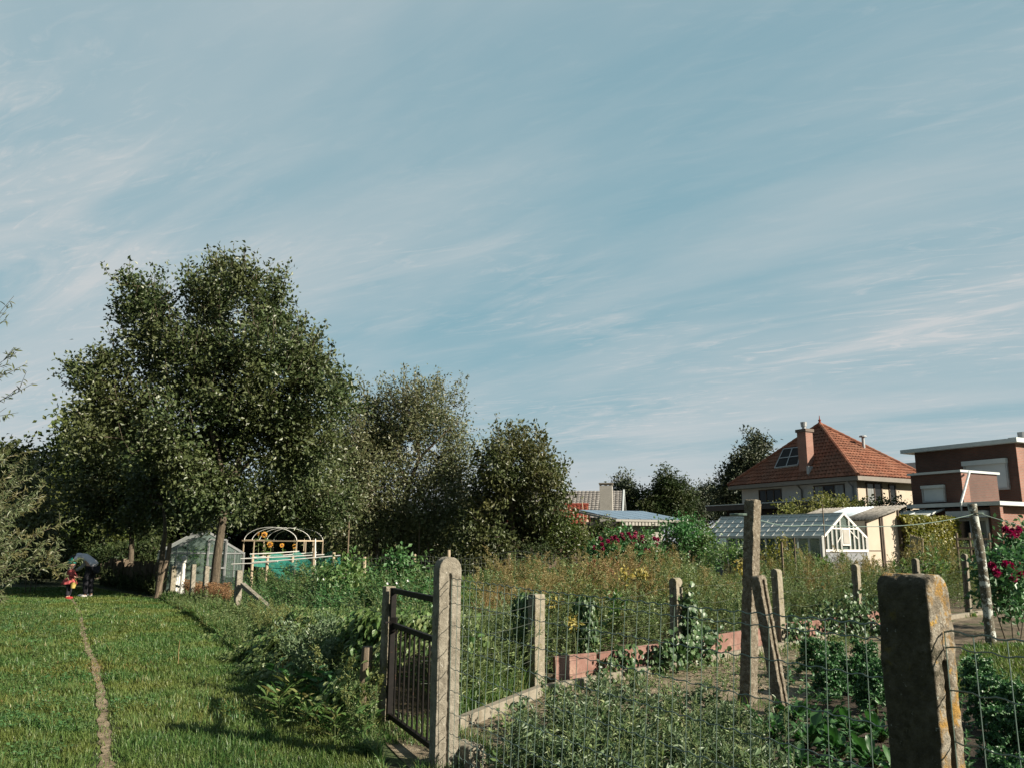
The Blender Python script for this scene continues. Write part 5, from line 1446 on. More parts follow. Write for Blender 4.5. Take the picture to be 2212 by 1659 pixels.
# solar-roofed garage with slatted eaves
x0 = XY(1330, 43, 1140); DG = unit(np.array([1.0, .32])); DN = np.array([-DG[1], DG[0]]); fz = Fr(x0, DG, DN)
gr_ = thing('garage', 'pale garage with a blue glassy panel roof and shadows of rafter ends on its wall', 'garage', (*x0, 0))
gl2 = tcol((*x0, 2.4), (*DG, 0), 1432)
ze = zat(x0, 1122); zb = zat(fz.p(0, 3.4, 0), 1103)
mb = MB(); fz.box(mb, 0, gl2, 0, 4, 0, ze - .05); mb.build('wall', M['plaster_grey'], gr_)
mb = MB(); mb.slab([fz.p(-.3, -.7, ze), fz.p(gl2 + 1.2, -.7, ze), fz.p(gl2 + .6, 3.4, zb), fz.p(-.9, 3.4, zb)], .1); rf = mb.build('roof', M['plaster_grey'], gr_)
nx = 6
for k in range(nx):
    for j in range(2):
        def rp(s, t): return fz.p(-.2 - .6*t + (gl2 + 1.3) * s, -.62 + 3.9 * t, ze + .06 + (zb - ze) * t)
        s0, s1, t0, t1 = k/nx + .006, (k+1)/nx - .006, j/2 + .01, (j+1)/2 - .01
        mb = MB(); mb.slab([rp(s0,t0), rp(s1,t0), rp(s1,t1), rp(s0,t1)], .04); mb.build('panel', M['solar'], rf)
for k in range(14):
    s = .15 + (gl2 - .3) * k / 13
    mb = MB(); fz.box(mb, s - .07, s + .07, -.65, -.01, ze - .30, ze - .11); mb.build('rafter_end', M['plaster_grey'], gr_)
# dark porch in front of the outbuilding
x0 = XY(1325, 42, 1130); fp = Fr(x0, unit(np.array([-1, .1])), unit(np.array([.1, 1])))
po = thing('porch', 'dark open porch hung with creeper left of the pale garage', 'porch', (*x0, 0))
pl_ = tcol((*x0, 2.2), (*fp.u, 0), 1268); zt = zat(x0, 1127)
mb = MB(); fp.box(mb, -.2, pl_, -.3, 3, zt - .22, zt); mb.build('roof', M['fascia_dark'], po)
mb = MB(); fp.box(mb, 0, pl_ - .2, 2.6, 2.8, 0, zt - .23); mb.build('back_wall', M['dark_inside'], po)
for s in (.1, pl_ * .5, pl_ - .2):
    mb = MB(); fp.box(mb, s, s + .12, -.1, .02, 0, zt - .23); mb.build('post', M['brown_frame'], po)
x1 = fp.p(pl_ * .35, -.15, 0)
bush('creeper', 'dark creeper hanging along the edge of the open porch', 1300, 41.6, [(1285,1133,12),(1310,1134,12),(1327,1142,14),(1322,1160,12)], 'leaf_back', 60, 12, .16, .13, cat='creeper', seed=51)

# ---- aluminium greenhouse at the left
gx0 = XY(360, 24.4, 1193); d1 = unit(np.array([.96, .28])); d2 = np.array([-d1[1], d1[0]]); d2 = unit(d2 + np.array([-.22, 0])); gx1 = gx0 + d1 * tcol((*gx0, 1.2), (*d1, 0), 527); fl = Fr(gx0, d1, d2)
gw_ = np.linalg.norm(gx1 - gx0); eg = zat(gx0, 1194) ; rg = zat((gx0 + gx1) / 2, 1147); gd2 = 3.2
gh2 = thing('greenhouse', 'small aluminium glass greenhouse behind the oak trunk', 'greenhouse', (*gx0, 0))
def q3(u, v, z): return fl.p(u, v, z)
mb = MB()
for v in (0, gd2):
    mb.bar(q3(0,v,0), q3(0,v,eg), .05, .05); mb.bar(q3(gw_,v,0), q3(gw_,v,eg), .05, .05)
    mb.bar(q3(0,v,eg), q3(gw_/2,v,rg), .06, .06); mb.bar(q3(gw_,v,eg), q3(gw_/2,v,rg), .06, .06)
    mb.bar(q3(0,v,eg), q3(gw_,v,eg), .04, .04); mb.bar(q3(0,v,.05), q3(gw_,v,.05), .05, .06)
    for u in (.12, .26, .74, .88): mb.bar(q3(gw_*u,v,0), q3(gw_*u,v,eg + (rg-eg)*(1-abs(2*u-1))), .028, .028)
mb.bar(q3(gw_/2,0,rg), q3(gw_/2,gd2,rg), .06, .06)
for u in (0, gw_): mb.bar(q3(u,0,eg), q3(u,gd2,eg), .06, .06)
for k in range(1, 6):
    v = gd2*k/6
    for u in (0, gw_): mb.bar(q3(u,v,eg), q3(gw_/2,v,rg), .03, .03); mb.bar(q3(u,v,0), q3(u,v,eg), .03, .03)
mb.build('frame', M['alu'], gh2)
mb = MB()
for u in (0, gw_):
    mb.quad(q3(u,0,eg), q3(u,gd2,eg), q3(gw_/2,gd2,rg), q3(gw_/2,0,rg)); mb.quad(q3(u,0,.05), q3(u,gd2,.05), q3(u,gd2,eg), q3(u,0,eg))
for v in (0, gd2): mb.add([q3(.02,v,.05), q3(gw_-.02,v,.05), q3(gw_-.02,v,eg), q3(gw_/2,v,rg-.03), q3(.02,v,eg)], [(0,1,2,3,4)])
g_ = mb.build('pane', M['glass'], gh2); g_.modifiers.new('t', 'SOLIDIFY').thickness = .004
mb = MB()
du0, du1 = gw_*.53, gw_*.76
for a, c in (((du0,.06),(du0,1.82)), ((du1,.06),(du1,1.82)), ((du0,1.82),(du1,1.82)), ((du0,.75),(du1,.75)), ((du0,.08),(du1,.08))):
    mb.bar(q3(a[0],-.05,min(a[1], rg-.25)), q3(c[0],-.05,min(c[1], rg-.25)), .05, .05)
dd_ = mb.build('door', M['alu'], gh2)
bush('tomato_plant', 'leafy plants growing inside the small aluminium greenhouse', 440, 26.6, [(400,1225,20),(430,1215,24),(470,1220,22),(500,1228,16),(445,1195,14)], 'leaf_vine', 60, 12, .15, .11, cat='plant', seed=52)

# ---- hoop frame with sunflowers
h0, h1 = XY(527, 29.0), XY(641, 28.6); hd1 = unit(h1 - h0); hd2 = np.array([-hd1[1], hd1[0]]); hL = np.linalg.norm(h1 - h0); fhp = Fr(h0, hd1, hd2)
zr_ = zat(h0, 1167); za_ = zat((h0 + h1) / 2, 1138)
hf = thing('hoop_frame', 'frame of white bent hoops on wooden posts with sunflowers inside', 'hoop frame', (*h0, 0))
for k, v in enumerate((0, .55, 1.1, 1.65, 2.2)):
    t = np.linspace(0, np.pi, 17) if k % 2 == 0 else np.linspace(0, np.pi * .62, 12)
    b = MB(); b.tube([fhp.p(hL/2 - hL/2*math.cos(a), v, zr_ + (za_ - zr_) * math.sin(a)) for a in t], .013, 6); b.build('hoop', M['white_pipe'], hf)
for u in (0, hL):
    for v in (0, .73, 1.46, 2.2):
        b = MB(); b.bar(fhp.p(u, v, 0), fhp.p(u, v, zr_), .032, .035); b.build('post', M['pale_wood'], hf)
b = MB(); b.bar(fhp.p(-.05, -.04, zr_), fhp.p(hL + .05, -.04, zr_), .035, .045); b.bar(fhp.p(0, 0, zr_ + .01), fhp.p(0, 2.2, zr_ + .01), .05, .05); b.bar(fhp.p(hL, 0, zr_ + .01), fhp.p(hL, 2.2, zr_ + .01), .05, .05); b.build('rail', M['pale_wood'], hf)
for s in (.42, .62, .8):
    b = MB(); b.cyl(fhp.p(hL*s, 2.2, 0), fhp.p(hL*s, 2.2, zr_ + .1), .02); b.build('cane', M['pale_wood'], hf)
def sunflower(px, py, Y, R_, label, face=(0.25, -1, .15)):
    c = A(px, py, Y); root = thing('sunflower', label, 'sunflower', (c[0], c[1] + .1, 0), 'sunflowers')
    n = unit(face); 
    b = MB(); b.tube([(c[0], c[1] + .1, 0), (c[0] + .03, c[1] + .12, c[2] * .6), (c[0], c[1] + .1, c[2] - .02), c - n * .03], [.018, .016, .013, .012], 7); b.build('stem', M['stem'], root)
    up = unit(np.cross(np.cross(n, (0, 0, 1)), n)); sd_ = np.cross(n, up)
    b = MB(); b.tube([c - n * .03, c, c + n * .02], [R_ * .35, R_ * .5, R_ * .42], 14); b.build('seed_head', M['sun_disc'], root)
    k = 24; an = np.linspace(0, 2*np.pi, k, endpoint=False) + rng.normal(0, .08, k)
    T = up[None] * np.cos(an)[:, None] + sd_[None] * np.sin(an)[:, None]
    v, f = leaf8(c + T * R_ * .4, unit(T + n * .25 * rng.normal(0, 1, (k, 1))), np.tile(n, (k, 1)), R_ * rng.uniform(.55, .75, k), R_ * .28, .15); b = MB(); b.add(v, f); b.build('petals', M['sun_petal'], root)
    m = 9; zz = np.linspace(c[2] * .3, c[2] * .9, m); an = rng.uniform(0, 6.28, m)
    T = np.column_stack([np.cos(an), np.sin(an), np.full(m, -.25)])
    v, f = leaf8(np.column_stack([np.full(m, c[0]), np.full(m, c[1] + .1), zz]), T, np.tile((0, -.3, 1.0), (m, 1)), .26, .19, .3); b = MB(); b.add(v, f); b.build('leaf', M['leaf_vine'], root)
sunflower(571, 1154, 29.6, .115, 'sunflower highest in the hoop frame, facing out under the arch')
sunflower(583, 1175, 29.3, .115, 'sunflower in the middle of the hoop frame below its rail', (.1, -1, .05))
sunflower(557, 1152, 30.2, .08, 'small sunflower left of the highest one under the hoops', (-.5, -1, .2))
sunflower(609, 1177, 29.8, .085, 'pale small sunflower right of the middle one in the hoop frame', (.5, -1, .2))
sunflower(636, 1179, 29.2, .085, 'sunflower beside the right post of the hoop frame', (.6, -1, 0))

# ---- netting frame
nf = thing('net_frame', 'low frame of pale poles draped with teal garden netting', 'netting frame', (*XY(600, 23), 0))
cs = [(548, 24.0, 1196), (680, 25.6, 1190), (722, 22.0, 1193), (560, 21.2, 1200)]
cp = [np.array([*XY(px, Y), zat(XY(px, Y), t)]) for px, Y, t in cs]
ex = [(580, 22.6, 1199), (634, 22.9, 1199), (680, 22.2, 1189), (722, 22.0, 1192)]
for px, Y, t in ex + [(548, 24, 1196), (640, 25.4, 1188)]:
    q = XY(px, Y); b = MB(); b.tube([(*q, 0), (*q, zat(q, t))], .045, 8); b.build('post', M['pale_wood'], nf)
q = XY(688, 21.9); b = MB(); b.tube([(*q, 0), (q[0] - .09, q[1], zat(q, 1163))], .017, 6); b.build('cane', M['white_pipe'], nf)
rl_ = [((520,1206,22.4),(700,1197,22.4)), ((540,1196,23.4),(646,1190,23.6)), ((545,1214,22.0),(735,1199,21.8)), ((548,1203,24.2),(684,1192,24.4)), ((500,1218,22.2),(600,1212,22.0))]
for a, c in rl_:
    b = MB(); p0, p1 = A(*a), A(*c); b.tube([p0, (p0 + p1) / 2 - (0, 0, .01), p1], .018, 6); b.build('rail', M['white_pipe'], nf)
b = MB()
def netpanel(tl, tr, bl_, br_, nu=22, nv=9, sag=.12):
    tl, tr, bl_, br_ = map(np.array, (tl, tr, bl_, br_))
    uu, vv = np.meshgrid(np.linspace(0, 1, nu), np.linspace(0, 1, nv))
    P = (tl*(1-uu)[..., None] + tr*uu[..., None])*(1-vv)[..., None] + (bl_*(1-uu)[..., None] + br_*uu[..., None])*vv[..., None]
    P[..., 2] -= sag * np.sin(uu*np.pi*2.0)**2 * (1 - vv * .5); P[..., 1] += .06*np.sin(uu*13 + vv*4)
    i = (np.arange(nv-1)[:, None]*nu + np.arange(nu-1)[None]).ravel()[:, None]
    b.add(P.reshape(-1, 3), i + np.array([[0, 1, nu+1, nu]]))
netpanel(A(550,1198,23.0), A(646,1191,23.2), A(600,1248,22.4), A(700,1240,22.3))
netpanel(A(625,1193,25.4), A(716,1190,22.4), A(650,1215,25.2), A(730,1240,21.9))
netpanel(A(688,1204,21.9), A(735,1202,21.6), A(690,1236,21.9), A(733,1244,21.7), 10, 8, .05)
netpanel(A(540,1199,24.2), A(640,1192,25.2), A(545,1222,24.0), A(640,1214,25.2))
nn_ = b.build('net', M['net'], nf); nn_.modifiers.new('t', 'SOLIDIFY').thickness = .003
b = MB(); b.tube([A(690,1243,21.8), A(692,1262,21.7), A(697,1275,21.6)], [.05, .07, .02], 7); b.build('net_end', M['teal'], nf)
# ------------------------------------------------------------------ grass of the path
def path_free(P, k=1.0):
    out = np.ones(len(P), bool)
    for c, w in zip(PATH_C, PATH_W):
        d2 = ((P[:, :2] - c) ** 2).sum(1)
        out &= d2 > (w * k + .004) ** 2
    return out
def sm(P, s, seed):
    """smooth patchiness 0..1"""
    r = np.random.default_rng(seed); a = r.uniform(0, 6.28, 6); k = unit(r.normal(0, 1, (30, 2))) * s * r.uniform(.6, 5, (30, 1)); a = r.uniform(0, 6.28, 30)
    v = sum(np.sin(P[:, :2] @ k[i] + a[i]) / np.linalg.norm(k[i] / s) ** .7 for i in range(30)) / 6
    return np.clip(.5 + v * .75, 0, 1)
GRASS = gp((-500, 1900), (860, 1900), (815, 1660), (700, 1580), (520, 1425), (430, 1345), (345, 1297), (200, 1270), (-500, 1270))
b = MB()
P = fill(GRASS, 34000, 1.15, 6.0); n_t = 6
P = np.vstack([fill(GRASS, 110000, 1.15, 6.0), (np.repeat(P, n_t, axis=0) + np.column_stack([rng.normal(0, .016, (len(P) * n_t, 2)), np.zeros(len(P) * n_t)]))])
P = P[path_free(P, 1.0) | (rng.random(len(P)) < .22)]
d = np.hypot(P[:, 0], P[:, 1]); pt = sm(P, .9, 1); p2 = sm(P, 3.5, 2)
H = rng.uniform(.03, .085, len(P)) * (.95 + .15 * p2); 
# left bank is longer and lies over
bank = np.clip((-(P[:, 0]) - .56 * P[:, 1] - .1) / 1.2, 0, 1)
H *= 1 + 1.0 * bank * (P[:, 1] < 14)
H *= np.where(path_free(P, 2.2), 1, .6)
Wd = np.maximum(.0045, .00085 * d) * rng.uniform(.8, 1.3, len(P))
lean = np.clip(rng.normal(.55, .3, len(P)) + .3 * bank, .1, 1.3)
az = rng.uniform(0, 6.28, len(P)); az = np.where(rng.random(len(P)) < .2, 2.6 + sm(P, 1.5, 9) * 2.5 + rng.normal(0, .5, len(P)), az)
b.add(*blades(P, H, Wd, lean, az))
tag(b.build('grass', M['grass']), 'mown grass of the path either side of the worn track', 'grass', kind='stuff')

CLV = gp((-60, 1660), (600, 1660), (420, 1400), (300, 1310), (-60, 1330))
b = MB(); P = fill(CLV, 5200, 1.0, 6); P = P[(sm(P, 1.6, 21) > .58) & path_free(P, 1.5)]; m = len(P)
for k in range(3):
    a = rng.uniform(0, 6.28, m); T = np.column_stack([np.cos(a), np.sin(a), rng.uniform(0, .5, m)]); ll = rng.uniform(.018, .04, m)
    v, f = leaf4(P + (0, 0, .05) + rng.normal(0, .01, (m, 3)), T, rand_dirs(m)*.4 + (0, 0, 1), ll, ll*.8); b.add(v, f)
tag(b.build('clover', M['leaf_bean']), 'clover and plantain leaves in patches of the mown grass', 'clover', kind='stuff')
b = MB(); TP = fill(CLV, 150, .6, 6); TP = TP[path_free(TP, 3)]
P = np.repeat(TP, 40, axis=0) + np.column_stack([rng.normal(0, .05, (len(TP)*40, 2)), np.zeros(len(TP)*40)]); d = np.hypot(P[:, 0], P[:, 1])
b.add(*blades(P, rng.uniform(.08, .17, len(P)), np.maximum(.004, .0008*d), np.clip(rng.normal(.6, .3, len(P)), .1, 1.2), rng.uniform(0, 6.28, len(P))))
tag(b.build('grass_tufts', M['tall_grass']), 'longer tufts of grass scattered over the path', 'grass', kind='stuff')
b = MB(); P = fill(CLV, 9000, 1.0, 6); P = P[(sm(P, 1.3, 33) > .62)]
b.add(*blades(P, rng.uniform(.03, .08, len(P)), rng.uniform(.004, .008, len(P)), np.clip(rng.normal(.8, .3, len(P)), .1, 1.3), rng.uniform(0, 6.28, len(P))))
tag(b.build('dry_blades', M['dry_grass']), 'dry yellowed grass blades in worn patches', 'grass', kind='stuff')

# rough verge: long grass and leafy weeds at the foot of the fence
VERGE = gp((860, 1800), (815, 1650), (700, 1575), (520, 1420), (430, 1342), (345, 1296), (365, 1290), (415, 1300), (520, 1335), (640, 1415), (760, 1530), (822, 1640))
b = MB()
P = fill(VERGE, 48000, 1.0, 6.5)
d = np.hypot(P[:, 0], P[:, 1])
_e0, _e1 = G(345, 1297)[:2], G(815, 1650)[:2]; _en = unit(np.array([-(_e1 - _e0)[1], (_e1 - _e0)[0]])); _en = _en if (P_GL - _e0) @ _en > 0 else -_en
edge = lambda q: np.clip(.48 + .62 * ((q[:, :2] - _e0) @ _en), .48, 1)
H = rng.uniform(.10, .34, len(P)) * (.5 + .8 * sm(P, 2.2, 3)) * edge(P)
b.add(*blades(P, H, np.maximum(.006, .001 * d) * rng.uniform(.8, 1.6, len(P)), np.clip(rng.normal(.6, .3, len(P)), .1, 1.3), rng.uniform(0, 6.28, len(P))))
tag(b.build('long_grass', M['tall_grass']), 'long rough grass at the edge of the bindweed', 'grass', kind='stuff')

# templates ---------------------------------------------------------
def T_stalk(h, n, L, Wl, up=.35, droop=.3, bend=.12, base=.1, taper=.5, stem=.006, l8=True, cluster=0.0, branches=0):
    """upright leafy weed: v, f, m (0 leaf, 1 stem)"""
    b = MB()
    t = np.linspace(0, 1, 6)
    ax = np.column_stack([bend*h*t**2, 0*t, h*t])
    b.tube(ax, stem * (1.1 - t * .7), 4, 1, cap=False)
    tt = rng.uniform(base, 1, n) ** .85; an = np.arange(n) * 2.4 + rng.normal(0, .4, n)
    P = np.column_stack([bend*h*tt**2, 0*tt, h*tt])
    T = np.column_stack([np.cos(an), np.sin(an), np.full(n, up) + tt*.5])
    ll = L * (1 - taper*tt) * rng.uniform(.7, 1.2, n)
    P = P + T * (cluster * rng.random(n))[:, None]
    v, f = (leaf8 if l8 else leaf4)(P, T, np.tile((0, 0, 1.0), (n, 1)) + rng.normal(0, .35, (n, 3)), ll, ll*Wl)
    b.add(v, f, 0)
    for k in range(branches):
        z = h * rng.uniform(.35, .8); a = rng.uniform(0, 6.28); l = h * rng.uniform(.25, .45)
        q0 = np.array([bend*h*(z/h)**2, 0, z]); e = q0 + np.array([math.cos(a)*l*.6, math.sin(a)*l*.6, l*.8])
        b.tube([q0, (q0+e)/2 + (0,0,-.02), e], stem*.6, 3, 1, cap=False)
        m = max(6, n // 3); tt = rng.uniform(.2, 1, m)[:, None]; P = q0 + (e - q0) * tt; T = unit(rand_dirs(m) + unit(e-q0)*.8)
        ll = L*.6*rng.uniform(.6, 1.2, m); v, f = (leaf8 if l8 else leaf4)(P, T, rand_dirs(m) + (0,0,1), ll, ll*Wl); b.add(v, f, 0)
    return flat(b)
def flat(b):
    v = np.vstack(b.v); fs = []; ms = []
    for f, m in zip(b.f, b.m):
        if f.shape[1] == 3: fs.append(f); ms.append(m)
        elif f.shape[1] == 4: fs += [f[:, [0,1,2]], f[:, [0,2,3]]]; ms += [m, m]
    return v, np.vstack(fs), np.concatenate(ms)
def T_plume(h, nl, npl, L=.07, plume=.35, pw=.07, stem=.005):
    """weed with a feathery seeding top: 0 leaf, 1 stem, 2 plume"""
    b = MB(); bend = rng.uniform(-.1, .15)
    t = np.linspace(0, 1, 6); b.tube(np.column_stack([bend*h*t**2, 0*t, h*t]), stem*(1.1-.8*t), 4, 1, cap=False)
    tt = rng.uniform(.1, .8, nl); an = rng.uniform(0, 6.28, nl)
    T = np.column_stack([np.cos(an), np.sin(an), rng.uniform(-.1, .8, nl)])
    v, f = leaf4(np.column_stack([bend*h*tt**2, 0*tt, h*tt]), T, np.tile((0,0,1.), (nl,1)), L*rng.uniform(.6,1.3,nl), L*.22); b.add(v, f, 0)
    br = 9
    for k in range(br):
        z = 1 - plume * (k / br); q0 = np.array([bend*h*z*z, 0, h*z]); a = k*2.4; l = pw * (.4 + 1.4 * k / br)
        e = q0 + np.array([math.cos(a)*l, math.sin(a)*l, l*1.1])
        m = npl // br; s = rng.uniform(0, 1, m)[:, None]; P = q0 + (e-q0)*s + rng.normal(0, .014, (m, 3)); T = rand_dirs(m) + (0,0,.8)
        v, f = leaf4(P, T, rand_dirs(m), rng.uniform(.022,.05,m), .019); b.add(v, f, 2)
    return flat(b)
def zone(name, label, cat, poly, temps, mats, n, sc=(.7, 1.2), tilt=.15, pw=0.8, dref=7, keep=None, kind='stuff', pts=None, scf=None):
    P = fill(poly, n, pw, dref) if pts is None else pts
    if keep is not None: P = P[keep(P)]
    b = MB(); k = rng.integers(0, len(temps), len(P))
    for i, tm in enumerate(temps):
        q = P[k == i]
        if len(q): b.add(*scatter(tm, q, rng.uniform(0, 6.28, len(q)), rng.uniform(*sc, len(q)) * (scf(q) if scf else 1), rng.normal(0, tilt, (len(q), 2))))
    return tag(b.build(name, mats), label, cat, kind=kind)

# verge weeds
wv = [T_stalk(.26, 16, .075, .5, stem=.004), T_stalk(.34, 20, .085, .42, stem=.004), T_stalk(.20, 14, .065, .6, stem=.003)]
zone('undergrowth', 'low leafy weeds between mown grass and bindweed', 'undergrowth', VERGE, wv, [M['leaf_weed'], M['stem']], 1900, (.5, 1.35), .25, .7, scf=edge)
SHADE = gp((560, 1560), (640, 1500), (760, 1520), (815, 1600), (800, 1640), (660, 1590))
# broad grass blades (young maize-like shoots) before the gate
lg = [T_stalk(.26, 7, .22, .07, up=.5, droop=.6, base=.02, taper=.1, stem=.004), T_stalk(.20, 6, .18, .08, up=.5, droop=.5, base=.02, taper=.1, stem=.004)]
zone('reedy_grass', 'broad-bladed grass clumps in the shade left of the gate', 'grass', SHADE, lg, [M['tall_grass'], M['stem']], 110, (.5, 1.0), .2, 0)
b = MB()
for px, py in ((612, 1480), (655, 1478), (660, 1485), (618, 1490), (385, 1440), (670, 1482)):
    q = G(px, py); b.tube([q, q + (rng.normal(0, .02), 0, .2), q + (rng.normal(0, .05), 0, .34)], [.007, .006, .004], 4)
tag(b.build('dead_stalks', M['dry_grass']), 'cut dry brown stalks in the long grass', 'stalks', kind='stuff')

# bindweed wall along the path fence --------------------------------
PL = [P_GL - FD*0 + FN*.12, G(742, 1490)[:2], G(660, 1412)[:2], G(610, 1380)[:2], G(568, 1354)[:2]]
seg_len = [np.linalg.norm(PL[i+1]-PL[i]) for i in range(4)]; cum = np.concatenate([[0], np.cumsum(seg_len)])
def along(s):
    i = np.clip(np.searchsorted(cum, s, side='right') - 1, 0, 3); f = (s - cum[i]) / np.array(seg_len)[i]
    A_ = np.array(PL); return A_[i] + (A_[i+1]-A_[i]) * f[:, None], unit(A_[i+1]-A_[i])
n = 60000
s = cum[-1] * rng.random(n) ** 1.35
c, dd = along(s); lat = np.column_stack([-dd[:, 1], dd[:, 0]])         # towards the path
hgt = np.interp(s, [0, 1.2, 2.6, 9], [.98, .86, .56, .5]) * (1 + .17*np.sin(s*1.7+.6) + .12*np.sin(s*4.1) + .08*np.sin(s*9))
hgt *= np.clip(.72 + s*.25, 0, 1) * np.clip((cum[-1] - s) / 2.5, .35, 1) * .92
frac = rng.random(n)
wide = .36 + .62*np.clip((s-.5)/3.0, 0, 1) + .16*np.sin(s*1.9+1) + .12*np.sin(s*4.7)
prof = wide*(1 - frac**1.05) + .04 + .10*np.sin(s*3+frac*5) + .06*np.sin(s*11)
z = frac * hgt
depth = prof - np.abs(rng.normal(0, .10, n))
topm = rng.random(n) < .33
depth = np.where(topm, rng.uniform(-.9, .12, n), depth); z = np.where(topm, hgt * (1 - .1*np.abs(rng.normal(0, 1, n))), z)
Q = np.column_stack([c + lat * depth[:, None], z])
Nn = unit(np.column_stack([lat * np.where(topm, .2, .45)[:, None], np.where(topm, 1.0, .8)]) + rand_dirs(n)*.6)
T = unit(np.column_stack([lat*.5, np.full(n, -.6)]) + rand_dirs(n)*.6)
Q += rng.normal(0, .03, Q.shape); Q[:, 2] = np.maximum(Q[:, 2], .01)
ll = rng.uniform(.03, .08, n) * (.75 + .5 * sm(Q, 1.8, 12))
keep_ = sm(Q, 2.6, 44) + .35 * rng.random(n) > .34
Q, T, Nn, ll = Q[keep_], T[keep_], Nn[keep_], ll[keep_]
b = MB(); v, f = leaf8(Q, T, Nn, ll, ll*.68, .25, .08); b.add(v, f, np.tile(np.where(sm(Q, 1.3, 55) + .25*rng.normal(size=len(Q)) > .62, 2, 0), 8))
for _ in range(260):
    s0 = rng.uniform(0, cum[-1], 1); c0, d0 = along(s0); l0 = np.array([-d0[0,1], d0[0,0]])
    h0 = .8*np.interp(s0[0], [0, 1.2, 2.6, 9], [1, .9, .6, .5])*np.clip(.72 + s0[0]*.25, 0, 1) * np.clip((cum[-1] - s0[0]) / 2.5, .35, 1); k = np.linspace(0, 1, 6)
    off = rng.normal(0, .25); pts = np.column_stack([c0 + l0*(.40-.36*k)[:, None] + d0*(off*k)[:, None], h0*k + rng.normal(0, .02, 6)])
    b.tube(pts, .004, 4, 1, cap=False)
bw = tag(b.build('bindweed', [M['leaf_vine'], M['stem'], M['leaf_weed']]), 'thick bindweed smothering the wire fence beside the path', 'bindweed', kind='stuff')
q = []
b = MB()
for px, py, Y in ((1515/1.7966*0 + 838, 1259, 10.5), (858, 1258, 10.8), (882, 1253, 11), (700, 1250, 13)):
    o = A(px, py, Y); m = 10; an = np.linspace(0, 6.28, m, endpoint=False)
    T = np.column_stack([np.cos(an)*.5, -np.ones(m)*.3, np.sin(an)*.5]); v, f = leaf4(np.tile(o, (m, 1)), T, np.tile((0,-1.,0), (m,1)), .022, .018); b.add(v, f)
tag(b.build('bindweed_flowers', M['white_flower']), 'white bindweed flowers', 'flowers', kind='stuff')
# pale frothy weed before the bindweed
fw_ = [T_plume(.62, 22, 200, .07, .6, .15), T_plume(.55, 20, 180, .06, .6, .14)]
zone('frothy_weed', 'pale frothy flowering weed in front of the bindweed', 'weeds', gp((640, 1490), (690, 1470), (760, 1480), (735, 1530), (660, 1540)), fw_, [M['leaf_weed'], M['stem'], M['leaf_grey']], 24, (.8, 1.15), .15, 0)
# mallow / courgette leaves
ml = [T_stalk(.38, 10, .095, 1.0, up=.3, stem=.006, taper=.1, cluster=.12)]
zone('mallow', 'broad round mallow leaves left of the gate post', 'weeds', gp((560, 1520), (640, 1500), (800, 1470), (795, 1560), (700, 1560)), ml, [M['leaf_bean'], M['stem']], 26, (.7, 1.1), .2, 0)

# stray weeds growing through the bindweed
zone('weeds', 'taller leafy weeds poking out of the bindweed', 'weeds', gp((800, 1640), (690, 1520), (560, 1390), (530, 1350), (620, 1370), (760, 1500), (812, 1600)), [T_stalk(.75, 44, .08, .3, up=.4, stem=.005, branches=4), T_stalk(.6, 34, .075, .5, up=.2, stem=.005, branches=2), T_plume(.8, 30, 140, .08, .5, .1)], [M['leaf_weed'], M['stem'], M['leaf_olivegold']], 360, (.35, .72), .2, .4)
b = MB(); P = fill([P_GATE + FN*.6, P_GATE - FN*.25 - FD*.2, P_GL - FN*.3, P_GL + FN*.5], 3600); d = np.hypot(P[:, 0], P[:, 1]); P = P[sm(P, 2, 4) > .3]
b.add(*blades(P, rng.uniform(.03, .13, len(P)), rng.uniform(.004, .008, len(P)), np.clip(rng.normal(.55, .3, len(P)), .1, 1.2), rng.uniform(0, 6.28, len(P))))
tag(b.build('gate_grass', M['tall_grass']), 'rough grass growing under the gate', 'grass', kind='stuff')

# garden behind the bindweed ------------------------------------------
GB = [XY(835, 9.0), XY(960, 9.4), XY(985, 14), XY(950, 17), XY(880, 20), XY(720, 24), XY(545, 24), XY(470, 22), XY(520, 17.5), XY(640, 13.5), XY(740, 10.6)]
bt = [T_stalk(.85, 34, .11, .7, up=.1, droop=.4, stem=.006, cluster=.15, branches=2), T_stalk(.7, 30, .10, .75, up=.1, stem=.006, cluster=.15, branches=2), T_stalk(.95, 40, .10, .65, up=.0, stem=.006, cluster=.12, branches=3)]
zone('bean_leaves', 'dense green bean and squash leaves behind the bindweed', 'crop', GB, bt, [M['leaf_bean'], M['stem']], 680, (.7, 1.2), .15, .5, 9, scf=lambda q: np.clip(.42 + .3*np.abs((q[:, :2] - P_GL) @ np.array([(pB - P_GL)[1], -(pB - P_GL)[0]]) / np.linalg.norm(pB - P_GL)), .4, 1))
# a separate heap of bean vines behind the gate
bush('bean_vine', 'rounded heap of drooping bean vines left of the gate post top', 865, 17.5, [(840,1225,18),(865,1222,20),(890,1228,18),(830,1245,20),(865,1245,26),(900,1245,18),(850,1262,24)], 'leaf_bean', 90, 16, .13, .11, cat='bean vine', seed=60, hang=.6)
bush('bean_vine', 'bean vines hanging under the green net', 745, 17, [(740,1235,18),(765,1230,16),(720,1248,18),(750,1255,22),(780,1248,20)], 'leaf_vine', 90, 16, .13, .11, cat='bean vine', seed=61, hang=.6)
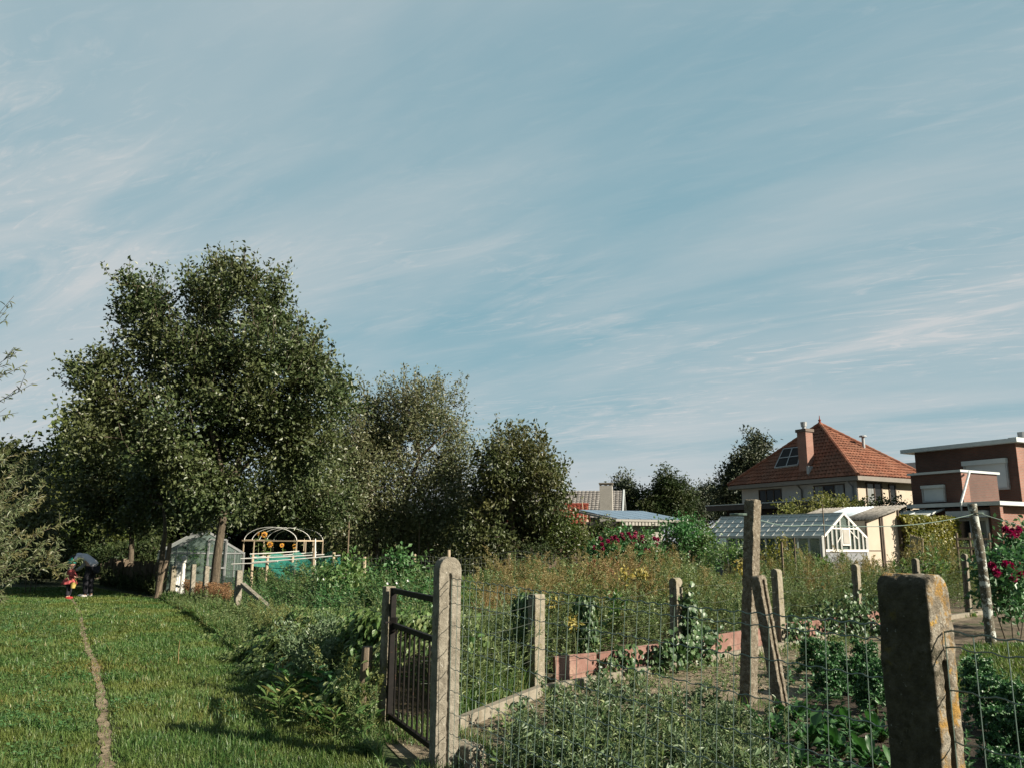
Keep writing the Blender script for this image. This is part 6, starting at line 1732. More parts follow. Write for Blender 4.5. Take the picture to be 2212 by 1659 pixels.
# lawn at the back
b = MB(); P = fill([XY(905, 15.5), XY(1080, 14.5), XY(1120, 27), XY(890, 27)], 26000, .6, 14); d = np.hypot(P[:, 0], P[:, 1])
b.add(*blades(P, rng.uniform(.04, .10, len(P)), .0012*d*rng.uniform(.8, 1.5, len(P)), np.clip(rng.normal(.5, .3, len(P)), .1, 1.2), rng.uniform(0, 6.28, len(P))))
tag(b.build('lawn_grass', M['grass']), 'short bright grass of the small back lawn', 'grass', kind='stuff')
b = MB(); P = fill([XY(560, 24), XY(1120, 27.5), XY(1160, 36), XY(540, 37)], 9000); d = np.hypot(P[:, 0], P[:, 1])
b.add(*blades(P, rng.uniform(.15, .45, len(P)), .0014*d, np.clip(rng.normal(.5, .3, len(P)), .1, 1.2), rng.uniform(0, 6.28, len(P))))
tag(b.build('shade_grass', M['tall_grass']), 'long grass under the fruit trees', 'grass', kind='stuff')

# bed between gate and first row post -----------------------------------
BED = [P_GATE + FD*1.25 + FN*.45, K0 + RN*.12, ROWP[0] + RN*.05, XY(1165, 10.6), XY(1050, 11.5), XY(950, 10.5), P_GL + FN*.6]
ws = [T_stalk(.62, 30, .10, .26, up=.4, stem=.004, branches=2), T_stalk(.78, 36, .09, .24, up=.4, stem=.004, branches=3), T_stalk(.45, 24, .11, .3, stem=.004), T_stalk(.7, 24, .08, .65, up=.0, stem=.004, cluster=.08)]
zone('weeds', 'tall narrow-leaved weeds in the bed right of the gate', 'weeds', BED, ws, [M['leaf_weed'], M['stem']], 400, (.6, 1.15), .18, 0)
b = MB(); P = fill(BED, 5000); b.add(*blades(P, rng.uniform(.15, .5, len(P)), rng.uniform(.006, .014, len(P)), np.clip(rng.normal(.6, .3, len(P)), .1, 1.3), rng.uniform(0, 6.28, len(P))))
tag(b.build('bed_grass', M['tall_grass']), 'coarse grass in the bed right of the gate', 'grass', kind='stuff')
# bindweed streamers by the first row post
for (px, Y, hh, nn_, lab, k0) in ((1140, 9.2, 1.05, 520, 'hanging bindweed curtain left of the flat-topped post', 0), (1262, 10.2, .95, 420, 'bindweed column between the first two posts of the row', 1)):
    p = XY(px, Y); t = thing('bindweed_climber', lab, 'climber', (*p, 0), 'bindweed climbers')
    z = hh*rng.random(nn_)**.8; an = rng.uniform(0, 6.28, nn_); rr = rng.uniform(.03, .16, nn_)
    T = np.column_stack([np.cos(an)*.4, np.sin(an)*.4, np.full(nn_, -1.)]); Nn = np.column_stack([np.cos(an), np.sin(an), np.full(nn_, .5)]) + rng.normal(0, .4, (nn_, 3))
    ll = rng.uniform(.05, .10, nn_); v, f = leaf8(np.column_stack([p[0]+rr*np.cos(an), p[1]+rr*np.sin(an), z]), T, Nn, ll, ll*.6); b = MB(); b.add(v, f); b.build('foliage', M['leaf_ivy'], t)
    b = MB(); b.tube([(*p, 0), (p[0]+.02, p[1], hh*.5), (*p, hh)], .008, 5); b.build('stem', M['stem'], t)

# weeds close behind the wire mesh ----------------------------------------
NEAR = [P_GATE + FN*.12 - FD*.3, P_GATE + FN*.55 - FD*.1, XY(1120, 7.2), XY(1300, 7.6), XY(1480, 7.3), XY(1600, 7.2), XY(1640, 5.9), XY(1720, 4.9), XY(1880, 3.5), P_BIG + FN*.12]
wg_ = [T_stalk(.38, 30, .085, .36, up=.5, droop=.15, stem=.004, branches=4), T_stalk(.30, 24, .08, .4, up=.5, stem=.004, branches=3), T_stalk(.44, 34, .075, .34, up=.6, stem=.004, branches=5), T_stalk(.26, 20, .095, .36, up=.4, stem=.004, branches=2)]
zone('weeds', 'mixed brighter weeds among the grey-green ones behind the mesh', 'weeds', NEAR, [T_stalk(.36, 24, .085, .5, up=.3, stem=.004, branches=2), T_stalk(.5, 30, .07, .28, up=.5, stem=.004, branches=3), T_stalk(.24, 14, .10, .55, up=.3, stem=.004)], [M['leaf_weed'], M['stem']], 130, (.5, 1.1), .25, 0)
def thin(P):
    k = rng.random(len(P))
    path_ = np.array(G(1080, 1590)[:2]); dd = np.hypot(*(P[:, :2] - path_).T)
    return k < np.clip(dd / .9, .12, 1)
zone('weeds', 'grey-green weeds growing close behind the wire mesh', 'weeds', NEAR, wg_, [M['leaf_grey'], M['stem']], 400, (.6, 1.15), .2, 0, keep=thin)
b = MB(); P = fill(NEAR, 1800); b.add(*blades(P, rng.uniform(.06, .28, len(P)), rng.uniform(.003, .007, len(P)), np.clip(rng.normal(.6, .3, len(P)), .1, 1.3), rng.uniform(0, 6.28, len(P))))
tag(b.build('sparse_grass', M['tall_grass']), 'thin grass among the weeds behind the wire mesh', 'grass', kind='stuff')
SOILZ = [K0 - RN*.2, ROWP[0] - RN*.25, ROWP[2] - RN*.35, ROWP[3] - RN*.4, XY(1760, 11), XY(1640, 9), XY(1300, 7.8), XY(1080, 7.0)]
zone('seedlings', 'scattered small weeds on the bare sandy soil', 'weeds', SOILZ, [T_stalk(.10, 9, .05, .5, stem=.002), T_stalk(.07, 7, .04, .6, stem=.002)], [M['leaf_weed'], M['stem']], 520, (.5, 1.6), .2, 0)
# pebbles and clods
b = MB(); P = fill(SOILZ, 900)
for q in P: r_ = rng.uniform(.006, .03); b.ell(q + (0, 0, r_*.3), (r_*rng.uniform(.8,1.4), r_, r_*.6), 0, 6, 4)
tag(b.build('clods', M['sandy_soil'], smooth=False), 'clods and pebbles lying on the sandy soil', 'pebbles', kind='stuff')

# kale and chard ------------------------------------------------------
def ruffle_leaf(b, base, az, L, Wl, rise, droop, ruf, m=0, nu=9, nv=9, fr_=5.0, st=.25):
    u = np.linspace(0, 1, nu)[:, None]; v = np.linspace(-1, 1, nv)[None]
    w = Wl * np.sin(np.clip((u - st) / (1 - st), 0, 1) ** .8 * np.pi * .93 + .12) ** .8 * (u > st*.6)
    ph = rng.uniform(0, 6.28)
    x = L * u * (1 - .15*u) + 0*v
    y = w * v / 2 * (1 + .10*np.sin(u*fr_*9 + ph))
    z = L*(rise*u - droop*u*u) + w*.25*np.abs(v)**1.5 + ruf*np.abs(v)**1.5*np.sin(u*fr_*6.28 + v*4 + ph) * L
    ca, sa = math.cos(az), math.sin(az)
    P = np.stack([base[0] + x*ca - y*sa, base[1] + x*sa + y*ca, base[2] + z], -1).reshape(-1, 3)
    i = (np.arange(nu-1)[:, None]*nv + np.arange(nv-1)[None]).ravel()[:, None]
    b.add(P, i + np.array([[0, nv, nv+1, 1]]), m)
def plant_master(name, label, cat, group, kind, mat):
    t = thing(name, label, cat, (0, 0, 0), group)
    b = MB(); s_ = MB()
    if kind == 'kale':
        for k in range(26):
            hh = .08 + .42*(k/26); az = k*2.4 + rng.normal(0, .2); L = rng.uniform(.24, .36)*(1.05-.45*k/26)
            ruffle_leaf(b, (0, 0, hh), az, L, L*.55, .75 - .3*(1-k/26), .55, .10, nu=12, nv=11, fr_=4)
            m = 60; u = rng.uniform(.3, 1.0, m); y_ = rng.choice([-1, 1], m) * L*.30*np.sin(np.clip(u, .2, .95)*3.0) * rng.uniform(.5, 1.15, m)
            x_ = L*u*(1-.15*u); z_ = hh + L*((.75 - .3*(1-k/26))*u - .55*u*u) + np.abs(y_)*.3 + rng.normal(0, .012, m)
            Q = np.column_stack([x_*math.cos(az) - y_*math.sin(az), x_*math.sin(az) + y_*math.cos(az), z_])
            v, f = leaf4(Q, rand_dirs(m) + (0, 0, .2), rand_dirs(m) + (0, 0, .6), rng.uniform(.025, .05, m), rng.uniform(.02, .035, m), .3); b.add(v, f)
        s_.tube([(0,0,0), (0,.01,.3), (0,0,.52)], [.018, .016, .012], 7)
    else:
        for k in range(24):
            az = k*2.4 + rng.normal(0, .25); L = rng.uniform(.14, .28)
            ruffle_leaf(b, (0, 0, .03), az, L, L*.36, rng.uniform(.6, 1.5), rng.uniform(.3, .9), .05, nu=12, nv=7, fr_=2.6, st=.3)
            e = np.array([math.cos(az), math.sin(az), 0])*L*.3; s_.tube([(0,0,.0), e*.5 + (0,0,L*.22), e + (0,0,L*.3)], [.011, .009, .006], 5)
    b.build('leaves', M[mat], t, smooth=True); s_.build('stalk', M['stem'], t, smooth=True)
    return t
def plants(master, spots, labels=None):
    for i, (x, y, rz, sc) in enumerate(spots):
        if i == 0: master.location = (x, y, 0); master.rotation_euler = (0, 0, rz); master.scale = (sc,)*3; o = master
        else: o = copy_tree(master, (x, y, 0), rz, sc)
        if labels: o['label'] = labels[i]
km = plant_master('kale_plant', 'x', 'kale', 'curly kale plants', 'kale', 'leaf_kale')
ks = [(1790, 10.6), (1850, 9.9), (1880, 8.9), (1745, 9.9), (1815, 9.0), (1770, 8.8), (1865, 8.0), (2100, 7.4), (2165, 7.0), (2130, 6.2), (2200, 6.1), (2085, 8.4), (2230, 5.2), (2120, 5.2)]
kl = ['curly kale plant farthest back, by the red edging slabs', 'curly kale plant just left of the big lichened post at its mid height', 'curly kale in the shade left of the big post', 'curly kale plant beside the slanting post',
      'curly kale plant in the middle of the patch left of the big post', 'low curly kale plant right at the foot of the slanting post', 'dark curly kale touching the big post on its shaded side',
      'curly kale plant at the back right of the big lichened post', 'bright curly kale at the right edge behind the wire mesh', 'curly kale in the front row right of the big post', 'curly kale cut by the right picture edge',
      'curly kale on the grass edge below the white-blotched pole', 'curly kale closest to the lower right corner', 'curly kale low behind the mesh right of the big post']
plants(km, [(*XY(px, Y), rng.uniform(0, 6.28), rng.uniform(.62, .86)) for px, Y in ks], kl)
cm = plant_master('chard_plant', 'x', 'chard', 'chard plants behind the wire', 'chard', 'leaf_chard')
cs_ = [(1690, 7.6), (1750, 7.3), (1810, 7.1), (1870, 6.9), (1720, 6.7), (1785, 6.4), (1850, 6.1), (1905, 5.7), (1850, 5.4), (1650, 6.9), (1790, 5.6), (2110, 4.6), (2165, 4.3), (2130, 3.9), (2210, 4.0), (1700, 6.0)]
cl_ = ['chard plant at the foot of the tall washing pole', 'glossy chard plant right of the tall pole', 'chard plant in the middle of the glossy row', 'chard plant beside the shaded side of the big post', 'chard plant in front of the pole, low behind the mesh',
       'broad-leaved chard in the second row left of the big post', 'chard plant close to the big post near the bottom edge', 'chard leaves half hidden by the big post', 'lowest chard plant left of the big post', 'small chard plant left of the tall pole foot', 'chard plant behind the big post edge',
       'chard plant right of the big post near the bottom', 'chard plant right of the big post, second from it', 'chard plant at the bottom edge right of the big post', 'chard plant in the lower right corner', 'chard plant among grey weeds before the tall pole']
plants(cm, [(*XY(px, Y), rng.uniform(0, 6.28), rng.uniform(.75, 1.05)) for px, Y in cs_], cl_)
# ground leaves under them
zone('low_weeds', 'low weeds under the kale and chard', 'weeds', [XY(1660, 8.2), XY(1700, 10.5), XY(1900, 11.5), XY(2220, 9.5), XY(2300, 3.2), XY(2010, 3.0), XY(1800, 5.2)], [T_stalk(.2, 16, .08, .5, stem=.003), T_stalk(.14, 12, .07, .6, stem=.003)], [M['leaf_kale'], M['stem']], 380, (.6, 1.2), .25, 0)
RG = [XY(2020, 9), XY(2060, 13.0), XY(2300, 14), XY(2400, 8)]
b = MB(); P = fill(RG, 9000); b.add(*blades(P, rng.uniform(.04, .12, len(P)), rng.uniform(.010, .018, len(P)), np.clip(rng.normal(.5, .3, len(P)), .1, 1.2), rng.uniform(0, 6.28, len(P))))
tag(b.build('garden_grass', M['grass']), 'strip of grass at the foot of the white-blotched pole', 'grass', kind='stuff')

# ivy on the row -----------------------------------------------------------
def ivy(label, pts, n, r_=.12, mt='leaf_ivy'):
    pts = np.array(pts, float); t = thing('ivy', label, 'ivy', (pts[0][0], pts[0][1], 0), 'ivy along the red edging')
    s = rng.random(n)*(len(pts)-1); i = np.minimum(s.astype(int), len(pts)-2); f_ = (s-i)[:, None]
    Q = pts[i]*(1-f_) + pts[i+1]*f_ + rng.normal(0, r_, (n, 3))*(1, 1, 1.1); Q[:, 2] = np.abs(Q[:, 2])
    out = np.array([*(-RN), .5]); Nn = unit(out + rand_dirs(n)*.8); T = unit(rand_dirs(n) + (0, 0, -.8))
    ll = rng.uniform(.045, .095, n); v, f = leaf8(Q, T, Nn, ll, ll*.85, .2, .06); b = MB(); b.add(v, f); b.build('foliage', M[mt], t)
    b = MB(); b.tube(pts + (0, 0, .01), .008, 5); b.build('stem', M['twig'], t)
def on(i, dx=0, dz=0, s=0): p = ROWP[i] + RD*dx - RN*.10; return (p[0], p[1], dz)
ivy('ivy climbing the lit side of the second row post', [on(1, .02, .05), on(1, .1, .5), on(1, .08, .95)], 420, .08)
ivy('ivy trailing down over the red slabs left of the ivy-wrapped post', [on(1, -.6, .10), on(1, -.45, .24), on(1, -.3, .28), on(1, -.05, .25)], 300, .09)
ivy('ivy spilling over the red slabs right of the ivy-wrapped post', [on(1, .15, .3), on(1, .45, .33), on(1, .6, .25)], 380, .11)
ivy('ivy at the foot of the post behind the slanting one', [on(2, .1, .15), on(2, .6, .2)], 380, .14)
ivy('broad ivy carpet before the third round-topped post', [on(3, -1.6, .12), on(3, -1.0, .25), on(3, -.4, .28), on(3, .1, .35)], 1200, .2)
ivy('thin ivy on the first red slabs near the bed', [on(0, 1.0, .15), on(0, 1.5, .3), on(0, 1.6, .1)], 160, .07)

# tall weeds of the overgrown plot ----------------------------------------------
PLOT = [ROWP[0] + RN*.35 + RD*.2, ROWP[3] + RN*.4, ROWP[6] + RN*.5, ROWP[6] + RD*4 + RN*1, XY(2290, 26), XY(1960, 25.5), XY(1760, 25.5), XY(1500, 27), XY(1240, 27), XY(1100, 26), XY(1060, 21), XY(1040, 15), XY(1075, 11.5)]
def band(a, c):
    def k(P):
        d = (P[:, :2] - ROWP[0]) @ RN; return (d > a) & (d < c)
    return k
# leafy green front
wf = [T_stalk(.75, 48, .085, .33, up=.35, stem=.005, branches=4), T_stalk(.60, 42, .08, .36, up=.3, stem=.005, branches=3), T_stalk(.85, 54, .075, .28, up=.4, stem=.005, branches=5), T_stalk(.55, 36, .08, .65, up=.0, stem=.004, cluster=.1)]
zone('weeds', 'dense green leafy weeds along the back of the garden row', 'weeds', PLOT, wf, [M['leaf_weed'], M['stem']], 2300, (.65, 1.2), .15, .6, 11, keep=band(.25, 2.8))
wp = [T_plume(1.05, 46, 200, .11, .45, .12), T_plume(1.2, 50, 220, .10, .5, .11), T_plume(.9, 40, 180, .12, .5, .13), T_plume(1.3, 50, 200, .10, .4, .10)]
clump = lambda q: (.66 + .64 * sm(q, 1.1, 8)) * (1 + .35 * np.clip((q[:, 0] - 7) / 5, 0, 1))
def dens(sd, lo): return lambda P: sm(P, .55, sd) > lo
zone('seeding_weeds', 'tall golden seeding weeds filling the overgrown plot', 'weeds', PLOT, wp, [M['leaf_olivegold'], M['stem'], M['leaf_gold']], 1250, (.7, 1.0), .12, .5, 13, keep=lambda P: band(1.4, 40)(P) & dens(5, .40)(P), scf=clump)
zone('green_weeds', 'olive-green tall weeds among the golden ones', 'weeds', PLOT, [T_stalk(1.0, 60, .085, .26, up=.4, stem=.005, branches=6, l8=False), T_stalk(.85, 54, .09, .3, up=.4, stem=.005, branches=5, l8=False), T_plume(1.1, 60, 160, .08, .4, .09)],
     [M['leaf_olivegold'], M['stem'], M['leaf_weed']], 1500, (.7, 1.0), .12, .5, 13, keep=lambda P: band(1.2, 40)(P) & ~(dens(5, .54)(P)), scf=clump)
zone('broadleaf_weeds', 'broad-leaved green weeds in patches between the seeding weeds', 'weeds', PLOT, [T_stalk(.95, 50, .15, .5, up=.3, stem=.006, branches=3, l8=False), T_stalk(.8, 46, .13, .6, up=.2, stem=.006, branches=3, l8=False)], [M['leaf_vine'], M['stem']], 420, (.7, 1.05), .15, .5, 13, keep=lambda P: band(.8, 40)(P) & dens(15, .56)(P), scf=clump)
b = MB(); P = fill([XY(1030, 12.5), XY(1180, 12.0), XY(1180, 15.5), XY(1045, 15.5)], 3600); b.add(*blades(P, rng.uniform(.45, 1.05, len(P)), rng.uniform(.008, .016, len(P)), np.clip(rng.normal(.45, .2, len(P)), .1, 1.0), rng.normal(.3, .8, len(P))))
tag(b.build('dry_grass', M['dry_grass']), 'dry straw-coloured grass leaning over at the left of the overgrown plot', 'grass', kind='stuff')
zone('rusty_weeds', 'rust-brown withered dock and seed heads in the plot', 'weeds', [XY(1250, 16), XY(1340, 15), XY(1360, 19), XY(1230, 20)], [T_plume(1.15, 20, 300, .07, .6, .09), T_plume(1.0, 18, 280, .07, .6, .1)], [M['leaf_rust'], M['stem'], M['leaf_rust']], 60, (.7, 1.05), .12, 0)
# individually noticeable plants
def mullein(px, Y, top, label, mt='leaf_weed'):
    p = XY(px, Y); h = zat(p, top); tm = T_stalk(h, 150, .13, .2, up=.35, droop=.3, bend=.02, base=.05, taper=.55, stem=.009)
    t = thing('tall_weed', label, 'weed', (*p, 0), 'single tall weeds')
    v, f, m = tm; b = MB(); b.add(v + (*p, 0), f[m == 0]); b.build('leaves', M[mt], t); b = MB(); b.tube([(*p, 0), (p[0]+.01, p[1], h*.5), (p[0]+.02*h, p[1], h)], [.014, .011, .005], 6); b.build('stem', M['stem'], t)
mullein(1110, 14.5, 1186, 'tall green fleabane standing alone right of the gate post top')
mullein(1262, 15.5, 1180, 'tall pale feathery weed standing above the golden plot', 'leaf_gold')
mullein(1300, 16, 1190, 'second tall pale feathery weed, right of the tallest', 'leaf_gold')
mullein(1400, 17, 1195, 'tall olive weed before the dahlia bush', 'leaf_olivegold')
mullein(1740, 20, 1172, 'tall green weed in front of the greenhouse side', 'leaf_olivegold')
mullein(1705, 20, 1195, 'bushy weed in front of the greenhouse post', 'leaf_hedge')
def yflower(px, Y, py, s, label):
    c = A(px, py, Y); t = thing('yellow_plant', label, 'plant', (c[0], c[1], 0), 'yellow plants in the plot')
    n = 46; Q = c + rng.normal(0, s*.8, (n, 3)); T = rand_dirs(n) + (0,0,-.3); v, f = leaf4(Q, T, rand_dirs(n) + (0,-.6,.6), rng.uniform(.05,.10,n), .035); b = MB(); b.add(v, f); b.build('leaves', M['leaf_yellow'], t)
    b = MB(); b.tube([(c[0], c[1], 0), (c[0]+.02, c[1], c[2]*.5), c], [.01, .008, .005], 5); b.build('stem', M['stem'], t)
yflower(1352, 12.9, 1240, .075, 'plant with a clump of bright yellow leaves left of the ivy-wrapped post')
yflower(1385, 13.2, 1234, .05, 'small yellow-leaved plant close to the ivy-wrapped post')
yflower(1598, 13.6, 1222, .07, 'yellow-leaved plant beside the tall washing pole')
yflower(1197, 11.0, 1300, .05, 'yellowing plant right of the flat-topped post')
yflower(1240, 9.9, 1345, .045, 'pale yellow leaves low behind the mesh right of the flat-topped post')

# dahlias -----------------------------------------------------------------
def dahlia(label, px, Y, lst, fl, mt='leaf_bean', fs=.07, seed=70, group='flowering bushes'):
    t = bush('dahlia_bush', label, px, Y, lst, mt, 90, 18, .15, .12, cat='flowering bush', seed=seed, group=group)
    for (x, y) in fl:
        c = A(x, y, Y - .35 + rng.uniform(-.25, .15)); b = MB(); n = 46
        D = rand_dirs(n); D[:, 1] = -np.abs(D[:, 1]) * .9 + .1
        v, f = leaf4(c + D*fs*.35, unit(D + rng.normal(0, .15, (n, 3))), rand_dirs(n) + D, fs*.85, fs*.6); b.add(v, f)
        b.ell(c, (fs*.5,)*3, 0, 8, 6)
        b.build('flower', M['magenta'], t)
dahlia('magenta-flowered bush against the pale garage wall', 1350, 26.5, [(1300,1180,22),(1330,1172,24),(1360,1168,24),(1390,1172,24),(1415,1182,20),(1285,1195,20),(1320,1200,24),(1370,1200,26),(1410,1200,22)],
       [(1393-20,1150),(1358,1152),(1343,1153),(1346,1163),(1322,1162),(1329,1160),(1334,1166),(1318,1170),(1371,1158),(1377,1166),(1384,1164),(1367,1172),(1390,1170),(1387,1158),(1362,1160),(1413,1162),(1421,1164),(1419,1176),(1297,1162),(1300,1175),(1313,1168),(1393,1187),(1404,1189),(1284,1182),(1303,1185)])
dahlia('magenta-flowered plant cut by the right picture edge', 2195, 15.5, [(2200,1250,26),(2190,1280,24),(2220,1275,26),(2190,1165,18),(2210,1170,24),(2200,1195,26),(2230,1190,30),(2185,1215,22),(2215,1225,30)],
       [(2187,1148),(2193,1153),(2184,1154),(2199,1143),(2172,1143)], 'leaf_kale', .075, 71)
dahlia('magenta-flowered plant lower down beside the last dark post', 2165, 14.2, [(2165,1280,22),(2185,1300,22),(2150,1300,18),(2175,1215,18),(2160,1235,22),(2190,1235,26),(2150,1225,14),(2205,1250,26),(2170,1255,22)],
       [(2142,1222),(2147,1230),(2152,1236),(2158,1240),(2172,1219),(2178,1226),(2181,1221),(2190,1230),(2188,1247),(2205,1240),(2200,1222)], 'leaf_kale', .072, 72)
# low hedge of mixed green before the greenhouse
bush('leafy_shrub', 'low green shrub in front of the greenhouse long side', 1580, 25, [(1560,1188,16),(1590,1186,16),(1615,1190,14),(1575,1205,18),(1605,1208,18),(1545,1205,18)], 'leaf_vine', 70, 14, .15, .10, seed=73)
bush('leafy_shrub', 'gold-green bush between the greenhouse and the tall pole', 1690, 24, [(1670,1190,18),(1690,1185,16),(1710,1198,16),(1680,1208,20)], 'leaf_hedge', 70, 14, .15, .09, seed=74)
for px, Y, top, lab in ((1688, 22, 1170, 'mossy greenish pole before the greenhouse side'), (1716, 22, 1160, 'thin brown cane right of the mossy pole'), (1782, 25, 1088, 'thin rusty rod standing before the greenhouse corner')):
    p = XY(px, Y); b = MB(); b.tube([(*p, 0), (*p, zat(p, top))], .03 if px < 1700 else .016, 6)
    tag(b.build('stake', M['old_wood']), lab, 'stake', 'stakes about the garden')
# left bank plants with small white flowers
LB = gp((-60, 1320), (90, 1310), (150, 1370), (90, 1440), (-60, 1420))
zone('bank_weeds', 'leafy clover-like weeds on the bank at the left edge', 'weeds', LB, wv, [M['leaf_bean'], M['stem']], 260, (.4, .8), .2, 0)
# garden at far left behind the posts: orange-brown withered patch
zone('withered_weeds', 'withered orange-brown plants at the foot of the pale posts', 'weeds', [G(405, 1300)[:2], G(490, 1318)[:2], XY(500, 21.5), XY(405, 23)], [T_plume(.45, 18, 120, .07, .6, .08)], [M['leaf_rust'], M['stem'], M['leaf_rust']], 120, (.6, 1.1), .2, 0)
zone('post_foot_weeds', 'dark leafy weeds round the pale fence posts', 'weeds', [G(350, 1297)[:2], G(520, 1340)[:2], XY(530, 17), XY(380, 23)], wv, [M['leaf_vine'], M['stem']], 260, (.35, .8), .2, 0)
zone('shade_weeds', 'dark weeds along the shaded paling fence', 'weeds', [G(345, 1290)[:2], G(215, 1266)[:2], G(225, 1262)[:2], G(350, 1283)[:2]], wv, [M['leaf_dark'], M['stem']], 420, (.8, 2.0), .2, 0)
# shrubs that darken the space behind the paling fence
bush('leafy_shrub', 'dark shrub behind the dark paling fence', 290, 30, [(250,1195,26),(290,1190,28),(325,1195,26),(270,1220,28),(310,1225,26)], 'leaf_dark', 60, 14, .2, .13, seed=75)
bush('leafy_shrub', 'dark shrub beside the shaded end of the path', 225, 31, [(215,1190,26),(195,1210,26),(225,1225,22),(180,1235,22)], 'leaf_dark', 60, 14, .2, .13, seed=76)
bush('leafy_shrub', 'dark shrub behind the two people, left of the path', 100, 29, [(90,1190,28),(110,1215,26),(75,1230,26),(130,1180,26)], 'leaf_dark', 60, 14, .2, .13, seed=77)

# tufts round the feet of posts and along the kerb
feet = [P_GATE, P_GL, P_TALL, P_LEAN, P_BIRCH, P_BIG] + [p - RN*.06 for p in ROWP]
P = np.vstack([np.column_stack([p + rng.normal(0, .10, (70, 2)), np.zeros(70)]) for p in feet] + [np.column_stack([ROWP[0] + (ROWP[4] - ROWP[0])*rng.random((700, 1)) - RN*(.16 + np.abs(rng.normal(0, .06, (700, 1)))), np.zeros(700)]) for _ in (0,)])
d = np.hypot(P[:, 0], P[:, 1]); b = MB()
b.add(*blades(P, rng.uniform(.05, .18, len(P)), np.maximum(.004, .0009*d), np.clip(rng.normal(.6, .3, len(P)), .1, 1.2), rng.uniform(0, 6.28, len(P))))
tag(b.build('foot_grass', M['tall_grass']), 'tufts of grass at the feet of the posts and kerb', 'grass', kind='stuff')
# ------------------------------------------------------------------ people
def skin_mesh(name, pts, edges, rad, mat, parent=None, loc=(0, 0, 0), rz=0, sub=1, root=0):
    me = bpy.data.meshes.new(name + '_tmp'); me.from_pydata([tuple(p) for p in pts], edges, []); 
    o = bpy.data.objects.new(name + '_tmp', me); COL.objects.link(o)
    md = o.modifiers.new('s', 'SKIN')
    for i, r in enumerate(rad):
        r = (r, r) if np.isscalar(r) else r
        me.skin_vertices[0].data[i].radius = r
    me.skin_vertices[0].data[root].use_root = True
    md.use_smooth_shade = True
    sb = o.modifiers.new('ss', 'SUBSURF'); sb.levels = sub; sb.render_levels = sub
    dg = bpy.context.evaluated_depsgraph_get(); dg.update()
    m2 = bpy.data.meshes.new_from_object(o.evaluated_get(dg)); m2.name = name
    bpy.data.objects.remove(o); bpy.data.meshes.remove(me)
    m2.materials.clear(); m2.materials.append(mat)
    m2.polygons.foreach_set('use_smooth', np.ones(len(m2.polygons), bool))
    r_ = bpy.data.objects.new(name, m2); COL.objects.link(r_)
    if parent is not None: r_.parent = parent
    else: r_.location = loc; r_.rotation_euler = (0, 0, rz)
    return r_
class Sk:
    def __init__(s): s.p = []; s.e = []; s.r = []
    def chain(s, pts, rad, start=None):
        prev = start
        for p, r in zip(pts, rad):
            s.p.append(np.array(p, float)); s.r.append(r); k = len(s.p) - 1
            if prev is not None: s.e.append((prev, k))
            prev = k
        return prev
def hand(s, wrist_i, w, d, side, up=(0, 0, 1), sc=1.0):
    """palm, four curled fingers of different length and a thumb from the side of the palm"""
    d = unit(d); sd = unit(np.cross(d, up)) * side; n = np.cross(sd, d)
    palm = s.chain([w + d*.045*sc, w + d*.085*sc], [(.028*sc, .016*sc), (.030*sc, .014*sc)], wrist_i)
    for k, (off, L) in enumerate(((-.026, .07), (-.009, .08), (.009, .075), (.026, .058))):
        b0 = w + d*.085*sc + sd*off*sc
        s.chain([b0 + d*.012*sc, b0 + d*L*.5*sc - n*.006*sc, b0 + d*L*.8*sc - n*.022*sc], [.0088*sc, .008*sc, .0065*sc], palm)
    t0 = w + d*.035*sc - sd*.03*sc
    s.chain([t0, t0 + d*.03*sc - sd*.018*sc - n*.01*sc, t0 + d*.055*sc - sd*.016*sc - n*.02*sc], [.0105*sc, .0095*sc, .0075*sc], palm - 1)
def face(parent, hc, fwd, r, hairm=None):
    fwd = unit(fwd); sd = unit(np.cross(fwd, (0, 0, 1)))
    upv = np.cross(sd, fwd)
    b = MB()
    for s in (-1, 1): b.ell(hc + fwd*r*.88 + sd*s*r*.36 + upv*r*.06, (r*.13,)*3, 0, 8, 6)
    b.build('eyes', M['window_dark'], parent)
    b = MB(); b.ell(hc + fwd*r*.86 - upv*r*.48, (r*.26, r*.16, r*.07), 0, 8, 5); b.build('mouth', M['coral'], parent)

# child, seen from behind and the right, holding still while the adult leans over
pc0 = G(146, 1294); 
S = Sk()
pel = S.chain([(0, 0, .50)], [(.085, .075)])
ch_ = S.chain([(0, 0, .58), (.0, 0, .70), (.0, 0, .775)], [(.085, .07), (.09, .07), (.06, .05)], pel)
nk = S.chain([(.0, 0, .82)], [.036], ch_)
hd_ = S.chain([(.01, 0, .865), (.018, 0, .925), (.015, 0, .985), (.01, 0, 1.02)], [.055, .080, .082, .05], nk)
S.chain([(.098, 0, .93)], [.016], hd_ - 2)       # nose
for s in (-1, 1):
    S.chain([(.01, s*.085, .93)], [.016], hd_ - 2)
    a = S.chain([(.01, s*.10, .765), (.06, s*.135, .64)], [.034, .028], ch_)
    w = np.array([.17, s*.10, .585]); wi = S.chain([w], [.020], a); hand(S, wi, w, np.array([.9, -s*.1, -.1]), s, sc=.68)
    l = S.chain([(0, s*.055, .44), (.012, s*.062, .25), (-.005, s*.065, .06), (.0, s*.066, .035), (.075, s*.072, .022)], [.055, .043, .030, .028, .022], pel)
child = skin_mesh('person', S.p, S.e, S.r, M['skin'], None, pc0, .15)
tag(child, 'small child in a teal hat and coral dress standing on the grass path', 'person', 'people on the path')
face(child, np.array([.018, 0, .94]), (1, 0, 0), .085)
S = Sk()                                          # jacket with sleeves
t0 = S.chain([(0, 0, .545)], [(.115, .105)]); t1 = S.chain([(0, 0, .62), (0, 0, .72), (0, 0, .775)], [(.105, .09), (.103, .083), (.075, .062)], t0)
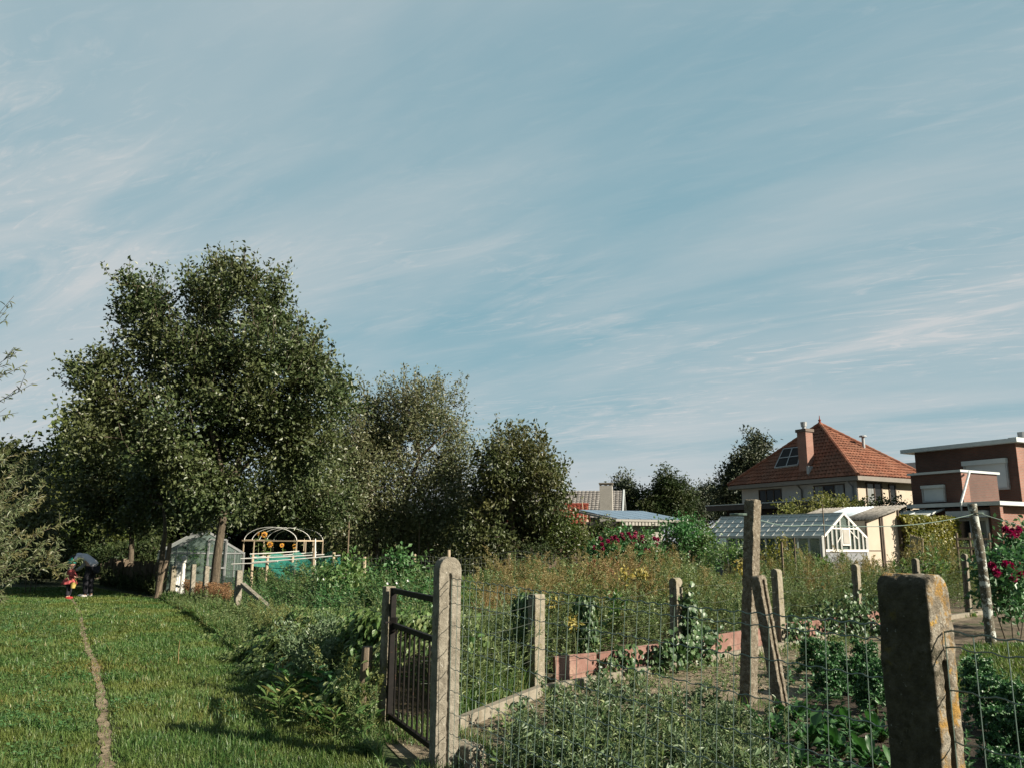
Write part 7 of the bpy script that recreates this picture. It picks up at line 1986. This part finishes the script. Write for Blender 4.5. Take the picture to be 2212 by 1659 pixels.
for s in (-1, 1): S.chain([(.01, s*.105, .765), (.06, s*.138, .645), (.145, s*.112, .594)], [.046, .040, .034], t1)
skin_mesh('jacket', S.p, S.e, S.r, M['coral'], child)
b = MB()                                          # flared skirt, scalloped hem
k = 36; an = np.linspace(0, 2*np.pi, k, endpoint=False); rows = []
for z, r, wv_ in ((.60, .108, 0), (.53, .135, .004), (.46, .165, .01), (.40, .192, .016)): rows.append(np.column_stack([np.cos(an)*(r + wv_*np.sin(an*9)), np.sin(an)*(r + wv_*np.sin(an*9)), np.full(k, z)]))
i = np.arange(3)[:, None]*k; j = np.arange(k)[None]; j2 = (j+1) % k
b.add(np.vstack(rows), np.stack([i+j, i+k+j, i+k+j2, i+j2], -1).reshape(-1, 4)); o = b.build('skirt', M['coral'], child, smooth=True); o.modifiers.new('t', 'SOLIDIFY').thickness = .008
for s in (-1, 1):
    S = Sk(); S.chain([(0, s*.058, .46), (.012, s*.063, .25), (-.005, s*.065, .075)], [.066, .054, .046]); skin_mesh('trouser_leg', S.p, S.e, S.r, M['trousers'], child)
    b = MB(); b.ell((.03, s*.068, .035), (.085, .042, .042), 0, 12, 8); b.build('shoe', M['shoe_red'], child, smooth=True)
b = MB()                                          # beanie with rolled brim
b.ell((.004, 0, .985), (.103, .104, .088), 0, 16, 10); b.tube([(.006 + .103*math.cos(a), .103*math.sin(a), .955) for a in np.linspace(0, 6.2832, 19)], .017, 7); b.ell((0, 0, 1.075), (.024, .024, .022), 0, 8, 6)
b.build('hat', M['hat_teal'], child, smooth=True)
b = MB(); b.ell((-.045, 0, .89), (.055, .075, .06), 0, 10, 8); b.build('hair', M['hair'], child, smooth=True)
# yellow spade bucket held low
bk = pc0 + np.array([.17, -.11, .30])
b = MB(); b.tube([bk, bk + (0, 0, .15)], [.055, .075], 14, cap=False); b.tube([bk + (0, 0, .002), bk + (0, 0, .012)], [.054, .055], 14); b.tube([bk + (.07*math.cos(a), 0, .15 + .09*math.sin(a)) for a in np.linspace(0, np.pi, 9)], .004, 5)
tag(b.build('bucket', M['yellow']), 'small yellow bucket held by the child', 'bucket')

# adult bending down to the child
pa = G(183, 1290)
S = Sk()
pel = S.chain([(.16, 0, .86)], [(.145, .12)])
sp_ = S.chain([(.02, 0, 1.0), (-.13, 0, 1.10), (-.27, 0, 1.12)], [(.12, .105), (.135, .115), (.10, .085)], pel)
nk = S.chain([(-.36, 0, 1.09)], [.055], sp_)
hd_ = S.chain([(-.43, 0, 1.055), (-.49, 0, 1.01), (-.535, 0, .96)], [.085, .098, .075], nk)
S.chain([(-.50, 0, .905)], [.018], hd_)
for s in (-1, 1):
    S.chain([(-.48, s*.105, 1.01)], [.02], hd_ - 1)
    sh_ = S.chain([(-.26, s*.17, 1.08), (-.30, s*.21, .84)], [.058, .046], sp_)
    w = np.array([-.50, s*.13, .69]); wi = S.chain([w], [.032], sh_); hand(S, wi, w, np.array([-.85, -s*.25, -.25]), s)
    S.chain([(.12, s*.09, .78), (.05, s*.11, .46), (.085, s*.115, .11), (.09, s*.115, .05), (-.08, s*.13, .032)], [.088, .066, .045, .042, .032], pel)
adult = skin_mesh('person', S.p, S.e, S.r, M['skin'], None, pa, -.12)
tag(adult, 'adult in a pale lilac hooded top bending down over the child', 'person', 'people on the path')
face(adult, np.array([-.50, 0, .985]), unit(np.array([-.62, 0, -.78])), .095)
S = Sk()
t0 = S.chain([(.20, 0, .84)], [(.145, .13)]); t0 = S.chain([(.15, 0, .91)], [(.165, .145)], t0); t1 = S.chain([(.02, 0, 1.01), (-.13, 0, 1.115), (-.26, 0, 1.13), (-.33, 0, 1.10)], [(.135, .118), (.142, .122), (.11, .092), (.075, .068)], t0)
for s in (-1, 1): S.chain([(-.25, s*.175, 1.085), (-.30, s*.215, .84), (-.46, s*.145, .715)], [.066, .055, .042], t1 - 1)
skin_mesh('hoodie', S.p, S.e, S.r, M['hoodie'], adult)
b = MB(); b.ell((-.30, 0, 1.165), (.085, .10, .045), 0, 12, 8); b.build('hood', M['hoodie'], adult, smooth=True)
S = Sk(); q0 = S.chain([(.165, 0, .84)], [(.15, .13)])
for s in (-1, 1): S.chain([(.12, s*.09, .76), (.05, s*.11, .46), (.084, s*.116, .075)], [.105, .083, .066], q0)
skin_mesh('trousers', S.p, S.e, S.r, M['trousers'], adult)
for s in (-1, 1):
    b = MB(); b.ell((.0, s*.122, .048), (.145, .052, .052), 0, 12, 8); b.build('shoe', M['shoe_white'], adult, smooth=True)
b = MB()
b.ell((-.455, 0, 1.06), (.105, .105, .095), 0, 14, 10)
for k in range(70):
    a = rng.uniform(-1.5, 1.5); q0 = np.array([-.45 - .03*math.cos(a), .10*math.sin(a), 1.05]); e = q0 + (-.03 + rng.normal(0, .02), rng.normal(0, .015) + .02*np.sign(a), -rng.uniform(.16, .30))
    b.tube([q0, (q0 + e)/2 + (.03, .02*np.sign(a), 0), e], [.016, .013, .004], 5)
b.build('hair', M['hair'], adult, smooth=True)
